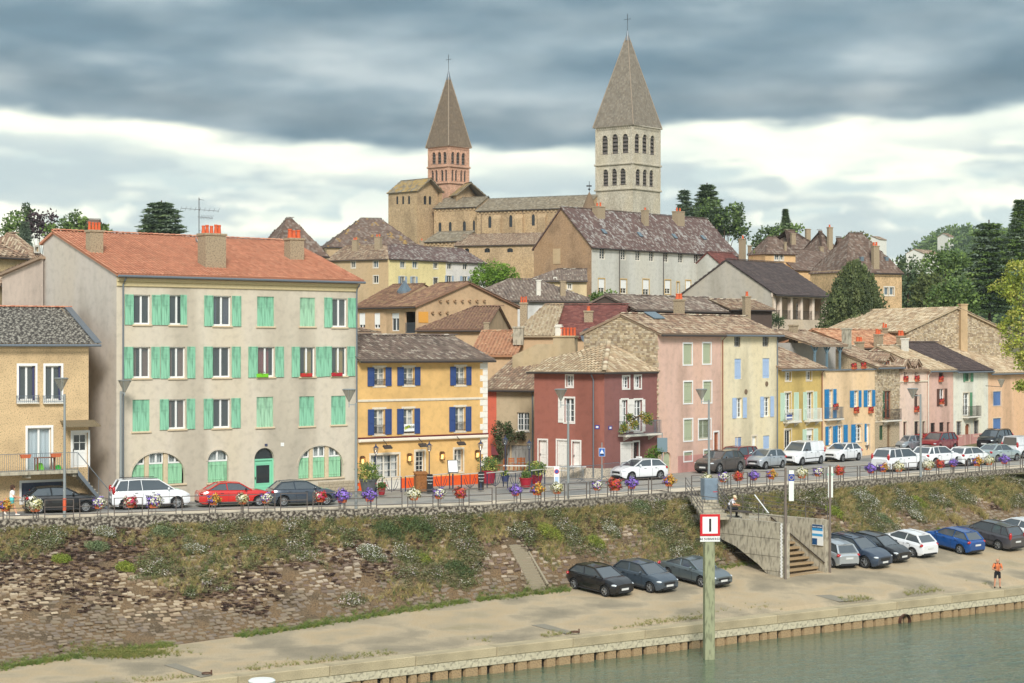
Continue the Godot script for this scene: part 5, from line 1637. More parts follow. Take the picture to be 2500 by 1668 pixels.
func dormer(h:Dictionary,rr:Array,z:int,fr:Material,wm:Material):
	var r := frect(h.t,z,rr)
	var w := 0.16
	var b := MB.new()
	b.box(r[0] - w,r[1] - 0.3,-0.01,r[0],r[3] + 0.1,0.03);b.box(r[2],r[1] - 0.3,-0.01,r[2] + w,r[3] + 0.1,0.03)
	b.box(r[0] - w,r[1] - 0.3,-1.6,r[0] - w + 0.02,r[3] + 0.1,-0.01);b.box(r[2] + w - 0.02,r[1] - 0.3,-1.6,r[2] + w,r[3] + 0.1,-0.01)
	var mid:float = (r[0] + r[2]) / 2
	b.prism([Vector3(r[0] - w,r[3] + 0.1,0.03),Vector3(r[2] + w,r[3] + 0.1,0.03),Vector3(mid,r[3] + 0.5,0.03)],Vector3(0,0,-1.8))
	part(h.root,"dormer",b,wm)
	window(h,h.t,r,{"fr":fr,"pane":M.darkpane,"rows":2,"fw":0.07,"dark":false},0.05)
	for s in [-1,1]:
		var x0:float = mid + s * ((r[2] - r[0]) / 2 + w + 0.22)
		var a := Vector3(x0,r[3] + 0.02,0.3);var c := Vector3(x0,r[3] + 0.02,-1.8)
		var p := Vector3(mid,r[3] + 0.62,0.3);var q := Vector3(mid,r[3] + 0.62,-1.8)
		if s < 0:roof(h.root,c,a,p,q,"old",{"w":0.22,"l":0.3,"name":"dormer_roof"})
		else:roof(h.root,a,c,q,p,"old",{"w":0.22,"l":0.3,"name":"dormer_roof"})

# ---------- buildings behind the row ----------
func bhouse(called:String,label:String,z:int,pl:Array,pr:Array,ridge:Array,rz:float,D:float,pal:String,wm:Material,o := {}) -> Dictionary:
	# pl, pr: eave corners [x, y, distance]; ridge: a pixel on the ridge
	var a := Q(z,pl[0],pl[1]);var b := Q(z,pr[0],pr[1])
	var h := house(called,label,gd(a.x,pl[2]),gd(b.x,pr[2]),o.get("cat","house"))
	var t:Transform3D = h.t;var L:float = h.L
	var ey := fhit(t,a).y
	var ry := fhit(t,Q(z,ridge[0],ridge[1]),-rz).y
	h.ey = ey;h.ry = ry
	var y0:float = ey - o.get("drop",9.0)
	var hl:float = o.get("hl",0.0);var hr:float = o.get("hr",0.0)
	facade(h,t,L,y0,ey,wm,o.get("st",{"fr":M.offwhite,"pane":M.darkpane,"dark":false}),o.get("win",[]))
	shell(h,L,D,ey,ry,rz,ey,wm,y0,o.get("left",null),hl < 0.1,hr < 0.1)
	var ro:Dictionary = o.get("ro",{})
	ro.merge({"w":0.26,"l":0.4,"gm":"darksteel","over":0.35})
	roof_g(h,L,ey,ry,rz,D,ey,hl,hr,pal,ro)
	return h
func louvres(h:Dictionary,t:Transform3D,r:Array,m:Material,n:int):
	for k in n:
		var b := MB.new()
		var y:float = lerpf(r[1],r[3],(k + 0.1) / n);var y2:float = lerpf(r[1],r[3],(k + 0.95) / n)
		b.hexa([Vector3(r[0],y,-0.12),Vector3(r[2],y,-0.12),Vector3(r[2],y + 0.06,-0.12),Vector3(r[0],y + 0.06,-0.12),Vector3(r[0],y2 - 0.06,-0.5),Vector3(r[2],y2 - 0.06,-0.5),Vector3(r[2],y2,-0.5),Vector3(r[0],y2,-0.5)])
		part(h.root,"louvre",b,m,rel(h,t))
	var k := MB.new();k.quad(Vector3(r[0] - 0.1,r[1],-0.7),Vector3(r[2] + 0.1,r[1],-0.7),Vector3(r[2] + 0.1,r[3],-0.7),Vector3(r[0] - 0.1,r[3],-0.7));part(h.root,"belfry_inner_wall",k,M.room,rel(h,t))
func colonnette(h:Dictionary,t:Transform3D,u:float,y0:float,y1:float,r:float,m:Material):
	var b := MB.new()
	b.lathe([[r * 0.72,y0],[r * 1.4,y0 + 0.12],[r,y0 + 0.16],[r,y1 - 0.22],[r * 0.72,y1 - 0.04],[r * 1.6,y1]],Vector3(u,0,0.0),8)
	part(h.root,"colonnette",b,m,rel(h,t))
func tower(called:String,label:String,pl:float,dl:float,pc:float,dc:float,pr:float,dr:float,wm:Material,lm:Material,apex:Vector2,y_base:float,y_eave:float,rows:Array,bands:Array,sp:String,so:Dictionary) -> Dictionary:
	var a := gd(pl,dl);var c := gd(pc,dc);var e := gd(pr,dr)
	var h := house(called,label,a,c,"tower")
	var t:Transform3D = h.t;var t2 := frame(c,e)
	var L:float = h.L;var L2 := Vector2(e.x - c.x,e.z - c.z).length()
	var ey := fhit(t2,Vector2(pc,y_eave)).y;var yb := fhit(t2,Vector2(pc,y_base)).y
	for k in 2:
		var tt:Transform3D = t if k == 0 else t2
		var list := []
		for row in rows:
			for q in row[k]:list.append([9,"x",q,0,0,{"arch":0.22}])
		facade(h,tt,L if k == 0 else L2,yb,ey,wm,{},list,"tower_wall")
		for q in list:
			louvres(h,tt,q[-1],lm,5 if q[-1][3] - q[-1][1] > 3.0 else 4)
			var w:float = q[-1][2] - q[-1][0]
			for s in [-1,1]:
				colonnette(h,tt,(q[-1][0] + q[-1][2]) / 2 + s * (w / 2 + 0.16),q[-1][1],q[-1][3] - w * 0.45,0.11,wm)
			var ar := MB.new()   # raised arch ring
			var cx:float = (q[-1][0] + q[-1][2]) / 2;var ra:float = w / 2;var ri:float = 0.22 * (q[-1][3] - q[-1][1]);var ya:float = q[-1][3] - ri
			for j in 10:
				var f0 := PI * j / 10;var f1 := PI * (j + 1) / 10
				var p := []
				for v in [[f0,0.02],[f1,0.02],[f1,0.28],[f0,0.28]]:p.append(Vector3(cx - cos(v[0]) * (ra + v[1]),ya + sin(v[0]) * (ri + v[1]),0.09))
				ar.quad(p[0],p[1],p[2],p[3]);ar.quad(p[3],p[2],p[2] - Vector3(0,0,0.1),p[3] - Vector3(0,0,0.1));ar.quad(p[1],p[0],p[0] - Vector3(0,0,0.1),p[1] - Vector3(0,0,0.1))
			part(h.root,"arch_ring",ar,wm,rel(h,tt))
		var LL:float = L if k == 0 else L2
		for y in bands:
			var yy := fhit(t2,Vector2(pc,y)).y
			var b := MB.new();b.bbox(-0.25,yy - 0.22,-0.02,LL + 0.25,yy + 0.2,0.32 + 0.003 * k,0.08)
			part(h.root,"string_course",b,wm,rel(h,tt))
		for f in [0.0,0.5,1.0]:  # flat pilasters
			var b := MB.new();b.box(LL * f - 0.42 if f > 0 else 0.0,fhit(t2,Vector2(pc,bands[-1])).y,0.0,LL * f + 0.42 if f < 1 else LL,ey - 0.3,0.12)
			if f != 0.5:part(h.root,"pilaster",b,wm,rel(h,tt))
		var n := int(LL / 0.55)
		for j in n:  # corbels under the eave
			var b := MB.new();b.box(LL * (j + 0.3) / n,ey - 0.55,0.0,LL * (j + 0.62) / n,ey - 0.12,0.28);part(h.root,"corbel",b,wm,rel(h,tt))
		var ev := MB.new();ev.bbox(-0.35,ey - 0.12,-0.02,LL + 0.35,ey + 0.1,0.42 + 0.003 * k,0.05);part(h.root,"cornice",ev,wm,rel(h,tt))
	var c2 := Vector3(0,0,-L2);var c3 := Vector3(L,0,-L2)
	side(h,[c2 + Vector3(0,yb,0),Vector3(0,yb,0),Vector3(0,ey,0),c2 + Vector3(0,ey,0)],wm);side(h,[c3 + Vector3(0,yb,0),c2 + Vector3(0,yb,0),c2 + Vector3(0,ey,0),c3 + Vector3(0,ey,0)],wm)
	var mid:Vector3 = t * Vector3(L / 2,0,-L2 / 2)
	var top:float = at_d(apex,-mid.z).y
	var ap := Vector3(L / 2,top,-L2 / 2)
	var o := 0.45
	var q := [Vector3(-o,ey,o),Vector3(L + o,ey,o),Vector3(L + o,ey,-L2 - o),Vector3(-o,ey,-L2 - o)]
	for k in 4:
		roof(h.root,q[k],q[(k + 1) % 4],ap,ap,sp,so)
	var hm := MB.new()
	for k in 4:hm.tube([q[k] + Vector3(0,0.05,0),ap],0.11,5)
	part(h.root,"hip_ridge",hm,mat("hipstone",srgb(156,140,122),0.9))
	var cr := MB.new()
	cr.lathe([[0.55,-1.6],[0.25,-0.2],[0.1,0.5],[0.05,0.6]],ap,8)
	part(h.root,"lead_cap",cr,M.zinc)
	var cx := MB.new()
	var ch := 4.2
	cx.tube([ap,ap + Vector3(0,ch,0)],0.045,6)
	cx.bar(ap + Vector3(-0.6,ch * 0.72,0),ap + Vector3(0.6,ch * 0.72,0),0.07,0.07);cx.bar(ap + Vector3(0,ch * 0.55,0),ap + Vector3(0,ch * 0.9,0),0.08,0.08)
	for s in [Vector3(-0.75,ch * 0.72,0),Vector3(0.75,ch * 0.72,0),Vector3(0,ch * 0.92,0)]:cx.ball(ap + s,Vector3.ONE * 0.09,6,4)
	part(h.root,"iron_cross",cx,M.black)
	return h
func abbey():
	var pale := mat("abbey_pale",srgb(208,204,193),0.95,"rubble",0.16,{"det":"blotch","dscale":0.05,"dsy":0.35})
	var pink := mat("abbey_pink",srgb(224,182,160),0.95,"rubble",0.16,{"det":"soft","dscale":0.04})
	var tan := mat("abbey_tan",srgb(202,178,146),0.95,"rubble",0.14,{"det":"blotch","dscale":0.03})
	var lm := mat("old_louvre",srgb(92,84,78),0.9)
	tower("bell_tower","tall pale stone bell tower with two arcaded storeys and grey tiled spire",1367,401.9,1452.3,396.0,1515.5,403.9,pale,lm,Vector2(1443.9,76),530,286.5,
		[[[[1513,815,1550,945],[1582,805,1620,940],[1652,803,1690,936]],[[1735,802,1766,935],[1788,808,1818,938],[1842,815,1870,948]]],[[[1520,1047,1553,1162],[1580,1042,1612,1157],[1637,1040,1672,1153]],[[1742,1045,1772,1157],[1790,1048,1818,1162],[1836,1052,1862,1166]]]],
		[373.5,432],"spire",{"kind":"flat","w":0.36,"l":0.42,"th":0.3,"mix":0.6,"var":0.12})
	var low := get_node("bell_tower")
	var mauve := mat("spire_wall",srgb(210,150,126),0.95,"rubble",0.2)
	tower("crossing_tower","pink stone crossing tower with louvred arcades and brown spire",982.5,424.6,1029.3,420.0,1076.5,424.6,pink,lm,Vector2(1029,167),460,334.7,
		[[[[350,930,373,1012],[388,928,411,1010],[426,926,447,1008]],[[481,926,501,1010],[516,929,537,1014],[552,934,574,1018]]],[[[345,1053,360,1130],[371,1051,386,1130],[410,1049,426,1128],[437,1048,453,1128]],[[483,1047,496,1127],[507,1049,520,1128],[543,1052,556,1131],[567,1054,580,1133]]]],
		[380.5,418.5],"spireb",{"kind":"flat","w":0.36,"l":0.42,"th":0.3,"mix":0.6,"var":0.12})
	# lantern block below the pink tower
	var st := {"fr":M.black,"pane":M.darkpane,"dark":false,"fw":0.05}
	var ar := {"arch":0.25}
	var h := house("lantern_tower_block","square tan stone base under the pink crossing tower",gd(974,424.5),gd(1080,424.4),"building")
	var b := MB.new();var yt := fhit(h.t,Vector2(1030,437)).y
	b.box(0,10,-7,h.L,yt,0);part(h.root,"stone_block",b,tan)
	for k in 4:
		var q := MB.new();var x:float = h.L * (0.2 + 0.2 * k)
		q.lathe([[0.32,0],[0.32,0.03],[0.001,0.03]],Vector3(x,yt - 2.0,0.0),10,Basis(Vector3.RIGHT,PI / 2));part(h.root,"oculus",q,M.black)
	# transept block and the small gable right of it
	for q in [["transept","tall tan stone transept with arched windows beside the pink tower",[891,418.0],[957.5,411.0],[1005,417.0],Vector2(957.5,436.5),Vector2(981,411),575.0,[[103,1230,118,1285],[143,1228,158,1284],[183,1226,199,1283]],[[292,1226,312,1286],[327,1228,345,1287]]],
			["choir_gable","small tan stone gable with ochre lichened roof below the pink tower",[1034,419.0],[1048.0,415.0],[1092,420.0],Vector2(1048,446),Vector2(1068,421),480.0,[],[[552,1238,572,1262],[590,1240,608,1262]]]]:
		var pa := gd(q[2][0],q[2][1]);var pc := gd(q[3][0],q[3][1]);var pe := gd(q[4][0],q[4][1])
		h = house(q[0],q[1],pa,pc,"building")
		var t2 := frame(pc,pe);var L2 := Vector2(pe.x - pc.x,pe.z - pc.z).length()
		var ey := fhit(h.t,q[5]).y;var yb := fhit(h.t,Vector2(q[3][0],q[7])).y
		var l1 := [];var l2 := []
		for w in q[8]:l1.append([9,"w",w,0,0,ar])
		for w in q[9]:l2.append([9,"w",w,0,0,ar])
		facade(h,h.t,h.L,yb,ey,tan,st,l1)
		facade(h,t2,L2,yb,ey,tan,st,l2,"gable_wall")
		var ry := fhit(t2,q[6]).y
		var g := MB.new();g.tri(Vector3(0,ey,0),Vector3(L2,ey,0),Vector3(L2 / 2,ry,0));part(h.root,"gable",g,tan,rel(h,t2))
		side(h,[Vector3(0,yb,-L2),Vector3(0,yb,0),Vector3(0,ey,0),Vector3(0,ry,-L2 / 2),Vector3(0,ey,-L2)],tan);side(h,[Vector3(h.L,yb,-L2),Vector3(0,yb,-L2),Vector3(0,ey,-L2),Vector3(h.L,ey,-L2)],tan)
		roof_g(h,h.L,ey,ry,L2 / 2,L2,ey,0,0,"lauze",{"kind":"flat","w":0.4,"l":0.5,"gutter":false,"spots":-0.1,"spotc":lin(190,150,60),"vr":0.4,"th":0.2})
		var cn := MB.new();cn.bbox(-0.2,ey - 0.3,-0.02,h.L + 0.1,ey - 0.05,0.2,0.05);part(h.root,"cornice",cn,tan)
	# nave in two lengths with aisles
	var nv := bhouse("nave","low tan stone nave with arched windows and stone-tiled roof left of the long nave",9,[362,1312,414.0],[655,1291,409.0],[560,1243],5.0,10.0,"lauze",tan,{"cat":"building","st":st,"ro":{"kind":"flat","w":0.4,"l":0.5,"gutter":true},"drop":18.0,"win":[[9,"w",[393,1408,413,1477],0,0,ar],[9,"w",[463,1405,483,1473],0,0,ar],[9,"w",[559,1400,580,1468],0,0,ar],[9,"w",[627,1393,643,1466],0,0,ar]]})
	frieze(nv,tan)
	nv = bhouse("long_nave","long tan stone nave with buttresses running to the pale bell tower",9,[655,1331,407.0],[1400,1298,396.0],[1000,1243],6.5,13.0,"lauze",tan,{"cat":"building","st":st,"ro":{"kind":"flat","w":0.4,"l":0.5},"drop":18.0,"win":[[9,"w",[733,1365,755,1446],0,0,ar],[9,"w",[876,1358,898,1440],0,0,ar],[9,"w",[1030,1352,1052,1431],0,0,ar]]})
	frieze(nv,tan)
	for x in [800,950,1105,1250]:
		var u := fhit(nv.t,Q(9,x,1400)).x
		var m := MB.new();m.bbox(u - 0.9,nv.ey - 18.0,0.0,u + 0.9,nv.ey - 2.0,0.7,0.05);m.hexa([Vector3(u - 0.9,nv.ey - 2.0,0.7),Vector3(u + 0.9,nv.ey - 2.0,0.7),Vector3(u + 0.9,nv.ey - 1.9,0.7),Vector3(u - 0.9,nv.ey - 1.9,0.7),Vector3(u - 0.9,nv.ey - 2.0,0.0),Vector3(u + 0.9,nv.ey - 2.0,0.0),Vector3(u + 0.9,nv.ey - 1.0,0.0),Vector3(u - 0.9,nv.ey - 1.0,0.0)])
		part(nv.root,"buttress",m,tan)
	for x in [686,972]:
		downpipe(nv,nv.t,fhit(nv.t,Q(9,x,1400)).x,nv.ey - 12,nv.ey - 0.2,M.darksteel)
	var ai := bhouse("aisle","low stone-tiled aisle below the nave windows, beside the dark hipped roof",3,[1630,415,398.0],[1960,405,394.0],[1850,325],6.0,7.0,"lauze",tan,{"cat":"building","ro":{"kind":"flat","w":0.4,"l":0.5},"drop":14.0})
	frieze(ai,tan)
	ai = bhouse("long_aisle","long orange-grey tiled aisle below the buttressed nave",3,[1905,448,392.0],[2700,432,386.0],[2500,342],6.0,7.0,"old",tan,{"cat":"building","drop":14.0,"st":st,"win":[[3,"w",[1995,472,2035,510],0,0,{"arch":0.4}],[3,"w",[2175,470,2225,510],0,0,{"arch":0.4}],[5,"w",[142,470,195,508],0,0,{"arch":0.4}]]})
	# little turret with a cone roof and vane
	var tp := gd(1352.5,392.0)
	var tu := thing("stair_turret","small round stair turret with cone roof left of the pale bell tower","turret",Transform3D(Basis(),tp))
	var y1 := at_d(Vector2(1352,484),392.0).y;var y2 := at_d(Vector2(1352,440),392.0).y
	var m1 := MB.new();m1.lathe([[1.35,20],[1.35,y1]],Vector3.ZERO,12);part(tu,"turret_wall",m1,tan)
	var m2 := MB.new();m2.lathe([[1.75,y1],[1.2,lerpf(y1,y2,0.35)],[0.5,lerpf(y1,y2,0.78)],[0.02,y2]],Vector3.ZERO,10);part(tu,"cone_roof",m2,mat("turret_tile",srgb(136,116,96),0.95,"rubble",0.4))
	var m3 := MB.new();m3.tube([Vector3(0,y2 - 0.3,0),Vector3(0,y2 + 2.2,0)],0.06,6);m3.bar(Vector3(-0.6,y2 + 1.2,0),Vector3(0.5,y2 + 1.2,0),0.08,0.3);m3.ball(Vector3(0,y2 + 0.5,0),Vector3.ONE * 0.25,8,5);part(tu,"weather_vane",m3,M.black)
func frieze(h:Dictionary,m:Material):
	var n := int(h.L / 0.9)
	for k in n:
		var b := MB.new();b.box(h.L * (k + 0.3) / n,h.ey - 0.75,0.0,h.L * (k + 0.7) / n,h.ey - 0.3,0.22);part(h.root,"corbel",b,m)

func mid_town():
	var st := {"fr":M.offwhite,"pane":M.darkpane,"dark":false,"fw":0.08,"sur":M.offwhite,"surw":0.12}
	var grb := mat("greyblue_sh",srgb(150,166,182),0.7)
	# long yellow and white building, two wings meeting at a corner
	var yl := plaster("pale_yellow",236,218,160,"soft",0.04);var tanw := plaster("tan_wing",196,170,134,"blotch",0.03);var wh := plaster("white_wing",226,220,212,"soft",0.04)
	var s2 := st.duplicate();s2.merge({"sh":grb,"style":"plank"})
	var h := bhouse("yellow_building","long pale yellow building with grey-blue shutters below the abbey",3,[1300,566,320.0],[1822,592,329.5],[1500,450],6.0,11.0,"flatlichen",yl,{"st":s2,"drop":14.0,"ro":{"kind":"flat","w":0.34,"l":0.42,"vr":0.0,"vl":0.0},"hl":6.0,"win":[[3,"w",[1408,588,1450,650],0,0,{"pane":M.bluepane}],[3,"w",[1520,590,1563,652],0,0,{"pane":M.bluepane}],[3,"w",[1710,603,1748,657]],[3,"w",[1408,728,1447,812],[1388,1406],[1449,1468],{}],[3,"w",[1516,730,1545,812],[1496,1514],[1547,1564],{}],[3,"b",[1710,740,1750,812]]]})
	h = bhouse("white_building","white rendered wing with grey-blue shutters beside the yellow building",3,[1822,592,329.5],[2185,606,336.5],[1900,478],6.0,11.0,"flatlichen",wh,{"st":s2,"drop":14.0,"ro":{"kind":"flat","w":0.34,"l":0.42,"vl":0.0},"win":[[3,"w",[1835,607,1875,663]],[3,"w",[1978,612,2018,668]],[3,"w",[1832,722,1875,806],[1815,1830],[1877,1893],{}],[3,"w",[1975,728,2017,815],[1952,1973],[2019,2037],{}]]})
	h = bhouse("tan_wing","stained tan wing with an old vine, left of the yellow building",3,[742,583,326.0],[1300,566,320.0],[1000,455],6.0,11.0,"old",tanw,{"st":st,"drop":14.0,"hr":5.0,"ro":{"vr":0.0,"w":0.34,"l":0.42},"win":[[3,"w",[962,590,998,650]],[3,"w",[1163,585,1206,648],0,0,{"pane":M.bluepane}],[3,"w",[1163,722,1207,790]]]})
	chimney(h,3,955,1022,395,505,2);chimney(h,3,1158,1234,365,490,2,null)
	# hipped dark roof left of the abbey
	h = bhouse("hipped_manor","large dark hipped-roof manor left of the abbey transept",3,[735,455,352.0],[1600,452,356.0],[1250,206],9.5,19.0,"flat",tanw,{"drop":14.0,"hl":8.0,"hr":6.5,"ro":{"kind":"flat","w":0.4,"l":0.5,"spots":0.38,"spotc":lin(176,140,60)}})
	chimney(h,3,1585,1625,400,455,1)
	# pavilion with a steep pyramid roof
	h = bhouse("stone_pavilion","rubble stone pavilion with steep pyramid roof behind the red-roofed house",3,[243,508,200.0],[742,508,203.0],[465,212],3.1,6.2,"flat",mat("rubble_wall",srgb(202,182,144),0.95,"rubble",0.5,{"det":"soft","dscale":0.1}),{"drop":14.0,"hl":2.95,"hr":2.95,"ro":{"kind":"flat","w":0.26,"l":0.3}})
	finial(h)
	# modern brown block with gable
	var br := plaster("cafe_au_lait",206,174,136,"soft",0.06)
	var bl := {"fr":M.white,"pane":M.darkpane,"dark":false,"fw":0.07}
	h = bhouse("brown_flats","light brown flats with white blinds above the cafe roof",3,[1000,1012,186.0],[1282,1010,184.0],[1200,822],6.5,13.0,"brown",br,{"st":bl,"drop":12.0,"ro":{"vr":0.0},"win":[[3,"w",[1030,1060,1087,1203],0,0,{"blind":0.76}],[3,"w",[1168,1060,1223,1203],0,0,{"blind":0.76}]]})
	h = bhouse("gabled_flats","light brown gabled flats with loggia and orange blind",3,[1282,1010,184.0],[1555,1010,180.0],[1500,818],6.2,12.4,"brown",br,{"st":bl,"drop":12.0,"ro":{"vl":0.0,"vr":0.3},"win":[[3,"w",[1327,1062,1397,1226],0,0,{"blind":0.3}],[3,"x",[1450,1050,1545,1245]]]})
	var t2 := frame(h.t * Vector3(h.L,0,0),h.t * Vector3(h.L,0,-12.4))
	var lr := frect(h.t,3,[1450,1050,1545,1245])
	var lb := MB.new();lb.box(lr[0] - 0.3,lr[1] - 0.1,-1.7,lr[2] + 0.2,lr[3],-1.6);part(h.root,"loggia_wall",lb,br)
	railing_on(h,h.t,lr[0],lr[2],lr[1],lr[1] + 1.0,-0.05,M.zinc)
	var orr := frect(t2,3,[1573,1050,1660,1150])
	var ob := MB.new();ob.box(orr[0],orr[1],0.02,orr[2],orr[3],0.06);part(h.root,"orange_blind",ob,mat("blind_orange",srgb(222,160,70),0.7),rel(h,t2))
	for k in 7:
		var p := fhit(t2,Q(3,1765 + k * 67,952));var b := MB.new();b.lathe([[0.12,0],[0.14,0.25],[0.08,0.25],[0.07,0.1]],Vector3(p.x,p.y,0),8,Basis(Vector3.RIGHT,PI / 2));part(h.root,"nesting_pipe",b,mat("clay_vent",srgb(170,140,108),0.9),rel(h,t2))
	for k in 3:
		var p := fhit(t2,Q(3,1695 + k * 67,1058));var b := MB.new();b.lathe([[0.12,0],[0.14,0.25],[0.08,0.25],[0.07,0.1]],Vector3(p.x,p.y,0),8,Basis(Vector3.RIGHT,PI / 2));part(h.root,"nesting_pipe",b,M.clay_vent,rel(h,t2))
	var sk := thing("glass_cupola","small glass pyramid skylight between the brown flats roofs","skylight",Transform3D(Basis(Vector3.UP,0.5),at_d(Q(3,1447,862),188.0)))
	var gm := MB.new()
	for k in 6:
		var a0 := TAU * k / 6;var a1 := TAU * (k + 1) / 6
		gm.tri(Vector3(sin(a0) * 0.72,0,cos(a0) * 0.72),Vector3(sin(a1) * 0.72,0,cos(a1) * 0.72),Vector3(0,1.05,0))
	part(sk,"glass",gm,M.bluepane)
	var gb := MB.new()
	for k in 6:gb.bar(Vector3(sin(TAU * k / 6) * 0.74,0,cos(TAU * k / 6) * 0.74),Vector3(0,1.08,0),0.05,0.05)
	gb.lathe([[0.78,-0.8],[0.78,0.0]],Vector3.ZERO,6);part(sk,"bars",gb,M.zinc)
	# lower roofs in front
	h = bhouse("brown_roof_house","low house with broad brown tile roof in front of the gabled flats",3,[1560,1218,168.0],[2180,1216,167.0],[2150,1018],7.0,14.0,"brown",br,{"drop":8.0,"hl":4.0})
	chimney(h,3,2160,2225,1145,1235,0)
	h = bhouse("tile_shed","small old tile roof peeping above the orange cafe",3,[1000,1250,140.0],[1205,1262,141.0],[1100,1226],3.0,5.0,"old",br,{"drop":5.0,"ro":{"gutter":false}})
	h = bhouse("rust_roof_house","old house with reddish canal tiles behind the cafe roof",5,[-180,1452,149.0],[215,1458,148.6],[-20,1245],7.0,12.0,"orangetile",br,{"drop":6.0,"ro":{"gutter":false}})
	h = bhouse("maroon_roof_house","house with dark maroon flat-tile roof and pale patch above the red house",5,[560,1285,152.4],[1150,1280,151.6],[900,1004],8.0,15.0,"darkred",br,{"drop":7.0,"ro":{"kind":"flat","w":0.3,"l":0.34,"gutter":false}})
	chimney(h,5,832,934,1040,1150,1,null)
	h = bhouse("pale_roof_house","old house with pale weathered canal tiles left of the maroon roof",5,[195,1272,151.6],[566,1284,151.2],[500,1004],8.0,15.0,"pale",br,{"drop":7.0,"hl":1.9,"ro":{"gutter":false,"vr":0.0}})
	chimney(h,5,105,224,1185,1285,0,M.concrete);chimney(h,5,205,290,965,1120,3)
	# party wall with big chimney stack
	var pw := house("party_wall","stained rendered party wall with large chimney stack behind the red house",gd(Q(5,190,1450).x,143.0),gd(Q(5,765,1460).x,142.0),"wall")
	var pm := plaster("stained_render",190,170,136,"blotch",0.1)
	var ya := fhit(pw.t,Q(5,200,1452)).y;var yb := fhit(pw.t,Q(5,415,1345)).y;var uc := fhit(pw.t,Q(5,415,1345)).x
	var wb := MB.new();wb.prism([Vector3(0,ya - 4,0),Vector3(pw.L,ya - 4,0),Vector3(pw.L,yb,0),Vector3(uc,yb,0),Vector3(0,ya,0)],Vector3(0,0,-0.5));part(pw.root,"wall",wb,pm)
	var cr := frect(pw.t,5,[562,1285,757,1480],0.1)
	var cb := MB.new();cb.box(cr[0],cr[1] - 2,-1.3,cr[2],cr[3],0.1);cb.bbox(cr[0] - 0.08,cr[3],-1.4,cr[2] + 0.08,cr[3] + 0.14,0.2,0.03)
	var ck := part(pw.root,"chimney_stack",cb,pm)
	for k in 5:
		var b := MB.new();b.lathe([[0.11,0],[0.09,0.5],[0.12,0.52],[0.11,0.62],[0.07,0.62],[0.07,0.5]],Vector3(lerpf(cr[0],cr[2],0.3 + 0.16 * k),cr[3] + 0.14,-0.5),9);part(ck,"chimney_pot",b,M.potclay)
	var vb := MB.new();var vr := frect(pw.t,5,[572,1165,628,1290],0.0);vb.box(vr[0],vr[1],-0.9,vr[2],vr[3],-0.4);vb.box(vr[0] - 0.06,vr[3] - 0.2,-0.95,vr[2] + 0.06,vr[3] - 0.12,-0.35);part(pw.root,"white_flue",vb,M.offwhite)
	var dm := MB.new();var dp := fhit(pw.t,Q(5,880,1278),0.6);dm.lathe([[0.01,0],[0.4,0.04],[0.62,0.16],[0.62,0.19],[0.4,0.07],[0.01,0.03]],Vector3(dp.x,dp.y,0.6),18,Basis(Vector3.RIGHT,1.35) * Basis(Vector3.BACK,-0.4));part(pw.root,"satellite_dish",dm,M.zinc)
	# house with hipped grey roof
	h = bhouse("grey_hip_house","low white house with grey hipped canal-tile roof below the convent",5,[-180,946,203.0],[945,946,206.0],[395,768],5.6,11.2,"oldgrey",plaster("greywhite",214,212,206),{"hl":5.4,"hr":5.4,"drop":6.0,"ro":{"w":0.32,"l":0.5}})
	chimney(h,5,405,456,760,905,0,M.offwhite);chimney(h,5,622,684,768,910,0)
	h = bhouse("long_low_roof","long low reddish-grey tile roof below the convent wall",5,[1305,1032,176.0],[2420,1036,190.0],[1800,932],3.6,7.2,"oldgrey",mat("darkwall",srgb(90,76,68),0.95,"plaster",0.3),{"hr":3.5,"drop":4.0})
	h = bhouse("loft_end","end of a low tiled roof beside the loggia house",7,[-60,925,186.0],[285,920,189.0],[120,862],3.0,6.0,"old",M.darkwall,{"drop":4.0,"hl":0.0})
	chimney(h,5,1160,1248,885,1060,1)
	# convent
	var cw := plaster("convent",206,204,194,"blotch",0.03,0.25)
	var cst := {"fr":M.offwhite,"pane":M.darkpane,"rows":4,"dark":false,"fw":0.1}
	var wl := []
	for q in [[985,472,1036,573],[1180,480,1226,580],[1312,488,1358,587],[1437,496,1481,593],[1567,504,1612,600],[1703,512,1747,607],[1847,520,1890,613],[1995,528,2039,619],[2123,537,2166,628]]:wl.append([5,"w",q])
	for q in [[975,750,1031,884],[1175,756,1231,886],[1380,756,1436,900],[1580,762,1632,888],[1770,766,1816,906]]:wl.append([5,"w",q,0,0,{"blind":0.62,"sur":mat("ochre_stone",srgb(206,172,112),0.9,"plaster",0.4),"surw":0.12}])
	wl.append([5,"w",[1688,780,1712,890],0,0,{"sur":M.ochre_stone}]);wl.append([5,"w",[2046,764,2098,915],0,0,{"sur":M.ochre_stone,"surw":0.3}])
	h = bhouse("convent","long white stained convent with steep lichened brown roof below the bell tower",5,[912,450,250.0],[2230,531,273.7],[1300,158],5.3,10.4,"flatlichen",cw,{"cat":"building","st":cst,"drop":13.0,"win":wl,"left":mat("brickish",srgb(186,156,128),0.95,"rubble",0.35,{"det":"blotch","dscale":0.08}),"ro":{"kind":"flat","w":0.28,"l":0.32,"spots":0.36,"var":0.15,"mix":0.55,"spotc":lin(190,188,182),"vl":0.2}})
	chimney(h,5,935,1070,88,205,2,null,{"ph":1.6});chimney(h,5,1375,1455,122,270,1);chimney(h,5,1664,1795,133,272,2,null,{"ph":1.6})
	var pl := Plane(h.t.basis * h.plane.normal,h.t * (h.plane.normal * h.plane.d))
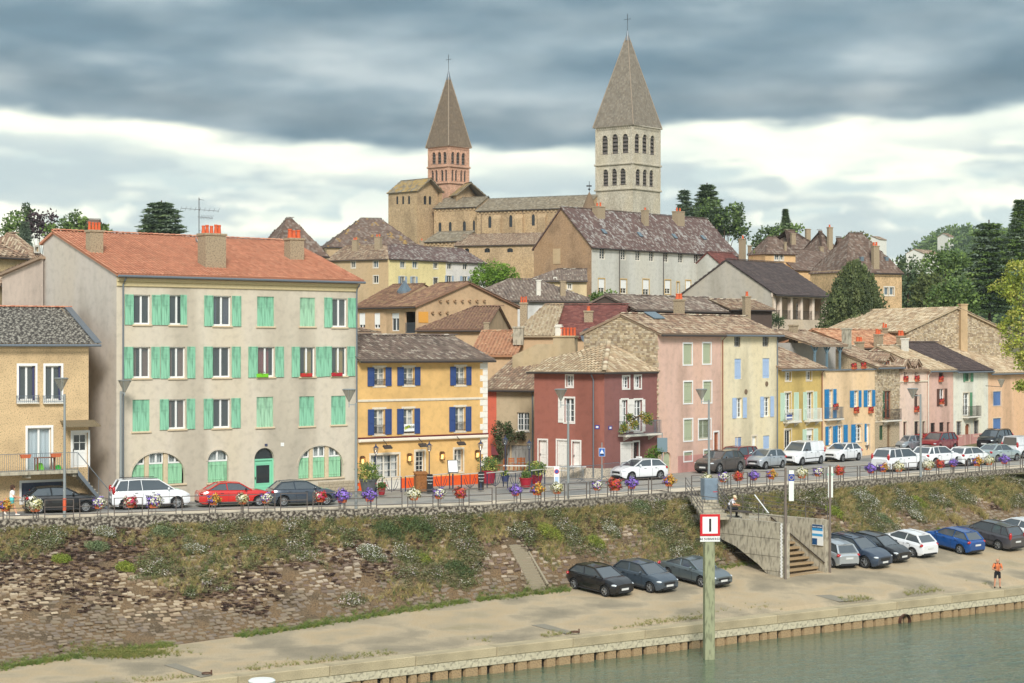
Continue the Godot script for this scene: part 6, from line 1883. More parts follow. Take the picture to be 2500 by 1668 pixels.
	for x in [[1022,325],[1350,353],[1665,368],[1928,380]]:
		var c:Vector3 = h.inv * plane_hit(pl,Q(5,x[0],x[1]));var b := MB.new()
		b.obox(Transform3D(Basis(Vector3.RIGHT,0.77),c + Vector3(0,0.12,0.1)),Vector3(0.7,0.1,0.9));part(h.root,"roof_window",b,M.bluepane)
	for x in [1163,1563]:downpipe(h,h.t,fhit(h.t,Q(5,x,700)).x,h.ey - 10,h.ey - 0.1,M.darksteel)
	var gt := frame(h.t * Vector3(0,0,-10.4),h.t * Vector3.ZERO)
	var gw := frect(gt,5,[563,475,630,615]);var gm2 := MB.new();gm2.box(gw[0],gw[1],0.0,gw[2],gw[3],0.06);part(h.root,"blocked_window",gm2,tanw,rel(h,gt))
	h = bhouse("convent_annex","small beige annex with rounded roof against the convent gable",5,[330,765,243.0],[868,690,243.0],[700,672],3.0,6.0,"oldgrey",plaster("beige",214,192,152),{"cat":"building","drop":7.0,"hl":4.0,"st":st,"win":[[5,"w",[572,742,588,770]],[5,"w",[695,795,728,845]]]})
	h = bhouse("yellow_gable_house","house with plain yellow side wall just right of the convent roof",5,[2090,560,278.0],[2275,540,281.0],[2130,320],5.0,10.0,"flat",plaster("sunny",236,204,130),{"drop":12.0,"ro":{"kind":"flat","w":0.3,"l":0.36}})
	h = bhouse("red_roof_house","white house with dark red roof between convent and loggia house",7,[-10,668,262.0],[185,678,266.0],[20,478],5.0,10.0,"darkred",cw,{"st":cst,"drop":12.0,"ro":{"kind":"flat","w":0.28,"l":0.34},"win":[[7,"w",[60,705,103,862],0,0,{"sur":M.ochre_stone,"pane":M.bluepane}]]})
	chimney(h,7,22,90,345,560,1);chimney(h,7,92,130,400,565,0)
	# loggia house
	var lg := plaster("loggia_wall",214,196,172,"blotch",0.06)
	h = bhouse("loggia_house","house with dark brown roof and pale four-column loggia",7,[288,786,205.0],[742,800,214.0],[400,556],6.0,12.0,"dark",lg,{"drop":11.0,"ro":{"kind":"flat","w":0.28,"l":0.34,"over":0.6},"win":[[7,"x",[300,832,735,1010]]],"left":plaster("gablegrey",190,182,168,"blotch",0.06)})
	var r := frect(h.t,7,[300,832,735,1010])
	var b := MB.new();b.box(r[0],r[1] - 0.2,-2.3,r[2],r[3],-2.2);b.box(r[0],r[1] - 0.2,-2.2,r[2],r[1],-0.05);part(h.root,"loggia_back",b,lg)
	for f in [0.02,0.13,0.33,0.52,0.74,0.97]:
		var c := MB.new();var x:float = lerpf(r[0],r[2],f);c.bbox(x - 0.22,r[1],-0.4,x + 0.22,r[3],0.02,0.03);part(h.root,"column",c,mat("column",srgb(236,216,196),0.85))
	var lm := MB.new();lm.bbox(-0.1,r[3],-0.05,h.L + 0.1,r[3] + 0.5,0.06,0.03);part(h.root,"lintel",lm,M.column)
	railing_on(h,h.t,r[0],r[2],r[1],r[1] + 1.0,-0.02,M.darksteel)
	var dd := frect(h.t,7,[484,880,518,1005],-2.2);door(h,h.t,dd,M.white,{"rv":2.16,"glass":[0.2,0.95],"bars":4,"panels":[]})
	# tower house with pyramid roof
	h = bhouse("tower_house","square sandstone tower house with steep brown pyramid roof",7,[884,600,240.0],[1350,602,244.0],[1112,312],3.8,7.6,"flat",mat("sandblock",srgb(226,196,156),0.95,"rubble",0.25,{"det":"soft","dscale":0.1}),{"cat":"building","drop":14.0,"hl":3.6,"hr":3.6,"ro":{"kind":"flat","w":0.28,"l":0.32},"st":st,"win":[[7,"w",[1206,744,1240,810],0,0,{"pane":M.bluepane,"cols":1}],[7,"w",[1250,744,1284,810],0,0,{"pane":M.bluepane,"cols":1}],[7,"w",[1264,985,1296,1045]]]})
	chimney(h,7,1108,1180,402,598,2);finial(h)
	for x in [1018,1220]:
		var pq := Plane(h.t.basis * h.plane.normal,h.t * (h.plane.normal * h.plane.d))
		var c:Vector3 = h.inv * plane_hit(pq,Q(7,x,512));var k := MB.new();k.box(c.x - 0.25,c.y - 0.3,c.z - 0.4,c.x + 0.25,c.y + 0.3,c.z + 0.25);var dk := part(h.root,"roof_dormer",k,M.zinc)
		var w := MB.new();w.box(c.x - 0.2,c.y - 0.24,c.z + 0.25,c.x + 0.2,c.y + 0.24,c.z + 0.26);part(dk,"pane",w,M.bluepane)
	var so := plaster("peachstone",232,190,138,"soft",0.06)
	var flat := {"kind":"flat","w":0.3,"l":0.34,"gutter":false}
	h = bhouse("round_turret_house","orange-walled pavilion with bell-shaped brown roof above the loggia house",7,[230,458,262.0],[478,455,264.0],[345,340],2.2,4.4,"flat",so,{"drop":10.0,"hl":1.9,"hr":1.9,"ro":flat,"st":st,"win":[[7,"w",[308,472,342,522],0,0,{"pane":M.bluepane}],[7,"w",[345,472,378,522],0,0,{"pane":M.bluepane}]]})
	chimney(h,7,385,412,372,448,0);finial(h)
	h = bhouse("steep_roof_manor","manor with tall steep brown hipped roof behind the pavilion",7,[425,470,285.0],[800,470,288.0],[620,288],6.0,12.0,"flat",so,{"drop":12.0,"hl":4.6,"hr":5.4,"ro":flat})
	chimney(h,7,440,490,300,395,0);chimney(h,7,560,612,264,340,0)
	h = bhouse("second_steep_roof","second steep brown pyramid roof with a tall chimney, left of the conical turret",7,[690,480,279.0],[885,478,281.0],[790,290],3.2,6.4,"flat",so,{"drop":12.0,"hl":2.6,"hr":2.6,"ro":flat})
	chimney(h,7,742,795,250,440,1)
	h = bhouse("low_brown_roof","low long brown tile roof below the steep manor roofs",7,[470,600,262.0],[860,598,266.0],[650,447],5.0,10.0,"flat",so,{"drop":8.0,"ro":flat})
	chimney(h,7,675,718,410,450,0)
	h = bhouse("conical_turret","slim brown pointed turret roof left of the tower house",7,[828,590,256.0],[955,590,257.0],[912,345],1.7,3.4,"flat",so,{"cat":"turret","drop":8.0,"hl":1.75,"hr":1.75,"ro":flat})
	# rubble gable house at right
	var rb := mat("rubble_pale",srgb(202,180,146),0.95,"rubble",0.5,{"det":"blotch","dscale":0.08})
	var ga := gd(Q(7,1385,1110).x,180.0);var gb2 := gd(Q(7,2215,1120).x,186.0)
	h = house("rubble_gable_house","house with broad rubble stone gable and tall rendered chimney",ga,gb2)
	var pk := fhit(h.t,Q(7,1790,915));var y1 := fhit(h.t,Q(7,1390,1108)).y;var y2 := fhit(h.t,Q(7,2200,1118)).y
	var gg := MB.new();gg.fan([Vector3(0,0,0),Vector3(h.L,0,0),Vector3(h.L,y2,0),Vector3(pk.x,pk.y,0),Vector3(0,y1,0)]);part(h.root,"gable",gg,rb)
	stone_wall(h,h.t,[Vector2(0,y1 - 4.5),Vector2(h.L,y1 - 4.5),Vector2(h.L,y2 - 0.1),Vector2(pk.x,pk.y - 0.1),Vector2(0,y1 - 0.1)],[],0.2,stonepal)
	side(h,[Vector3(0,0,-12),Vector3(0,0,0),Vector3(0,y1,0),Vector3(0,y1,-12)],rb);side(h,[Vector3(h.L,0,0),Vector3(h.L,0,-12),Vector3(h.L,y2,-12),Vector3(h.L,y2,0)],rb)
	roof(h.root,Vector3(h.L + 0.4,y2,0.3),Vector3(h.L + 0.4,y2,-13),Vector3(pk.x,pk.y + 0.1,-13),Vector3(pk.x,pk.y + 0.1,0.3),"pale",{"w":0.28,"l":0.42})
	roof(h.root,Vector3(-0.4,y1,-13),Vector3(-0.4,y1,0.3),Vector3(pk.x,pk.y + 0.1,0.3),Vector3(pk.x,pk.y + 0.1,-13),"pale",{"w":0.28,"l":0.42})
	var ch := frect(h.t,7,[1832,890,1886,1300],0.3);var cm := MB.new();cm.box(ch[0],ch[1] - 1,0.0,ch[2],ch[3],0.35);cm.bbox(ch[0] - 0.06,ch[3],-0.06,ch[2] + 0.06,ch[3] + 0.12,0.42,0.02);part(h.root,"chimney",cm,plaster("chimney_tan",206,176,136))
	h = bhouse("orange_tile_house","low house with orange-brown canal tiles left of the rubble gable",7,[960,1240,171.0],[1780,1246,184.0],[1400,1112],4.5,9.0,"orangetile",rb,{"drop":5.0})
	chimney(h,7,1196,1252,1075,1130,2)
	# left background
	h = bhouse("rubble_tower","rubble stone house with one small square window behind the annex",1,[240,555,150.0],[400,552,152.0],[320,372],3.0,6.0,"old",M.rubble_wall,{"drop":12.0,"hl":1.5,"st":st,"win":[[1,"w",[318,458,348,502],0,0,{"cols":1}]]})
	h = bhouse("striped_roof_barn","barn with ribbed old tile roof at the left edge",1,[-60,545,146.0],[250,545,149.0],[100,447],3.0,6.0,"old",M.rubble_wall,{"drop":12.0,"ro":{"w":0.5,"l":0.45}})
	h = bhouse("beige_gable_house","beige house with tiled gable roof behind the barn, left edge",1,[-200,480,160.0],[190,440,164.0],[0,352],4.0,8.0,"old",br,{"drop":12.0})
	h = bhouse("rubble_wall_house","old rubble wall with leaning tiled verge beside the annex",1,[-30,800,128.0],[152,790,131.0],[20,700],3.0,5.0,"old",M.rubble_wall,{"drop":10.0})
	chimney(h,1,20,62,680,840,1)
	h = bhouse("hill_roof","brown pyramid roof half hidden by trees behind the red-tiled chimney",1,[760,360,290.0],[1010,358,292.0],[850,215],4.5,9.0,"flat",br,{"drop":10.0,"hl":4.0,"hr":4.0,"ro":flat})
func finial(h:Dictionary):
	var b := MB.new()
	var p := Vector3(h.L / 2,h.ry + 0.1,-(h.L / 2) * 0.0 - 3.0)
	p.z = h.plane.normal.z * 0.0 - (h.ry + 0.14 - h.ey) / maxf(0.01,tan(acos(h.plane.normal.y)))
	b.lathe([[0.2,0],[0.14,0.35],[0.05,0.5],[0.12,0.62],[0.04,0.8],[0.02,1.2]],p,8)
	part(h.root,"finial",b,M.darksteel)

# ---------- plants ----------
var clump := {}
func plant_meshes():
	var r := RandomNumberGenerator.new()
	r.seed = 77
	for kind in ["broad","needle","spray","fine"]:
		var m := MB.new()
		var n:int = {"broad":16,"needle":18,"spray":20,"fine":26}[kind]
		for k in n:
			var d := Vector3(r.randf_range(-1,1),r.randf_range(-1,1),r.randf_range(-1,1)).normalized()
			var c := d * r.randf_range(0.25,1.0)
			var ln := 0.42;var wd := 0.24
			if kind == "needle":ln = 0.62;wd = 0.09;d.y = d.y * 0.35 - 0.1
			if kind == "spray":ln = 0.55;wd = 0.16;d.y = d.y * 0.25 - 0.25;c.y *= 0.35
			if kind == "fine":ln = 0.28;wd = 0.16
			d = (d + Vector3(r.randf_range(-0.7,0.7),r.randf_range(-0.7,0.7),r.randf_range(-0.7,0.7))).normalized()
			var s := d.cross(Vector3(r.randf_range(-1,1),r.randf_range(-1,1),r.randf_range(-1,1))).normalized() * wd
			var nn := s.cross(d).normalized() * 0.05
			m.tri(c - d * ln * 0.4,c + s + nn,c + d * ln);m.tri(c - d * ln * 0.4,c + d * ln,c - s + nn)
		clump[kind] = m.mesh()
	# ground plants
	var g := MB.new()
	for k in 22:
		var a := r.randf() * TAU;var o := Vector3(cos(a),0,sin(a)) * r.randf() * 0.18
		var lean := Vector3(r.randf_range(-0.5,0.5),1.0,r.randf_range(-0.5,0.5)) * r.randf_range(0.5,1.0)
		var s := Vector3(cos(a + 1.3),0,sin(a + 1.3)) * 0.022
		g.tri(o - s,o + s,o + lean * 0.6);g.tri(o + lean * 0.6 - s * 0.8,o + lean * 0.6 + s * 0.8,o + lean + Vector3(lean.x,-0.1,lean.z) * 0.5)
	clump.grass = g.mesh()
	var w := MB.new()
	for k in 40:
		var c := Vector3(r.randf_range(-0.5,0.5),r.randf_range(0.05,0.8),r.randf_range(-0.5,0.5)) * Vector3(1,1,1)
		var d := Vector3(r.randf_range(-1,1),r.randf_range(-0.2,1),r.randf_range(-1,1)).normalized() * r.randf_range(0.12,0.22)
		var s := d.cross(Vector3(r.randf_range(-1,1),0.3,r.randf_range(-1,1))).normalized() * 0.055
		w.tri(c,c + d * 0.5 + s,c + d);w.tri(c,c + d,c + d * 0.5 - s)
	clump.weed = w.mesh()
	var f := MB.new()
	for k in 26:
		var c := Vector3(r.randf_range(-0.5,0.5),r.randf_range(0.35,0.95),r.randf_range(-0.5,0.5))
		var u := Vector3(r.randf_range(-0.6,0.6),1,r.randf_range(-0.2,0.9)).normalized()
		var x := u.cross(Vector3.RIGHT).normalized() * 0.045;var z := u.cross(x).normalized() * 0.045
		f.quad(c - x - z,c + x - z,c + x + z,c - x + z)
	clump.daisies = f.mesh()
func scatter_lobes(lobes:Array,d:float,size:float,dens:float,cols:Array,flat := 1.0) -> Array:  # lobes: [px x, px y, px rx, px ry]
	var xs := [];var cs := []
	for l in lobes:
		var c := at_d(Vector2(l[0],l[1]),d + (l[4] if l.size() > 4 else 0.0))
		var rx:float = l[2] * d / F;var ry:float = l[3] * d / F;var rz := rx * 0.85
		var area := rx * ry * 4.0
		var n := int(clampf(area * dens / (size * size),20,2600))
		for k in n:
			var v := Vector3(rng.randf_range(-1,1),rng.randf_range(-1,1),rng.randf_range(-1,1))
			while v.length() > 1.0:v = Vector3(rng.randf_range(-1,1),rng.randf_range(-1,1),rng.randf_range(-1,1))
			v = v.normalized() * pow(v.length(),0.55) * rng.randf_range(0.82,1.1)
			var s := size * rng.randf_range(0.6,1.25)
			xs.append(Transform3D(Basis(Vector3(rng.randf(),rng.randf(),rng.randf()).normalized(),rng.randf() * TAU).scaled(Vector3(s,s * flat,s)),c + Vector3(v.x * rx,v.y * ry,v.z * rz)))
			cs.append(cols[rng.randi() % cols.size()] * rng.randf_range(0.75,1.2))
	return [xs,cs]
func trunk(t:Node,base:Vector3,top:Vector3,r:float,limbs:Array):
	var b := MB.new()
	b.tube([base,base.lerp(top,0.5) + Vector3(r * 0.3,0,0),top],r,8,r * 0.35)
	for l in limbs:b.tube([base.lerp(top,0.55),(base.lerp(top,0.7) + l) * 0.5 + Vector3.UP * 0.2,l],r * 0.4,6,r * 0.12)
	part(t,"trunk",b,M.bark)
func broad_tree(called:String,label:String,lobes:Array,d:float,base_y:float,size:float,cols:Array,dens := 1.5,kind := "broad",group := "") -> Node3D:
	var cx := 0.0;var low := 0.0;var hi := 9999.0
	for l in lobes:cx += l[0] / lobes.size();low = maxf(low,l[1] + l[3]);hi = minf(hi,l[1] - l[3])
	if called == "plane_tree":cx = 2440.0
	var base := gd(cx,d,base_y)
	var t := thing(called,label,"tree" if not called.contains("bush") else "bush",Transform3D(Basis(),base),group)
	var sc := scatter_lobes(lobes,d,size,dens,cols)
	var xs := []
	for x in sc[0]:xs.append(Transform3D(x.basis,x.origin - base))
	var limbs := []
	for l in lobes:limbs.append(at_d(Vector2(l[0],l[1]),d) - base)
	trunk(t,Vector3.ZERO,at_d(Vector2(cx,lerpf(hi,low,0.35)),d) - base,maxf(0.14,(low - hi) * d / F * 0.035),limbs)
	many(t,"crown",clump[kind],M.leafcopies,xs,sc[1])
	return t
func conifer(called:String,label:String,px:float,yt:float,yb:float,hw:float,d:float,base_y:float,size:float,cols:Array,o := {}) -> Node3D:
	var base := gd(px,d,base_y)
	var top := at_d(Vector2(px,yt),d) - base;var bot := at_d(Vector2(px,yb),d) - base
	var R:float = hw * d / F
	var t := thing(called,label,"tree",Transform3D(Basis(),base))
	trunk(t,Vector3.ZERO,top,maxf(0.12,R * 0.07),[])
	var xs := [];var cs := []
	var H := top.y - bot.y
	var n := int(o.get("n",900))
	var tiers:int = o.get("tiers",12)
	var pw:float = o.get("pow",0.8)
	for k in n:
		var f := pow(rng.randf(),1.25)
		var tier:float = (floorf(f * tiers) + pow(rng.randf(),2.0) * o.get("gap",0.6)) / tiers
		var rr := R * pow(1.0 - tier,pw) * (0.85 + 0.25 * sin(tier * 37.0 + k % 5))
		var a := float(k % 7) / 7.0 * TAU + floorf(f * tiers) * 1.1 + rng.randf_range(-0.3,0.3)
		var q := rr * pow(rng.randf(),0.55)
		var s := size * rng.randf_range(0.6,1.2)
		xs.append(Transform3D(Basis(Vector3.UP,rng.randf() * TAU).scaled(Vector3(s,s * o.get("flat",0.6),s)),Vector3(top.x + cos(a) * q,bot.y + tier * H - q * o.get("droop",0.25),top.z + sin(a) * q)))
		cs.append(cols[rng.randi() % cols.size()] * rng.randf_range(0.75,1.2))
	many(t,"crown",clump[o.get("kind","spray")],M.leafcopies,xs,cs)
	return t
func trees():
	var dark := [lin(74,92,58),lin(88,106,66),lin(64,82,52),lin(102,118,76)]
	var mid := [lin(88,112,52),lin(104,128,60),lin(74,96,46),lin(120,142,72)]
	var bright := [lin(112,146,44),lin(128,160,56),lin(92,124,38)]
	var yellow := [lin(150,160,60),lin(170,172,74),lin(128,140,50),lin(182,178,90)]
	var blue := [lin(108,124,104),lin(122,136,114),lin(94,110,90)]
	var purple := [lin(70,52,58),lin(82,62,66),lin(58,44,50),lin(96,76,76)]
	var Z := func(z,x,y,rx,ry):var p := Q(z,x,y);return [p.x,p.y,rx * ZN[z][2],ry * ZN[z][2]]
	broad_tree("round_tree","rounded green tree at the far left behind the rooftops",[Z.call(1,125,300,90,160),Z.call(1,70,340,60,100)],270,8,0.75,mid)
	broad_tree("tall_tree","slim dark tree rising between the green tree and the copper beech",[Z.call(1,245,150,38,75),Z.call(1,250,260,40,90)],275,8,0.7,dark)
	broad_tree("copper_beech","dark purple copper beech behind the left rooftops",[Z.call(1,330,240,95,100),Z.call(1,440,230,90,95),Z.call(1,390,310,140,70),Z.call(1,270,300,60,80)],272,8,0.7,purple,1.0)
	broad_tree("spreading_tree","broad green tree right of the copper beech",[Z.call(1,655,230,110,85),Z.call(1,560,310,130,70),Z.call(1,720,300,110,70),Z.call(1,930,320,60,40)],268,8,0.75,mid)
	conifer("blue_spruce","small blue spruce in front of the copper beech",Q(1,225,0).x,Q(1,0,225).y,Q(1,0,440).y,15,240,6,0.4,blue,{"n":600,"tiers":16,"pow":1.0})
	conifer("old_cedar","big dark cedar behind the red-tiled roof",Q(1,1470,0).x,Q(1,0,35).y,Q(1,0,440).y,58,262,8,0.85,dark + blue,{"n":1500,"tiers":9,"pow":0.38,"gap":0.5,"droop":0.12})
	broad_tree("clipped_bush","dense bright green rounded bush in front of the white wing",[Z.call(3,2190,750,150,130),Z.call(5,50,715,150,125),Z.call(5,160,750,105,95)],216,5,0.5,bright,2.2,"fine")
	broad_tree("fig_tree","loose green fig tree growing below the convent wall",[Z.call(5,1070,930,110,60),Z.call(5,960,925,50,35),Z.call(5,1290,1000,55,55)],190,3,0.5,mid,1.3)
	conifer("thin_fir","thin bare-topped fir just right of the bell tower",Q(5,1760,0).x,Q(5,0,-70).y,Q(5,0,190).y,20,330,10,0.85,dark + blue,{"n":170,"tiers":9})
	conifer("tall_cedar","tall dark cedar right of the convent chimneys",Q(5,1965,0).x,Q(5,0,-125).y,Q(5,0,300).y,58,330,10,0.85,dark,{"n":1200,"tiers":9,"pow":0.7})
	broad_tree("acacia","dense green tree behind the convent ridge",[Z.call(5,2010,150,150,110),Z.call(5,2180,220,120,110),Z.call(5,2270,320,80,80),Z.call(5,2220,130,70,60),Z.call(5,1930,240,90,80)],325,10,0.85,dark + mid,1.9)
	conifer("pointed_conifer","small pointed dark conifer above the pavilion roof",Q(7,397,0).x,Q(7,0,98).y,Q(7,0,280).y,15,330,10,0.42,dark,{"n":800,"tiers":22,"pow":1.0})
	broad_tree("garden_tree","green garden tree behind the pavilion chimney",[Z.call(7,230,330,90,80),Z.call(7,320,290,90,60),Z.call(7,470,290,90,60),Z.call(7,190,420,70,60)],320,10,0.85,mid + dark)
	broad_tree("golden_bush","yellow-green bush beside the orange pavilion",[Z.call(7,180,500,48,42)],265,9,0.45,bright,2.0,"fine")
	broad_tree("ochre_tree","olive-yellow tree between the steep roofs and tower house",[Z.call(7,960,360,90,70),Z.call(7,1030,370,50,50)],310,9,0.8,[lin(104,110,52),lin(120,122,60),lin(88,96,46)])
	conifer("great_yew","large dark conical yew in front of the tower house",Q(7,965,0).x,Q(7,0,575).y,Q(7,0,1130).y,92,196,2,0.6,[lin(82,94,54),lin(94,106,60),lin(70,82,48),lin(110,118,72)],{"n":3000,"tiers":40,"pow":0.42,"gap":1.0,"kind":"fine","flat":1.3,"droop":0.3})
	broad_tree("dark_shrub_bush","small grey-green shrub under the loggia",[Z.call(7,340,1010,75,60)],196,3,0.4,dark,1.8,"fine")
	broad_tree("hedge_bush","pale green hedge right of the yew",[Z.call(7,1430,1010,130,70),Z.call(7,1540,970,60,50)],200,3,0.5,mid + bright,1.6)
	broad_tree("dark_chestnut","dark green tree just right of the tower house wall",[Z.call(7,1400,620,110,150),Z.call(7,1400,830,90,120)],262,6,0.8,dark,1.6)
	broad_tree("lime_tree","light green spreading tree in the wooded garden on the right",[Z.call(7,1700,560,200,110),Z.call(7,1620,520,120,60),Z.call(7,1800,540,110,80)],275,6,0.85,mid,1.5)
	broad_tree("willow","olive drooping tree below the light green one",[Z.call(7,1570,760,130,140),Z.call(7,1500,860,80,90)],245,5,0.6,[lin(96,106,58),lin(110,120,66),lin(80,90,50)],1.9,"spray")
	broad_tree("round_maple","bright green rounded maple above the rubble gable",[Z.call(7,1790,800,150,140),Z.call(7,1660,870,110,120),Z.call(7,1900,880,90,100),Z.call(7,1780,930,160,80)],232,4,0.7,mid,1.7)
	conifer("atlas_cedar","tall feathery cedar with layered branches at the right",Q(7,2065,0).x,Q(7,0,190).y,Q(7,0,920).y,66,250,5,0.9,blue + mid,{"n":1700,"tiers":13,"pow":0.55,"gap":0.42,"droop":0.1})
	conifer("right_spruce","tall grey-green spruce cut by the right edge",Q(7,2330,0).x,Q(7,0,20).y,Q(7,0,560).y,46,240,5,0.7,blue + mid,{"n":1500,"tiers":20,"pow":0.8})
	broad_tree("plane_tree","sunlit yellow-green plane tree overhanging the right end of the houses",[Z.call(7,2300,620,100,100),Z.call(7,2200,740,120,70),Z.call(7,2310,800,90,120),Z.call(7,2330,1000,110,110),Z.call(7,2230,1080,90,70),Z.call(7,2280,1230,110,100),Z.call(7,2340,1350,60,60),Z.call(8,2330,270,45,40)],147,0,0.36,yellow,1.2)
	# far wooded hill with fields
	var nz := FastNoiseLite.new();nz.seed = 2;nz.frequency = 0.004
	var hm := MB.new();hm.colored = true
	var grid := {}
	var hf := func(px:float,d:float) -> float:
		var k := smoothstep(560.0,1250.0,d)
		var side := smoothstep(1860.0,2130.0,px) * 0.55 + 0.45 * smoothstep(1980.0,2200.0,px)
		return 12.0 + 64.0 * k * side + nz.get_noise_2d(px * 0.9,d) * 5.0 * k
	for i in 41:
		for j in 17:
			var px := 1500.0 + i * 40.0;var d := 480.0 + j * 60.0
			grid[Vector2i(i,j)] = gd(px,d,hf.call(px,d))
	for i in 40:
		for j in 16:
			hm.col = [lin(150,150,84),lin(122,138,74),lin(166,154,96),lin(132,146,80)][(i / 3 + j / 3 * 2) % 4]
			hm.quad(grid[Vector2i(i,j)],grid[Vector2i(i + 1,j)],grid[Vector2i(i + 1,j + 1)],grid[Vector2i(i,j + 1)])
	structure("hill",hm,M.copies)
	var xs := [];var cs := []
	for k in 2600:
		var px := rng.randf_range(1900,2480);var d := rng.randf_range(560,1330)
		var open := px > 2055 and px < 2240 and d > 760 and d < 900
		if open and rng.randf() < 0.97:continue
		if nz.get_noise_2d(px * 2.0 + 90,d * 1.2) > 0.28 and d < 1000:continue
		var s := rng.randf_range(3.5,6.5)
		var p := gd(px,d,hf.call(px,d) + s * 0.5)
		for q in 3:
			xs.append(Transform3D(Basis(Vector3.UP,rng.randf() * TAU).scaled(Vector3(s,s * 0.9,s) * rng.randf_range(0.6,1.0)),p + Vector3(rng.randf_range(-3,3),rng.randf_range(0,4),rng.randf_range(-3,3))))
			cs.append((dark + mid)[rng.randi() % 8] * rng.randf_range(0.8,1.1))
	var w := many(self,"hillside_wood",clump.fine,M.leafcopies,xs,cs)
	tag(w,"distant hazy wood covering the hill on the right","wood")
	for q in [["hill_house","long white farmhouse on the distant hill",[1518,465],[1666,465],[1590,446],830.0,843.0],["hill_villa","pale villa half hidden by trees on the distant hilltop",[1165,352],[1225,352],[1195,335],900.0,905.0],["hill_tower","small square tower on the distant hilltop",[1738,330],[1775,330],[1756,308],980.0,982.0]]:
		bhouse(q[0],q[1],7,[q[2][0],q[2][1],q[5]],[q[3][0],q[3][1],q[6]],q[4],4.0,8.0,"old",mat("farwhite",srgb(228,224,214),0.9),{"drop":9.0,"ro":{"gutter":false,"w":0.8,"l":1.0}})
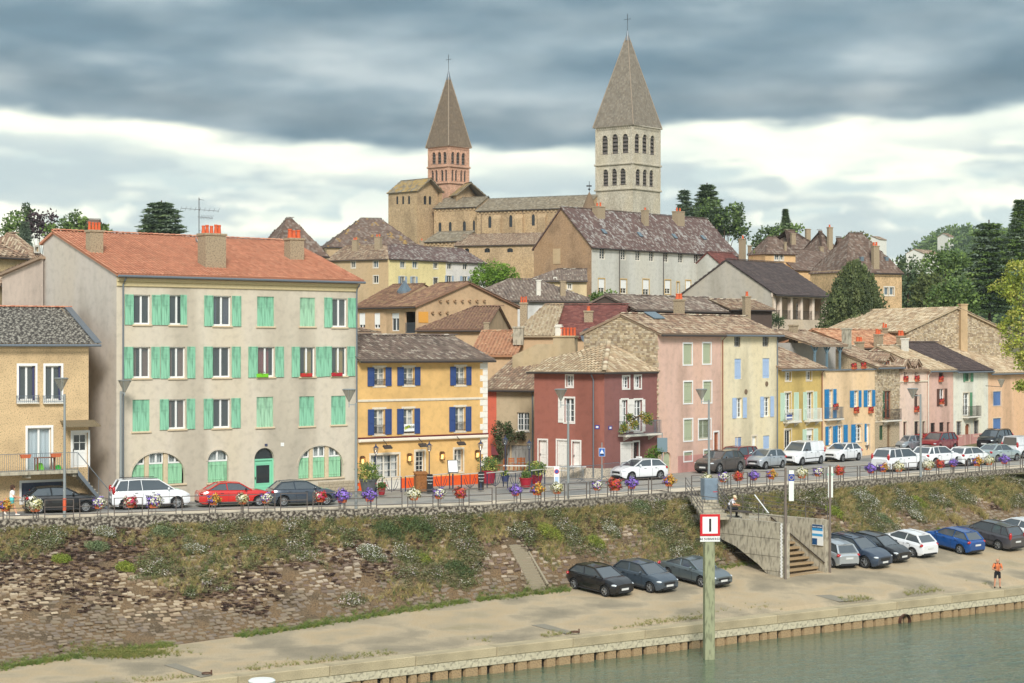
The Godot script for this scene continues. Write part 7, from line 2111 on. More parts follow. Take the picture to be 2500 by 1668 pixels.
func bank_plants():
	var nz := FastNoiseLite.new();nz.seed = 28;nz.frequency = 0.13;nz.fractal_octaves = 3
	var nh := FastNoiseLite.new();nh.seed = 41;nh.frequency = 0.22;nh.fractal_octaves = 3
	var G := [[],[]];var W := [[],[]];var D := [[],[]]
	var dry := [lin(168,150,96),lin(182,160,104),lin(142,134,82),lin(196,176,120)]
	var grn := [lin(98,116,60),lin(112,128,66),lin(86,104,58),lin(126,132,74)]
	var wd := [lin(98,110,62),lin(110,118,70),lin(116,118,78),lin(130,124,84),lin(142,130,92)]
	for k in 31000:
		var s := rng.randf_range(-22,82)
		var wf := along(footS,s,1);var ww := along(wallS,s,1)
		var f := 1.0 - pow(rng.randf(),1.25) * 0.9
		var w := wf + (ww - wf) * f
		var p := sw3(s,w,bank_y(s,w))
		var right := smoothstep(-18.0,-2.0,p.x)
		var v := nz.get_noise_2d(p.x,p.z) + (f - 0.62) * 1.1 + right * 0.42 - 0.1
		if v < rng.randf_range(-0.12,0.14):continue
		var t := nh.get_noise_2d(p.x * 1.4,p.z * 1.4)
		var sc := rng.randf_range(0.18,0.46)
		var xf := Transform3D(Basis(Vector3.UP,rng.randf() * TAU).scaled(Vector3(sc,sc * rng.randf_range(0.7,1.3),sc)),p)
		if t < 0.08:
			G[0].append(xf);G[1].append((dry if rng.randf() < 0.7 else grn)[rng.randi() % 4] * rng.randf_range(0.8,1.1))
		else:
			xf.basis = xf.basis.scaled(Vector3(1.35,1.0,1.35))
			W[0].append(xf);W[1].append(wd[rng.randi() % 5] * rng.randf_range(0.75,1.15))
			if t > 0.2 and rng.randf() < 0.25:
				D[0].append(xf);D[1].append([lin(238,234,220),lin(226,220,200),lin(232,214,214)][rng.randi() % 3])
	var bank := get_node("embankment")
	many(bank,"grass_tufts",clump.grass,M.leafcopies,G[0],G[1]);many(bank,"weeds",clump.weed,M.leafcopies,W[0],W[1]);many(bank,"white_wildflowers",clump.daisies,M.petals,D[0],D[1])
	# single larger bushes one can tell apart
	var k := 0
	for q in [[10,865,210,0.75,0,"green daisy bush high on the left bank under the white van"],[10,505,430,0.55,1,"small yellow-green bush on the dark mossy bank"],[10,1030,500,0.6,1,"yellow-green flowering bush low on the left bank"],[10,1340,210,0.8,2,"grey-green bush under the wall below the red saloon"],[10,800,330,0.75,2,"pale grassy bush on the bank below the white van"],[10,1580,350,0.65,0,"bushy daisy clump on the bank below the dark hatchback"],
			[11,830,330,1.1,3,"dark green bramble bush on the bank below the cafe"],[11,1080,300,1.3,3,"largest dark green bramble on the bank below the cafe door"],[11,700,520,1.0,0,"wide daisy-covered clump mid-bank below the cafe"],[11,1400,640,0.9,3,"bramble bush low on the bank left of the narrow steps"],[11,1120,560,0.5,1,"upright yellow-green weed mid-bank"],[11,2160,340,0.9,1,"bright green bush right of the narrow bank steps"],
			[12,250,420,0.7,1,"bright green bush on the bank above the parked black hatchback"],[12,620,130,0.8,2,"grey-green bush under the wall above the parked coupe"],[12,380,330,0.7,0,"flowering clump on the bank above the blue-grey hatchback"],[14,470,80,1.1,0,"big white-flowered bush right of the landing stage"],[14,190,170,0.8,1,"green white-flecked bush beside the landing stage board"],[14,880,90,0.7,1,"yellow-green bush high on the right bank"],[14,870,210,0.7,0,"daisy bush above the white quay hatchback"],[14,1200,230,0.9,4,"straw-coloured grass clump above the blue hatchback"],[14,590,230,0.8,2,"green bush beside the overgrown steps"],[14,1380,170,0.8,4,"dry yellow clump above the dark grey people carrier"]]:
		var p := bank_hit(Q(q[0],q[1],q[2] + 30 * q[3]))
		var t := thing("wild_bush",q[5],"bush",Transform3D(Basis(),p))
		var xs := [];var cs := [];var fx := [];var fc := []
		var pal:Array = [wd,[lin(140,152,56),lin(156,160,70),lin(120,136,50)],[lin(104,122,82),lin(118,132,92),lin(134,138,98)],[lin(84,102,58),lin(96,112,64),lin(76,92,54)],dry][q[4]]
		for j in 70:
			var a := rng.randf() * TAU;var r:float = sqrt(rng.randf()) * 0.75 * q[3]
			var sc:float = rng.randf_range(0.25,0.42) * (0.7 + 0.5 * q[3])
			var o := Vector3(cos(a) * r,(1.0 - r / (0.8 * q[3])) * 0.3 * q[3],sin(a) * r * 0.6)
			o.y += (bank_y(sw(p.x + o.x,-p.z - o.z).x,sw(p.x + o.x,-p.z - o.z).y) - p.y)
			xs.append(Transform3D(Basis(Vector3.UP,rng.randf() * TAU).scaled(Vector3(sc,sc,sc)),o));cs.append(pal[rng.randi() % pal.size()] * rng.randf_range(0.75,1.15))
			if q[4] == 0 and rng.randf() < 0.6:fx.append(xs[-1]);fc.append(lin(240,238,226))
		many(t,"foliage",clump.grass if q[4] == 4 else clump.weed,M.leafcopies,xs,cs)
		if fx.size():many(t,"flowers",clump.daisies,M.petals,fx,fc)
	# grass at the foot of the bank and along the quay edge
	var E := [[],[]]
	for j in 5200:
		var s := rng.randf_range(-20,80)
		var wf := along(footS,s,1)
		var w := wf + rng.randfn(-0.12,0.22)
		var p := sw3(s,w,bank_y(s,w))
		if nz.get_noise_2d(p.x * 1.7,p.z * 1.7) < -0.22 or (s > 28 and rng.randf() < 0.6):continue
		var sc := rng.randf_range(0.12,0.3)
		E[0].append(Transform3D(Basis(Vector3.UP,rng.randf() * TAU).scaled(Vector3(sc * 1.5,sc,sc * 1.5)),p));E[1].append([lin(104,126,54),lin(120,136,60),lin(140,142,74),lin(88,110,50)][rng.randi() % 4])
	for j in 3600:
		var s := rng.randf_range(-16,74)
		var w := 0.95 + absf(rng.randfn(0,0.55))
		var p := sw3(s,w,bank_y(s,w))
		if nz.get_noise_2d(p.x * 1.2 + 30,p.z * 1.2) < 0.08:continue
		var sc := rng.randf_range(0.06,0.16)
		E[0].append(Transform3D(Basis(Vector3.UP,rng.randf() * TAU).scaled(Vector3(sc * 1.6,sc,sc * 1.6)),p));E[1].append([lin(126,132,66),lin(142,140,78),lin(164,150,96)][rng.randi() % 3])
	var o := bank_hit(Q(10,1000,1200))
	for j in 900:
		var q := o + Vector3(rng.randfn(0,1.1),0,rng.randfn(0,0.55))
		var c := sw(q.x,-q.z);q.y = bank_y(c.x,c.y)
		var sc := rng.randf_range(0.1,0.24)
		E[0].append(Transform3D(Basis(Vector3.UP,rng.randf() * TAU).scaled(Vector3(sc * 1.6,sc,sc * 1.6)),q));E[1].append([lin(126,130,62),lin(150,140,80),lin(110,120,56)][rng.randi() % 3])
	var gs := many(self,"quay_grass",clump.grass,M.leafcopies,E[0],E[1])
	tag(gs,"short grass along the foot of the bank and the quay edge","grass")

# ---------- cars ----------
var CARS := {   # length, width, height, wheel radius, front axle, rear axle, bonnet height, screen base, roof start, roof end, rear glass base, deck height
	"hatch":[4.0,1.74,1.46,0.31,1.27,-1.25,0.98,0.98,0.18,-1.32,-1.80,0.98],"city":[3.65,1.66,1.47,0.29,1.2,-1.15,0.98,1.02,0.3,-1.25,-1.68,0.95],
	"mpv":[4.4,1.83,1.70,0.33,1.42,-1.38,1.08,1.32,0.45,-1.75,-2.08,1.05],"van":[4.4,1.84,1.84,0.32,1.4,-1.36,1.12,1.30,0.55,-1.98,-2.14,1.05],
	"suv":[4.5,1.87,1.62,0.37,1.38,-1.32,1.08,0.98,0.2,-1.55,-2.02,1.08],"saloon":[4.3,1.70,1.42,0.30,1.3,-1.28,0.94,0.9,0.2,-1.0,-1.65,0.98],
	"coupe":[4.6,1.78,1.36,0.32,1.35,-1.35,0.92,0.95,0.15,-0.75,-1.55,0.98],"estate":[4.5,1.80,1.63,0.32,1.38,-1.33,1.04,1.15,0.35,-1.7,-2.1,1.05]}
func car(label:String,kind:String,col:Color,at:Vector3,head:Vector3,o := {}):
	var D:Array = CARS[kind]
	var L:float = D[0];var W:float = D[1] / 2;var H:float = D[2];var wr:float = D[3];var belt:float = D[6]
	var xw:float = D[7];var x0:float = D[8];var x1:float = D[9];var xt:float = D[10];var dk:float = D[11]
	var hx := head.normalized();var up:Vector3 = o.get("up",Vector3.UP)
	hx = (hx - up * hx.dot(up)).normalized()
	var t := thing("parked_car" if not o.has("moving") else "moving_car",label,"car" if kind != "van" or not o.has("panel") else "van",Transform3D(Basis(hx,up,hx.cross(up)),at))
	var paint := mat("paint_%s" % col.to_html(false),col,0.32,"",1.0,{"coat":0.8,"metal":o.get("metal",0.25)})
	var gl := mat("car_glass",srgb(74,82,88),0.04,"",1.0,{"spec":0.7,"coat":0.6});var tyre := mat("tyre",srgb(34,34,35),0.9);var rim := mat("rim",srgb(176,178,180),0.35,"",1.0,{"metal":0.7});var trim := mat("car_trim",srgb(40,40,42),0.6)
	var hw := func(x:float) -> float:
		var f := clampf((absf(x) - (L / 2 - 0.75)) / 0.75,0,1)
		return W * (1.0 - (0.24 if x > 0 else 0.15) * f * f)
	var top := func(x:float) -> float:
		if x > xw:return lerpf(belt,0.70 * belt + 0.02,pow(clampf((x - xw) / (L / 2 - xw),0,1),2.2))
		if x < xt:return lerpf(dk,dk * 0.86,clampf((xt - x) / (L / 2 + xt),0,1))
		return lerpf(dk,belt,clampf((x - xt) / (xw - xt),0,1))
	var sill := 0.2
	var xs := []
	for k in 61:xs.append(-L / 2 + L * k / 60.0)
	var b := MB.new()
	var prev := []
	for x in xs:
		var yb := sill + (0.12 * pow(clampf((absf(x) - (L / 2 - 0.3)) / 0.3,0,1),2))
		for ax in [D[4],D[5]]:
			var dx:float = absf(x - ax)
			if dx < wr + 0.06:yb = maxf(yb,wr + sqrt(maxf(0,pow(wr + 0.06,2) - dx * dx)))
		var w:float = hw.call(x);var yt:float = top.call(x)
		var sec := []
		for q in [[yb,0.95],[0.36,0.995],[0.56,1.0],[yt - 0.16,0.975],[yt - 0.04,0.92],[yt,0.84],[yt + 0.025,0.0]]:
			sec.append(Vector3(x,maxf(q[0],yb) if q[1] > 0.9 else q[0],w * q[1]))
		if prev.size():
			for k in sec.size() - 1:
				for s in [1,-1]:
					var a:Vector3 = prev[k];var c:Vector3 = sec[k];var d:Vector3 = sec[k + 1];var e:Vector3 = prev[k + 1]
					if s > 0:b.quad(a,c,d,e)
					else:b.quad(Vector3(c.x,c.y,-c.z),Vector3(a.x,a.y,-a.z),Vector3(e.x,e.y,-e.z),Vector3(d.x,d.y,-d.z))
		else:
			for k in sec.size() - 1:b.quad(Vector3(x,sec[k].y,-sec[k].z),Vector3(x,sec[k].y,sec[k].z),Vector3(x,sec[k + 1].y,sec[k + 1].z),Vector3(x,sec[k + 1].y,-sec[k + 1].z))
		if x == xs[-1]:
			for k in sec.size() - 1:b.quad(Vector3(x,sec[k].y,sec[k].z),Vector3(x,sec[k].y,-sec[k].z),Vector3(x,sec[k + 1].y,-sec[k + 1].z),Vector3(x,sec[k + 1].y,sec[k + 1].z))
		prev = sec
	# cabin
	var zb := W * 0.86;var zr := W * 0.69
	var P := [Vector3(xw,belt,0),Vector3(x0,H - 0.035,0),Vector3((x0 + x1) / 2,H,0),Vector3(x1,H - 0.05,0),Vector3(xt,dk,0)]
	var pt := func(k:int,f:float) -> Vector3:return P[k] + Vector3(0,-0.03 * absf(f) if k > 0 and k < 4 else 0.0,f * (zr if k in [1,2,3] else zb))
	var rf := MB.new()
	for k in [1,2]:
		for f in [[-1.0,-0.55],[-0.55,0.0],[0.0,0.55],[0.55,1.0]]:
			var oy := Vector3(0,0.02,0)
			rf.quad(pt.call(k,f[1]) + oy * (1 - absf(f[1])),pt.call(k,f[0]) + oy * (1 - absf(f[0])),pt.call(k + 1,f[0]) + oy * (1 - absf(f[0])),pt.call(k + 1,f[1]) + oy * (1 - absf(f[1])))
	for s in [-1.0,1.0]:
		for k in 4:b.bar(pt.call(k,s),pt.call(k + 1,s),0.085 if k != 3 else o.get("cpil",0.11),0.05)
		var bx:float = lerpf(xw,xt,0.5) - 0.12
		b.bar(Vector3(bx,belt - 0.02,s * (zb + 0.005)),Vector3(bx - 0.08,H - 0.07,s * (zr + 0.012)),0.07,0.03)
		if kind in ["mpv","estate","van","suv"]:b.bar(Vector3(lerpf(xw,xt,0.78),belt - 0.02,s * (zb + 0.004)),Vector3(lerpf(xw,xt,0.76),H - 0.08,s * (zr + 0.01)),0.10,0.03)
	b.bar(pt.call(1,-1.0),pt.call(1,1.0),0.06,0.05);b.bar(pt.call(3,-1.0),pt.call(3,1.0),0.06,0.06);b.bar(pt.call(4,-1.0),pt.call(4,1.0),0.08,0.06)
	if o.has("panel"):
		for s in [-1,1]:
			var q := [Vector3(-0.05,belt - 0.05,s * (zb + 0.02)),Vector3(-0.1,H - 0.06,s * (zr + 0.02)),Vector3(x1,H - 0.06,s * (zr + 0.02)),Vector3(xt,belt - 0.05,s * (zb + 0.02))]
			if s > 0:b.quad(q[3],q[0],q[1],q[2])
			else:b.quad(q[0],q[3],q[2],q[1])
	part(t,"body",b,paint)
	part(t,"roof",rf,mat("paint_roof_black",srgb(30,31,33),0.3,"",1.0,{"coat":0.8}) if o.has("blackroof") else paint)
	var ws := MB.new();ws.quad(pt.call(0,1.0),pt.call(0,-1.0),pt.call(1,-1.0),pt.call(1,1.0));part(t,"windscreen",ws,gl)
	var rg := MB.new();rg.quad(pt.call(4,-1.0),pt.call(4,1.0),pt.call(3,1.0),pt.call(3,-1.0));part(t,"rear_window",rg,gl)
	for s in [-1.0,1.0]:
		var sg := MB.new()
		var ps := [pt.call(0,s),pt.call(1,s),pt.call(2,s),pt.call(3,s),pt.call(4,s)]
		if s > 0:ps.reverse()
		var cen:Vector3 = (ps[0] + ps[4]) / 2
		for k in 4:sg.tri(cen,ps[k],ps[k + 1])
		part(t,"side_windows",sg,gl)
		var mr := MB.new();mr.ball(Vector3(xw - 0.38,belt + 0.07,s * (W + 0.07)),Vector3(0.07,0.075,0.11),8,5);part(t,"wing_mirror",mr,trim if o.has("darkmirror") else paint)
		var tall := kind in ["mpv","van","estate"]
		var hl := MB.new();hl.ball(Vector3(L / 2 - 0.25,belt * 0.70,s * W * 0.72),Vector3(0.24,0.075,0.15),10,6);part(t,"headlight",hl,mat("headlamp",srgb(214,220,224),0.1,"",1.0,{"spec":0.8,"coat":1.0}))
		var tl := MB.new();tl.ball(Vector3(-L / 2 + (0.10 if tall else 0.14),belt * (1.0 if tall else 0.86),s * W * 0.82),Vector3(0.10,0.25 if tall else 0.10,0.11 if tall else 0.17),10,6);part(t,"tail_light",tl,mat("taillamp",srgb(176,24,28),0.15,"",1.0,{"coat":0.8}))
		var dh := MB.new()
		for x in [0.1,-0.85]:
			if x > xt + 0.5:dh.box(x - 0.09,belt - 0.16,s * W * 0.985 - 0.015,x + 0.09,belt - 0.13,s * W * 0.985 + 0.015)
		for x in [xw - 0.35,lerpf(xw,xt,0.5) - 0.1,-1.02]:
			dh.box(x - 0.005,0.3,s * W - 0.005,x + 0.005,belt - 0.14,s * W + 0.003)
		dh.box(D[5] + wr + 0.06,0.19,s * W * 0.97 - 0.01,D[4] - wr - 0.06,0.27,s * W * 0.97 + 0.03)
		if o.has("strip"):dh.box(D[5] + wr + 0.05,0.5,s * W - 0.01,D[4] - wr - 0.05,0.57,s * W + 0.014)
		part(t,"door_trim",dh,trim)
		for ax in [D[4],D[5]]:
			var wt := MB.new();var c := Vector3(ax,wr,s * (W - 0.1));var bs := Basis(Vector3.RIGHT,PI / 2 * s)
			wt.lathe([[wr * 0.66,-0.1],[wr * 0.95,-0.1],[wr,-0.06],[wr,0.06],[wr * 0.95,0.1],[wr * 0.66,0.09]],c,20,bs)
			var tw := part(t,"wheel",wt,tyre)
			var rm := MB.new()
			for k in 5:
				var a := TAU * k / 5;var q := Basis(Vector3.BACK,a)
				var d1 := q * Vector3(0,wr * 0.66,0)
				rm.bar(c + Vector3(0,0,s * 0.075),c + d1 + Vector3(0,0,s * 0.07),0.085,0.03)
			rm.lathe([[wr * 0.58,0.085],[wr * 0.68,0.09]],c,20,bs);rm.lathe([[0.0,0.1],[0.07,0.09]],c,10,bs)
			part(tw,"rim",rm,rim)
			var hb := MB.new();hb.lathe([[0.001,0.0],[wr * 0.5,0.0]],c,16,bs);part(tw,"brake_disc",hb,rim)
	var ub := MB.new();ub.box(-L / 2 + 0.2,0.16,-W + 0.22,L / 2 - 0.2,0.62,W - 0.22);part(t,"underbody",ub,M.black)
	var wf:float = hw.call(L / 2)
	var gr := MB.new();gr.box(L / 2 - 0.02,belt * 0.50,-wf * 0.62,L / 2 + 0.012,belt * 0.66,wf * 0.62);gr.box(L / 2 - 0.02,0.26,-wf * 0.75,L / 2 + 0.014,0.38,wf * 0.75);gr.box(-L / 2 - 0.012,0.24,-W * 0.72,-L / 2 + 0.02,0.36,W * 0.72);part(t,"grille",gr,trim)
	var pl := MB.new();pl.box(L / 2 + 0.012,0.40,-0.26,L / 2 + 0.03,0.51,0.26);pl.box(-L / 2 - 0.03,0.62,-0.26,-L / 2 - 0.002,0.73,0.26);part(t,"number_plate",pl,mat("plate",srgb(216,218,216),0.5))
	if o.has("rails"):
		var rr := MB.new()
		for s in [-1,1]:rr.bar(Vector3(x0 - 0.1,H + 0.03,s * (zr - 0.04)),Vector3(x1 + 0.15,H + 0.02,s * (zr - 0.04)),0.04,0.04)
		part(t,"roof_rails",rr,trim)
	if o.has("taxi"):
		var tx := MB.new();tx.bbox(-0.1,H + 0.01,-0.22,0.1,H + 0.14,0.22,0.03);part(t,"taxi_sign",tx,M.white)
func slope_up(p:Vector3) -> Vector3:
	var c := sw(p.x,-p.z)
	var a := sw3(c.x + 1,c.y,bank_y(c.x + 1,c.y)) - sw3(c.x - 1,c.y,bank_y(c.x - 1,c.y));var b := sw3(c.x,c.y + 1,bank_y(c.x,c.y + 1)) - sw3(c.x,c.y - 1,bank_y(c.x,c.y - 1))
	var n := a.cross(b).normalized()
	return n if n.y > 0 else -n
func cars():
	var up := func(x,y):return at_y(Vector2(x,y),-0.12)
	var dir := func(a:float) -> Vector3:return Vector3(cos(deg_to_rad(a)),0,-sin(deg_to_rad(a)))
	var wht := srgb(232,234,236)
	car("black hatchback parked by the railing below the ochre house","hatch",srgb(26,27,30),up.call(139,1175),dir.call(19.5))
	car("white people carrier with black roof rails beside the grey house","mpv",wht,up.call(343,1166),dir.call(19.5),{"rails":1,"metal":0.0})
	car("old red saloon parked before the mint-green door","saloon",srgb(200,34,28),up.call(537,1161),dir.call(20),{"metal":0.0,"darkmirror":1})
	car("dark slate hatchback parked at the end of the grey house","hatch",srgb(62,72,84),up.call(692,1159),dir.call(20))
	car("white taxi hatchback driving past the red house","hatch",wht,up.call(1466,1101),dir.call(-160 + 15),{"moving":1,"taxi":1,"metal":0.0})
	car("brown-grey crossover parked in front of the pink house","suv",srgb(80,72,68),up.call(1652,1084),dir.call(-130))
	car("dark red people carrier behind the brown crossover","mpv",srgb(132,28,38),up.call(1689,1076),dir.call(-130))
	car("small silver hatchback between the red car and white van","city",srgb(186,192,198),up.call(1757,1075),dir.call(-130),{"metal":0.5})
	car("white panel van parked before the yellow house","van",wht,up.call(1841,1066),dir.call(-130),{"panel":1,"metal":0.0,"darkmirror":1,"strip":1})
	car("white hatchback with black grille beside the peach house","hatch",wht,up.call(1932,1058),dir.call(-130),{"metal":0.0})
	car("silver hatchback parked before the stone house","city",srgb(164,172,178),up.call(2080,1037),dir.call(-130),{"metal":0.5})
	car("dark red rounded people carrier before the rose house","mpv",srgb(146,26,40),up.call(2154,1036),dir.call(-130))
	car("black people carrier parked before the apricot house","mpv",srgb(24,25,30),up.call(2283,1028),dir.call(-130),{"rails":1})
	car("white people carrier with red tail lamps by the right railing","mpv",wht,up.call(2062,1080),dir.call(40),{"metal":0.0,"rails":1})
	car("white coupe-like off-roader with black roof by the right railing","suv",wht,up.call(2150,1071),dir.call(40),{"blackroof":1,"metal":0.0})
	car("old boxy white hatchback by the right railing","city",srgb(226,228,228),up.call(2224,1068),dir.call(40),{"metal":0.0})
	car("pale silver-green saloon by the right railing","saloon",srgb(176,190,190),up.call(2292,1059),dir.call(40),{"metal":0.5})
	car("white van at the right edge of the street","van",wht,up.call(2352,1050),dir.call(40),{"metal":0.0,"panel":1})
	var lo := func(x,y):return bank_hit(Vector2(x,y))
	for q in [["black hatchback parked on the quay, left of the slate one","hatch",srgb(28,28,32),1377,1357,-50,{}],["slate blue hatchback between two cars on the quay","hatch",srgb(70,82,94),1479,1348,-50,{"cpil":0.16}],["grey coupe parked nearest the landing stage on the quay","coupe",srgb(116,128,134),1594,1334,-50,{"metal":0.6}],
			["small silver hatchback beside the stage stairs","city",srgb(192,198,202),1908,1292,115,{"metal":0.5}],["dark blue off-roader parked right of the stage stairs","suv",srgb(54,68,88),1962,1290,-48,{"rails":1}],["black hatchback half hidden behind the blue off-roader","hatch",srgb(34,36,40),2014,1279,-48,{}],
			["white hatchback beside the bright blue one on the quay","hatch",wht,2077,1267,128,{"metal":0.0}],["bright blue hatchback on the right quay","hatch",srgb(22,84,158),2185,1260,128,{"metal":0.4}],["dark grey people carrier on the right quay","estate",srgb(78,76,80),2270,1250,128,{"strip":1}],["white hatchback at the right edge of the quay","hatch",wht,2333,1236,128,{"metal":0.0}]]:
		var p:Vector3 = lo.call(q[3],q[4])
		var oo:Dictionary = q[6]
		oo.up = slope_up(p)
		car(q[0],q[1],q[2],p,dir.call(q[5]),oo)

# ---------- street furniture ----------
func flower_mesh(cols:Array,n:int,R:float,sd:int,sz := 0.05) -> Array:
	var r := RandomNumberGenerator.new();r.seed = sd
	var f := MB.new();f.colored = true;var l := MB.new();l.colored = true
	for k in n:
		var v := Vector3(r.randfn(0,1),r.randfn(0,1),r.randfn(0,1)).normalized()
		var lobe := 1.0 + 0.3 * sin(v.x * 5.0 + sd) * cos(v.y * 4.0)
		var p := v * R * lobe * r.randf_range(0.6,1.12) * Vector3(1.1,0.85,0.8)
		var x := v.cross(Vector3(0.3,1,0.2)).normalized().rotated(v,r.randf() * TAU);var y := v.cross(x)
		if k % 5 < 2:
			l.col = [lin(84,112,52),lin(100,124,60),lin(122,134,74)][r.randi() % 3]
			l.quad(p - x * sz * 1.2,p - y * sz * 0.6 + v * 0.02,p + x * sz * 1.2,p + y * sz * 0.6 + v * 0.02)
		else:
			f.col = cols[int(clampf((v.x * 0.5 + 0.5) + r.randf_range(-0.55,0.55),0,0.999) * cols.size())] * r.randf_range(0.8,1.15)
			for q in 2:
				var a := x.rotated(v,q * PI / 4) * sz;var b := y.rotated(v,q * PI / 4) * sz
				f.quad(p - a - b + v * 0.008 * q,p + a - b + v * 0.02,p + a + b + v * 0.008 * q,p - a + b + v * 0.02)
	return [f.mesh(),l.mesh()]
func beside(px:float) -> String:
	for q in [[120,"the black hatchback"],[240,"the ochre house stairs"],[440,"the white people carrier"],[590,"the old red saloon"],[790,"the slate hatchback"],[900,"the potted shrub"],[1030,"the cafe door"],[1120,"the cafe's white corner"],[1250,"the tan house"],[1330,"the no-parking board"],[1430,"the crowd barriers"],[1560,"the white taxi"],[1680,"the steel cabinet"],[1790,"the small silver hatchback"],[1890,"the white panel van"],[1990,"the peach house"],[2120,"the railed people carrier"],[2200,"the black-roofed off-roader"],[2265,"the boxy white hatchback"]]:
		if px < q[0]:return q[1]
	return "the silver-green saloon"
func railings_and_planters():
	var proto := thing("railing_panel","brown three-bar railing panel at the left end of the quay wall","railing",Transform3D(),"railing panels along the quay wall")
	for x in [0.02,1.5]:
		var b := MB.new();b.box(x - 0.022,0,-0.022,x + 0.022,0.98,0.022);part(proto,"post",b,M.railbrown)
	for y in [0.18,0.58,0.96]:
		var b := MB.new();b.box(0.042,y - 0.02,-0.016,1.478,y + 0.02,0.016);part(proto,"rail",b,M.railbrown)
	var s:float = -20.0;var first := true
	var gap := at_y(Vector2(1585,1130),0.0);var gs := sw(gap.x,-gap.z).x
	while s < 78.0:
		if absf(s + 0.9 - gs) > 1.3:
			var a := sw3(s,along(wallS,s,1) + 0.2,0.03);var b := sw3(s + 1.5,along(wallS,s + 1.5,1) + 0.2,0.03)
			if first:proto.transform = frame(a,b);first = false
			else:copy_of(proto,frame(a,b),"brown three-bar railing panel on the quay wall before " + beside(CX - a.x / a.z * F))
		s += 1.74
	var pu := lin(136,104,196);var wh := lin(228,224,202);var rd := lin(206,58,48);var pk := lin(206,66,120);var og := lin(220,120,56);var ye := lin(218,172,70)
	var kinds := {"purple":[[pu,pu * 1.2,pu,lin(150,120,206)],"purple petunia ball planter on the railing"],"cream":[[wh,wh,lin(214,206,150)],"creamy white flower planter on the railing"],"red":[[rd,og,rd,pk],"red and orange geranium planter on the railing"],
		"pink":[[wh,pk,rd,rd],"crimson and white flower planter on the railing"],"duo":[[pu,pu,wh,wh],"half purple half white flower planter on the railing"],"yellow":[[pu,ye,og,ye],"yellow-orange and purple flower planter on the railing"]}
	var pr := {}
	var i := 0
	for k in kinds:
		var fm := flower_mesh(kinds[k][0],640,0.44,30 + i,0.042)
		pr[k] = [fm,null];i += 1
	var pot := MB.new();pot.prism([Vector3(-0.3,0.0,0.14),Vector3(-0.22,-0.3,0.1),Vector3(0.22,-0.3,0.1),Vector3(0.3,0.0,0.14)].duplicate(),Vector3(0,0,-0.28))
	var potm := pot.mesh()
	var st := MB.new()
	for x in [-0.11,0.11]:st.box(x - 0.022,-1.15,-0.022,x + 0.022,-0.25,0.022)
	var stm := st.mesh()
	for q in [[12,1168,"yellow"],[80,1160,"cream"],[227,1158,"duo"],[299,1157,"pink"],[353,1155,"duo"],[490,1153,"yellow"],[556,1147,"cream"],[610,1152,"duo"],[735,1144,"pink"],[785,1145,"purple"],[848,1141,"purple"],[950,1134,"cream"],[1007,1133,"duo"],[1057,1135,"red"],[1183,1131,"purple"],[1232,1131,"yellow"],[1278,1126,"cream"],[1370,1117,"duo"],[1412,1115,"red"],[1450,1119,"purple"],[1535,1112,"yellow"],
			[1622,1103,"cream"],[1660,1102,"duo"],[1695,1100,"red"],[1730,1102,"purple"],[1770,1096,"yellow"],[1840,1092,"cream"],[1877,1087,"duo"],[1927,1090,"red"],[1998,1083,"purple"],[2027,1081,"yellow"],[2063,1078,"cream"],[2130,1074,"cream"],[2158,1072,"red"],[2188,1069,"purple"],[2242,1067,"yellow"],[2270,1065,"cream"],[2305,1062,"purple"]]:
		var w := wall_at(q[0]);var c := at_d(Vector2(q[0],q[1]),-w.z + 0.1)
		var xf := Transform3D(Basis(Vector3.UP,rng.randf_range(-0.5,0.5)).scaled(Vector3.ONE * rng.randf_range(0.7,0.95)),Vector3(c.x,maxf(c.y,0.8),c.z))
		var lb:String = kinds[q[2]][1] + " before " + beside(q[0])
		if pr[q[2]][1]:copy_of(pr[q[2]][1],xf,lb)
		else:
			var t := thing("flower_planter",lb,"planter",xf,q[2] + " planters on the quay railing")
			part(t,"trough",potm,M.terracotta,Transform3D(Basis(),Vector3(0,-0.12,0)));part(t,"stand",stm,M.steel);part(t,"flowers",pr[q[2]][0][0],M.petals);part(t,"foliage",pr[q[2]][0][1],M.leafcopies)
			pr[q[2]][1] = t
	# window boxes on the houses
	var gm := flower_mesh([rd,pk,rd],160,0.26,90,0.05)
	var bx := MB.new();bx.bbox(-0.28,-0.32,-0.1,0.28,-0.12,0.1,0.02)
	for q in [[8,1383,215,"red geraniums in a box under the left dormer"],[8,1475,212,"red geraniums in a box under the right dormer"],[8,1472,462,"red geraniums under the arched window of the dormer house"],[8,1475,690,"red geraniums at the ground-floor window of the dormer house"],[8,1538,685,"red geraniums beside the drainpipe of the dormer house"],[8,1607,680,"red geraniums at the left barred window of the rose house"],[8,1677,675,"red geraniums at the right barred window of the rose house"],[8,1677,400,"pink flowers between the brown shutters of the rose house"],[8,1672,215,"pink flowers at the top window of the rose house"],[8,978,470,"red flower box under the left blue-shuttered window"],[8,1097,470,"small flower box under the right blue-shuttered window"],[8,808,442,"red flowers on the blue-shuttered balcony"],[8,958,110,"pink flowers in a yellow pot on the roof terrace, near its middle"],[8,1037,105,"pink flowers in a yellow pot at the roof terrace corner"]]:
		var p := Q(q[0],q[1],q[2]);var t := thing("window_flower_box",q[3],"flower box",frame(row_at(p.x),row_at(p.x + 5)))
		t.position = at_d(p,-row_at(p.x).z - 0.35)
		part(t,"box",bx,M.terracotta);part(t,"flowers",gm[0],M.petals);part(t,"foliage",gm[1],M.leafcopies)
	var g2 := flower_mesh([lin(90,120,50),lin(110,140,60)],60,0.2,95,0.05)
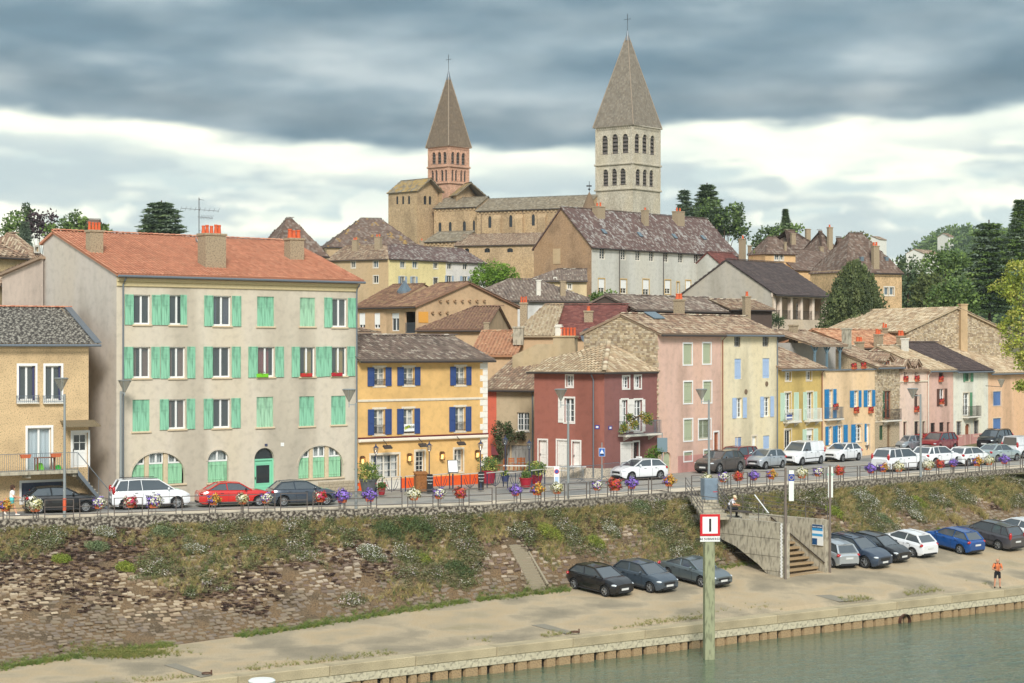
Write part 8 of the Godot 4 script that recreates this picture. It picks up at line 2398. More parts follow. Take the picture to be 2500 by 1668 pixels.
	for q in [[150,200,srgb(120,200,40),"lime green window box with herbs on the green-shuttered house"],[552,195,srgb(190,44,40),"long red window box on the green-shuttered house"],[828,190,srgb(176,30,44),"short red window box by the right-hand pipe"]]:
		var p := Q(4,q[0],q[1] + 12);var d := 116.6 * 5500.0 / (6200.0 - p.x)
		var t := thing("sill_planter",q[3],"flower box",frame(gd(267,108.1),gd(820,119.2)));t.position = at_d(p,d - 0.1)
		var b := MB.new();b.bbox(-0.4,-0.12,-0.1,0.4,0.1,0.1,0.02);part(t,"box",b,mat("tub%d" % q[0],q[2],0.6));part(t,"foliage",g2[1],M.leafcopies,Transform3D(Basis(),Vector3(0,0.1,0)))
func lamps():
	for q in [[148,1187,905,140,880,"street lamp with orange-banded foot by the left railing",1],[817,1168,925,801,905,"street lamp at the corner of the grey house and cafe",0],[1304,1144,926,1287,904,"street lamp before the red house",0],[1627,1112,918,1610,903,"street lamp before the pink house",0],[2113,1095,905,2095,901,"street lamp beside the white people carriers",0],[277,1150,898,286,884,"street lamp close to the left downpipe of the grey house",2]]:
		var g := at_y(Vector2(q[0],q[1]),0.0)
		if q[6] == 2:g = gd(277,107.0)
		var d := -g.z;var t := thing("street_lamp",q[5],"lamp",Transform3D(Basis(),g),"cone-topped street lamps")
		var h := at_d(Vector2(q[0],q[2]),d).y;var l := at_d(Vector2(q[3],q[4]),d) - g
		var b := MB.new();b.tube([Vector3.ZERO,Vector3(0,h * 0.5,0),Vector3(0,h,0)],0.085,8,0.06);b.bar(Vector3(0,h - 0.1,0),Vector3(l.x,h - 0.1,0),0.04,0.05);b.bar(Vector3(l.x,h - 0.25,0),Vector3(l.x,l.y - 0.3,0),0.05,0.05)
		part(t,"pole",b,M.lampmetal)
		if q[6] == 1:var ob := MB.new();ob.tube([Vector3(0,0.35,0),Vector3(0,1.0,0)],0.092,8);part(t,"orange_band",ob,mat("signalorange",srgb(222,96,60),0.6))
		var c := MB.new();c.lathe([[0.05,-0.42],[0.09,-0.32],[0.36,0.24]],Vector3(l.x,l.y,0),14);part(t,"lamp_cone",c,mat("frosted",srgb(150,150,138),0.2,"",1.0,{"alpha":0.6}))
		var k := MB.new();k.lathe([[0.38,0.24],[0.4,0.27],[0.3,0.3],[0.001,0.31]],Vector3(l.x,l.y,0),14);k.lathe([[0.001,0.235],[0.37,0.24]],Vector3(l.x,l.y,0),14)
		for a in 4:k.bar(Vector3(l.x + cos(a * TAU / 4) * 0.09,l.y - 0.3,sin(a * TAU / 4) * 0.09),Vector3(l.x + cos(a * TAU / 4) * 0.37,l.y + 0.25,sin(a * TAU / 4) * 0.37),0.02,0.02)
		part(t,"lamp_cap",k,M.lampmetal)
	var lp := at_d(Q(8,2165,245),176.0);var wl := thing("bracket_lamp","cone lamp on a long bracket from the apricot house","lamp",Transform3D(Basis(),lp))
	var b := MB.new();b.lathe([[0.05,-0.5],[0.36,0.24],[0.001,0.3]],Vector3.ZERO,12);part(wl,"lamp_cone",b,M.frosted)
	var b2 := MB.new();b2.bar(Vector3(0,-0.45,0),Vector3(-1.55,-0.35,0.3),0.05,0.05);part(wl,"bracket",b2,M.darksteel)
func sign_on_pole(called:String,label:String,foot:Vector3,h:float) -> Node3D:
	var t := thing(called,label,"sign",Transform3D(Basis(),foot));var b := MB.new();b.tube([Vector3.ZERO,Vector3(0,h,0)],0.035,7);part(t,"pole",b,M.lampmetal);return t
func disc(m:MB,r:float,at:Vector3):
	m.lathe([[r,0.0],[r,0.012],[0.001,0.012]],at,20,Basis(Vector3.RIGHT,PI / 2))
func signs():
	var blue := mat("signblue",srgb(34,96,176),0.4);var redm := mat("signred",srgb(204,28,36),0.4)
	var wp := at_y(Vector2(1627,1512),-6.45)   # river post
	var t := thing("river_post","tall mossy square timber post with red-bordered river sign standing in the water","sign",Transform3D(Basis(Vector3.UP,0.1),wp))
	var k := 4300.0 / -wp.z;var H := (1512 - 1190) / k
	var b := MB.new();b.bbox(-0.25,-1.5,-0.25,0.25,H,0.25,0.03);b.fan([Vector3(-0.27,H,0.27),Vector3(0.27,H,0.27),Vector3(0,H + 0.22,0)]);b.fan([Vector3(0.27,H,0.27),Vector3(0.27,H,-0.27),Vector3(0,H + 0.22,0)]);b.fan([Vector3(-0.27,H,-0.27),Vector3(-0.27,H,0.27),Vector3(0,H + 0.22,0)])
	part(t,"post",b,mat("mossy_timber",srgb(156,162,132),0.95,"crust",0.25,{"sy":0.25}))
	var y0 := (1512 - 1229) / k;var y1 := (1512 - 1179.5) / k;var w := 0.5
	var s := MB.new();s.bbox(-w,y0,0.26,w,y1,0.29,0.01);var sp := part(t,"sign_plate",s,redm)
	var s2 := MB.new();s2.box(-w + 0.12,y0 + 0.12,0.291,w - 0.12,y1 - 0.12,0.296);part(sp,"white_field",s2,M.white)
	var s3 := MB.new();s3.bbox(-0.055,(y0 + y1) / 2 - 0.32,0.297,0.055,(y0 + y1) / 2 + 0.32,0.303,0.003);part(sp,"black_bar",s3,M.black)
	var s4 := MB.new();s4.box(-w,y0 - 0.28,0.262,w,y0 - 0.02,0.285);var tp := part(t,"text_plate",s4,M.white);text(tp,"QUAI SUBMERSIBLE",0.12,Vector3(0,y0 - 0.15,0.287),M.black)
	# street signs
	var g := at_y(Q(6,1006,1195),0.0);var sg := sign_on_pole("road_sign","square blue road sign with white hump symbol before the red house",g,2.7)
	var c := at_d(Q(6,1006,912),-g.z).y - g.y
	var q := MB.new();q.bbox(-0.21,c - 0.28,0.03,0.21,c + 0.28,0.06,0.01);var pq := part(sg,"sign_plate",q,M.white)
	var q1 := MB.new();q1.box(-0.19,c - 0.26,0.061,0.19,c + 0.26,0.065);part(pq,"blue_field",q1,blue)
	var q2 := MB.new();q2.prism([Vector3(-0.13,c - 0.08,0.07),Vector3(0.13,c - 0.08,0.07),Vector3(0,c + 0.19,0.07)],Vector3(0,0,-0.004));part(pq,"white_triangle",q2,M.white)
	var q3 := MB.new();q3.prism([Vector3(-0.15,c - 0.19,0.07),Vector3(0.15,c - 0.19,0.07),Vector3(0.06,c - 0.11,0.07),Vector3(-0.06,c - 0.11,0.07)],Vector3(0,0,-0.004));part(pq,"black_hump",q3,M.black)
	g = at_y(Q(6,594,1200),0.0);sg = sign_on_pole("parking_sign","no-parking board standing by the cafe terrace",g,0.4)
	var hh := at_d(Q(6,594,1040),-g.z).y - g.y
	q = MB.new();q.bbox(-0.18,0.0,0.02,0.18,hh,0.05,0.01);pq = part(sg,"sign_plate",q,M.white)
	for e in [[0.16,redm,0.0,"red_ring"],[0.115,blue,0.006,"blue_disc"]]:var m := MB.new();disc(m,e[0],Vector3(0,hh * 0.7,0.05 + e[2]));part(pq,e[3],m,e[1])
	var sl := MB.new();sl.bar(Vector3(-0.1,hh * 0.7 + 0.1,0.07),Vector3(0.1,hh * 0.7 - 0.1,0.07),0.035,0.01);part(pq,"red_slash",sl,redm)
	var bd := MB.new();bd.box(-0.12,hh * 0.1,0.051,0.12,hh * 0.4,0.056);part(pq,"blue_text_panel",bd,mat("palepanel",srgb(170,196,226),0.6))
	g = at_y(Q(6,1556,1120),0.0);sg = sign_on_pole("sign_back","grey back of a rectangular sign by the pink house",g,3.0);c = at_d(Q(6,1557,845),-g.z).y;q = MB.new();q.bbox(-0.36,c - 0.5,0.04,0.36,c + 0.5,0.07,0.01);part(sg,"sign_plate",q,mat("signgrey",srgb(112,132,140),0.5))
	g = gd(Q(2,248,0).x,105.0);sg = sign_on_pole("no_entry_sign","small round no-entry sign behind the black hatchback",g,1.6);c = at_d(Q(2,248,1273),105.0).y;q = MB.new();disc(q,0.2,Vector3(0,c,0.04));pq = part(sg,"sign_plate",q,redm);q = MB.new();q.box(-0.17,c - 0.04,0.053,0.17,c + 0.04,0.058);part(pq,"white_bar",q,M.white)
	# quay bits
	var mb := at_y(Vector2(601,1568),EDGE_Y);var bo := MB.new();bo.lathe([[0.3,-0.6],[0.3,-0.1],[0.55,0.0],[0.58,0.12],[0.5,0.18],[0.001,0.2]],Vector3.ZERO,18);tag(part(self,"mooring_bollard",bo,M.white,Transform3D(Basis(),mb)),"white mushroom mooring bollard at the quay edge","bollard")
	for r in [[10,1695,1370,"lower left"],[12,80,1160,"central"]]:
		var p := bank_hit(Q(r[0],r[1],r[2]));var rm := MB.new();var pts := []
		for j in 17:pts.append(Vector3(cos(TAU * j / 16) * 0.2,0.06,sin(TAU * j / 16) * 0.2))
		rm.tube(pts,0.03,6);rm.tube([Vector3(0.2,0,0),Vector3(0.2,0.2,0)],0.04,6);tag(part(self,"mooring_ring",rm,mat("rusty",srgb(96,68,52),0.8),Transform3D(Basis(),p + Vector3.UP * 0.02)),"rusty iron mooring ring near the white bollard" if r[0] == 10 else "rusty iron mooring ring on the quay below the parked black hatchback","mooring ring")
	for r in [[10,[[1345,1290],[1650,1392],[1738,1376],[1440,1276]],"grey concrete slab set in the gravel behind the mooring ring"],[11,[[2000,1095],[2280,1166],[2340,1150],[2110,1085]],"grey concrete slab set in the gravel below the parked cars"],[14,[[35,852],[230,904],[352,894],[160,846]],"grey concrete slab set in the gravel before the stage stairs"]]:
		var sb := MB.new();var ps := []
		for e in r[1]:ps.append(bank_hit(Q(r[0],e[0],e[1])) + Vector3.UP * 0.016)
		sb.fan(ps);var o := part(self,"concrete_slab",sb,mat("slabgrey",srgb(150,144,130),0.95,"gravel",0.5));tag(o,r[2],"slab")
func bank_steps():
	for q in [[[11,1870,440],[11,2060,800],0.95,"narrow pale concrete steps running down the bank",16],[[14,520,180],[14,625,345],1.1,"overgrown stone steps on the bank right of the stage",9]]:
		var a := bank_hit(Q(q[0][0],q[0][1],q[0][2]));var b := bank_hit(Q(q[1][0],q[1][1],q[1][2]))
		var t := thing("bank_stairs",q[3],"stairs",frame(a,b))
		var L := Vector2(b.x - a.x,b.z - a.z).length();var n:int = q[4]
		for k in n:
			var m := MB.new();var y := lerpf(0,b.y - a.y,float(k) / n);m.bbox(L * k / n,y - 0.5,-q[2] / 2,L * (k + 1) / n + 0.03,y + 0.04,q[2] / 2,0.02);part(t,"step",m,mat("palestep",srgb(160,150,130),0.95,"gravel",0.6))
		if q[4] == 16:var m := MB.new();m.bar(Vector3(-1.0,0.9 * 0.9,-q[2] / 2 - 0.12),Vector3(L,b.y - a.y + 0.22,-q[2] / 2 - 0.12),0.12,0.12);part(t,"kerb",m,M.palestep)
func stage():
	var C := bank_hit(Vector2(1803,1328));var ty := at_d(Vector2(1806,1201.7),-C.z).y
	var A := at_y(Vector2(1556,1178),ty);C.y = 0;A.y = 0
	var t := frame(A,C);var L := Vector2(C.x - A.x,C.z - A.z).length();var W := 3.5
	var root := thing("landing_stage","concrete landing stage with arched side, stairs and steel rails","landing stage",t)
	var cv := []
	for q in [[60,690],[130,790],[180,868],[340,892],[560,962],[760,1062],[920,1190],[1060,1302],[1210,1470]]:cv.append(fhit(t,Q(13,q[0],q[1])))
	cv.append(Vector2(L,cv[-1].y - 0.2))
	var under := MB.new()
	for z in [0.0,-W]:
		var b := MB.new()
		for k in cv.size() - 1:
			var p:Vector2 = cv[k];var q:Vector2 = cv[k + 1]
			if q.x - p.x < 0.01:continue
			b.hexa([Vector3(p.x,p.y,z),Vector3(q.x,q.y,z),Vector3(q.x,ty,z),Vector3(p.x,ty,z),Vector3(p.x,p.y,z - 0.35),Vector3(q.x,q.y,z - 0.35),Vector3(q.x,ty,z - 0.35),Vector3(p.x,ty,z - 0.35)])
		part(root,"side_wall",b,M.concrete)
		for y in [-0.95,-2.0,-2.85]:  # shuttering grooves
			var gx := 0.0
			for k in cv.size() - 1:
				if cv[k + 1].y < ty + y:gx = cv[k].x;break
			if z == 0.0:var m := MB.new();m.box(gx,ty + y - 0.02,0.0,L,ty + y,0.012);part(root,"joint",m,mat("jointdark",srgb(92,84,72),0.95))
	var sx := L - 4.3
	var dk := MB.new();dk.box(0.0,ty - 0.5,-W,sx,ty - 0.12,-0.351);part(root,"deck",dk,M.concrete)
	var yb:float = cv[-1].y
	for k in 12:
		var m := MB.new();var y := lerpf(ty - 0.12,yb + 0.12,(k + 1.0) / 12);var x := lerpf(sx,L + 0.1,k / 12.0)
		m.bbox(x,y - 0.11,-W,x + 0.46,y,-0.351,0.02);part(root,"step",m,mat("stepstone",srgb(176,152,118),0.9,"gravel",0.5))
		var r := MB.new();r.box(x + 0.04,y - 0.4,-W,x + 0.10,y - 0.11,-0.351);part(root,"riser",r,M.stepstone)
	for q in [[0.0,L,-0.1],[2.0,L,-W - 0.2]]:
		var m := MB.new()
		for y in [0.32,0.62,0.95]:m.bar(Vector3(q[0] - 2.0,ty + y + 0.35,q[2]),Vector3(q[1],ty + y,q[2]),0.035,0.035)
		for k in 5:var x := lerpf(q[0],q[1],k / 4.0);m.bar(Vector3(x,ty,q[2]),Vector3(x,ty + 1.05,q[2]),0.04,0.04)
		part(root,"railing",m,M.steel)
	var hr := MB.new();hr.bar(Vector3(sx,ty - 0.1,-W + 0.08),Vector3(L,yb + 0.95,-W + 0.08),0.05,0.05);part(root,"handrail",hr,M.darksteel)
	var ga := MB.new();var gx := fhit(t,Q(13,1348,1000)).x;var y := ty - 0.02
	var kk := 0
	while y > yb + 0.2:
		ga.box(gx - (0.09 if kk % 2 else 0.05),y - 0.1,0.004,gx + (0.05 if kk % 2 else 0.09),y,0.02);y -= 0.1;kk += 1
	part(root,"water_gauge",ga,M.white)
	# banner masts
	for q in [[1430,65,[1442,95,1505,488],0.12,"tall mast with white banner and blue starred square at the stage corner",1],[1928,35,[1941,55,2003,443],-W - 0.3,"tall mast with plain white banner and pale green lettering beyond the stage stairs",0]]:
		var bp := t * Vector3(L + 0.1,yb,q[3]);var m := thing("banner_mast",q[4],"mast",Transform3D(Basis(),bp));var h := at_d(Q(13,q[0],q[1]),-bp.z).y - bp.y
		var b := MB.new();b.box(-0.06,-0.1,-0.06,0.06,h,0.06);part(m,"mast",b,mat("mastbrown",srgb(112,100,90),0.6))
		var a := at_d(Q(13,q[2][0],q[2][3]),-bp.z) - bp;var c := at_d(Q(13,q[2][2],q[2][1]),-bp.z) - bp
		var f := MB.new();f.box(a.x,a.y,-0.01,c.x,c.y,0.01);var bn := part(m,"banner",f,mat("bannerwhite",srgb(226,230,222),0.7))
		if q[5]:
			var s := MB.new();var cx:float = (a.x + c.x) / 2;var cy:float = c.y - (c.y - a.y) * 0.24;s.box(cx - 0.17,cy - 0.2,0.011,cx + 0.17,cy + 0.2,0.014);part(bn,"blue_square",s,mat("eublue",srgb(30,62,150),0.6))
			var st := MB.new()
			for j in 12:disc(st,0.018,Vector3(cx + cos(TAU * j / 12) * 0.11,cy + sin(TAU * j / 12) * 0.11,0.014))
			part(bn,"yellow_stars",st,mat("star",srgb(240,210,60),0.6))
		else:text(bn,"ville",0.16,Vector3((a.x + c.x) / 2,c.y - (c.y - a.y) * 0.24,0.012),mat("mint_print",srgb(120,190,160),0.6))
	# information board on the far wall
	var r := frect(t,13,[1743,788,1880,1052],-W + 0.05)
	var ib := thing("information_board","blue and white river information board beside the stage stairs","board",t * Transform3D(Basis(),Vector3(r[0],r[1],-W + 0.05)));var bw:float = r[2] - r[0];var bh:float = r[3] - r[1]
	var m0 := MB.new();m0.box(0,0,0,bw,bh,0.04);part(ib,"panel",m0,M.white)
	for e in [[0.0,0.82,1.0,1.0,srgb(24,70,112)],[0.0,0.70,1.0,0.82,srgb(54,150,206)],[0.0,0.44,1.0,0.56,srgb(70,160,210)],[0.0,0.02,0.48,0.33,srgb(30,78,124)]]:var m := MB.new();m.box(bw * e[0] + 0.01,bh * e[1],0.041,bw * e[2] - 0.01,bh * e[3] - 0.004,0.045);part(ib,"blue_print",m,mat("ib%d" % int(e[1] * 100),e[4],0.5))
	text(ib,"HALTE FLUVIALE",bw * 0.085,Vector3(bw / 2,bh * 0.885,0.046),M.white)
	# steps and rails from the street, cabinet
	var us := thing("street_steps","concrete steps with slanted steel handrails from street to landing stage","stairs",frame(at_d(Q(13,150,400),116.0) * Vector3(1,0,1),at_d(Q(13,330,640),112.5) * Vector3(1,0,1)))
	for k in 7:
		var m := MB.new();m.bbox(k * 0.55,-0.35 - k * 0.16,-1.6,k * 0.55 + 0.6,-0.2 - k * 0.16,0.0,0.02);part(us,"step",m,M.concrete)
	for z in [0.05,-1.65]:
		var m := MB.new()
		for yy in [0.35,0.65,0.95]:m.bar(Vector3(-0.3,yy,z),Vector3(4.0,yy - 1.25,z),0.035,0.035)
		for x in [-0.3,1.2,2.6,4.0]:m.bar(Vector3(x,-0.3 - x * 0.29,z),Vector3(x,0.95 - (x + 0.3) * 0.29,z),0.04,0.04)
		part(us,"handrail",m,M.steel)
	var ca := at_d(Q(13,428,500),115.5);var cb := thing("electric_cabinet","grey-blue steel cabinet standing by the street steps","cabinet",Transform3D(Basis(Vector3.UP,0.35),ca));var m1 := MB.new();m1.bbox(-0.46,-0.5,-0.3,0.46,1.45,0.3,0.05);part(cb,"box",m1,mat("cabinet",srgb(124,140,154),0.5,"soft",0.3));var m2 := MB.new();m2.box(0.1,0.62,0.301,0.4,0.66,0.31);part(cb,"red_label",m2,M.signred)
	# bench, white pole
	var bn := t * Vector3(3.0,ty - 0.12,-1.5);var be := thing("stage_bench","dark stone bench slab on the landing stage","bench",Transform3D(t.basis,bn));var m3 := MB.new();m3.bbox(-0.9,0.36,-0.25,1.6,0.46,0.25,0.02);part(be,"seat",m3,M.darksteel)
	for x in [-0.6,1.3]:var m := MB.new();m.box(x - 0.1,0,-0.2,x + 0.1,0.36,0.2);part(be,"support",m,M.concrete)
	var p0 := at_d(Q(13,1180,640),109.5);var p1 := at_d(Q(13,1005,410),111.5);var m4 := MB.new();m4.bar(p0,p1,0.06,0.04);var o := part(self,"white_pole",m4,M.white);tag(o,"white pole leaning on the bank behind the seated man","pole")

# ---------- people ----------
func figure(mb:MB,bones:Array,cell:float):  # tapered capsules joined by a smooth minimum, meshed as surface nets
	var lo := Vector3.INF;var hi := -Vector3.INF
	for b in bones:
		var m := maxf(b[2],b[3]) + cell * 3
		lo = lo.min(b[0].min(b[1]) - Vector3.ONE * m);hi = hi.max(b[0].max(b[1]) + Vector3.ONE * m)
	var n := Vector3i(((hi - lo) / cell).ceil()) + Vector3i.ONE
	var fld := PackedFloat32Array();fld.resize(n.x * n.y * n.z);fld.fill(1.0)
	var best := fld.duplicate();var own := PackedByteArray();own.resize(fld.size())
	for bi in bones.size():
		var b:Array = bones[bi];var A:Vector3 = b[0];var d:Vector3 = b[1] - A;var L2 := maxf(d.length_squared(),1e-8)
		var m := maxf(b[2],b[3]) + cell * 2.5;var sm:float = minf(0.035,minf(b[2],b[3]) * 0.7)
		var i0 := Vector3i(((A.min(b[1]) - Vector3.ONE * m - lo) / cell).floor()).clamp(Vector3i.ZERO,n - Vector3i.ONE);var i1 := Vector3i(((A.max(b[1]) + Vector3.ONE * m - lo) / cell).ceil()).clamp(Vector3i.ZERO,n - Vector3i.ONE)
		for z in range(i0.z,i1.z + 1):
			for y in range(i0.y,i1.y + 1):
				for x in range(i0.x,i1.x + 1):
					var q := lo + Vector3(x,y,z) * cell - A
					var h := clampf(q.dot(d) / L2,0,1)
					var ds := (q - d * h).length() - lerpf(b[2],b[3],h)
					var k := (z * n.y + y) * n.x + x
					if ds < best[k]:best[k] = ds;own[k] = bi
					var f := fld[k];var e := maxf(sm - absf(f - ds),0) / sm
					fld[k] = minf(f,ds) - e * e * sm * 0.25
	var vid := {};var st := [1,n.x,n.x * n.y]
	var base := mb.v.size()
	var cr := [0,1,st[1],st[1] + 1,st[2],st[2] + 1,st[2] + st[1],st[2] + st[1] + 1]
	var edges := [[0,1],[2,3],[4,5],[6,7],[0,2],[1,3],[4,6],[5,7],[0,4],[1,5],[2,6],[3,7]]
	for z in n.z - 1:
		for y in n.y - 1:
			for x in n.x - 1:
				var k := (z * n.y + y) * n.x + x
				var neg := 0
				for c in cr:
					if fld[k + c] < 0:neg += 1
				if neg == 0 or neg == 8:continue
				var p := Vector3.ZERO;var ct := 0
				for e in edges:
					var a := fld[k + cr[e[0]]];var b := fld[k + cr[e[1]]]
					if (a < 0) != (b < 0):
						var t := a / (a - b);var c0 := Vector3(e[0] & 1,(e[0] >> 1) & 1,e[0] >> 2);var c1 := Vector3(e[1] & 1,(e[1] >> 1) & 1,e[1] >> 2)
						p += c0.lerp(c1,t);ct += 1
				vid[k] = mb.v.size()
				mb.v.append(lo + (Vector3(x,y,z) + p / ct) * cell)
				mb.n.append(Vector3(fld[k + 1] - fld[k],fld[k + st[1]] - fld[k],fld[k + st[2]] - fld[k]).normalized())
				mb.c.append(bones[own[k]][4])
	for k in vid:
		for ax in 3:
			var k2:int = k + st[ax]
			if (fld[k] < 0) == (fld[k2] < 0):continue
			var u:int = st[(ax + 1) % 3];var w:int = st[(ax + 2) % 3]
			if not (vid.has(k - u) and vid.has(k - w) and vid.has(k - u - w)):continue
			var q := [vid[k],vid[k - u],vid[k - u - w],vid[k - w]]
			if fld[k] < 0:q.reverse()
			for j in [0,1,2,0,2,3]:mb.i.append(q[j])
func hand_bones(at:Vector3,dir:Vector3,palm:Vector3,side:float,skin:Color) -> Array:  # palm and five bent fingers
	var out := [];var ac := dir.cross(palm).normalized() * side
	for k in 4:
		var o := at + ac * (k - 1.5) * 0.02;var kn := o + dir * 0.085;var ln:float = [0.07,0.08,0.075,0.058][k]
		out.append([o,kn,0.014,0.011,skin]);out.append([kn,kn + (dir + palm * 0.4).normalized() * ln * 0.55,0.0095,0.0088,skin]);out.append([kn + (dir + palm * 0.4).normalized() * ln * 0.55,kn + (dir + palm * 0.4).normalized() * ln * 0.55 + (dir * 0.6 + palm).normalized() * ln * 0.5,0.0088,0.0078,skin])
	var th := at - ac * 0.03 + dir * 0.02
	out.append([th,th - ac * 0.025 + dir * 0.03,0.013,0.011,skin]);out.append([th - ac * 0.025 + dir * 0.03,th - ac * 0.03 + dir * 0.065 + palm * 0.015,0.0105,0.009,skin])
	return out
func person(label:String,at:Vector3,turn:float,J:Dictionary,C:Dictionary) -> Node3D:
	var t := thing("person",label,"person",Transform3D(Basis(Vector3.UP,turn),at))
	var mb := MB.new();mb.colored = true
	var B := []
	B.append([J.hip,J.waist,0.135,0.12,C.low]);B.append([J.waist,J.chest,0.13,0.145,C.top]);B.append([J.chest + J.sx * 0.1,J.chest - J.sx * 0.1,0.11,0.11,C.top]);B.append([J.chest,J.neck,0.075,0.055,C.top]);B.append([J.neck,J.head - Vector3(0,0.08,0),0.053,0.05,C.skin])
	for s in ["l","r"]:
		var e:Vector3 = J["elb" + s];var sh:Vector3 = J["sh" + s];var wr:Vector3 = J["wr" + s];var m := sh.lerp(e,0.6)
		B.append([sh,m,0.062,0.054,C.top]);B.append([m,e,0.046,0.041,C.skin]);B.append([e,wr,0.042,0.029,C.skin])
		var hp:Vector3 = J["hip" + s];var kn:Vector3 = J["kn" + s];var an:Vector3 = J["an" + s];var hm := hp.lerp(kn,C.short);var f:Vector3 = J.get("fwd" + s,Vector3(0,0,1))
		B.append([hp,hm,0.092,0.074,C.low]);B.append([hm,kn,0.068,0.056,C.skin if C.short < 1 else C.low]);B.append([kn,kn.lerp(an,0.35),0.055,0.056,C.leg]);B.append([kn.lerp(an,0.35),an,0.055,0.036,C.leg]);B.append([an + Vector3(0,-0.035,0) - f * 0.04,an + Vector3(0,-0.05,0) + f * 0.15,0.042,0.034,C.shoe])
	figure(mb,B,0.02)
	var hd:Vector3 = J.head;var lk:Vector3 = J.look;var rt := Vector3.UP.cross(lk).normalized()
	var hb := [[hd + Vector3(0,0.03,0) - lk * 0.02,hd + Vector3(0,0.035,0) + lk * 0.015,0.088,0.082,C.skin],[hd - Vector3(0,0.02,0) + lk * 0.02,hd - Vector3(0,0.085,0) + lk * 0.045,0.07,0.04,C.skin],[hd + lk * 0.09 + Vector3(0,0.015,0),hd + lk * 0.118 - Vector3(0,0.025,0),0.01,0.016,C.skin],[hd + lk * 0.088 - Vector3(0,0.062,0) - rt * 0.02,hd + lk * 0.088 - Vector3(0,0.062,0) + rt * 0.02,0.008,0.008,lin(150,84,76)]]
	for s in [-1,1]:
		hb.append([hd + rt * s * 0.085 + Vector3(0,0.015,0),hd + rt * s * 0.088 - Vector3(0,0.025,0),0.017,0.012,C.skin]);hb.append([hd + lk * 0.084 + rt * s * 0.032 + Vector3(0,0.018,0),hd + lk * 0.086 + rt * s * 0.034 + Vector3(0,0.018,0),0.011,0.011,lin(46,38,34)])
	for q in C.get("hair",[]):hb.append([hd + rt * q[0].x + Vector3(0,q[0].y,0) + lk * q[0].z,hd + rt * q[1].x + Vector3(0,q[1].y,0) + lk * q[1].z,q[2],q[3],q[4]])
	figure(mb,hb,0.011)
	for s in ["l","r"]:
		var dr:Vector3 = (J["wr" + s] - J["elb" + s]).normalized();figure(mb,hand_bones(J["wr" + s],dr,J.get("palm",Vector3(0,-0.3,1).normalized()),1.0 if s == "l" else -1.0,C.skin),0.006)
	part(t,"body",mb,M.copies)
	return t
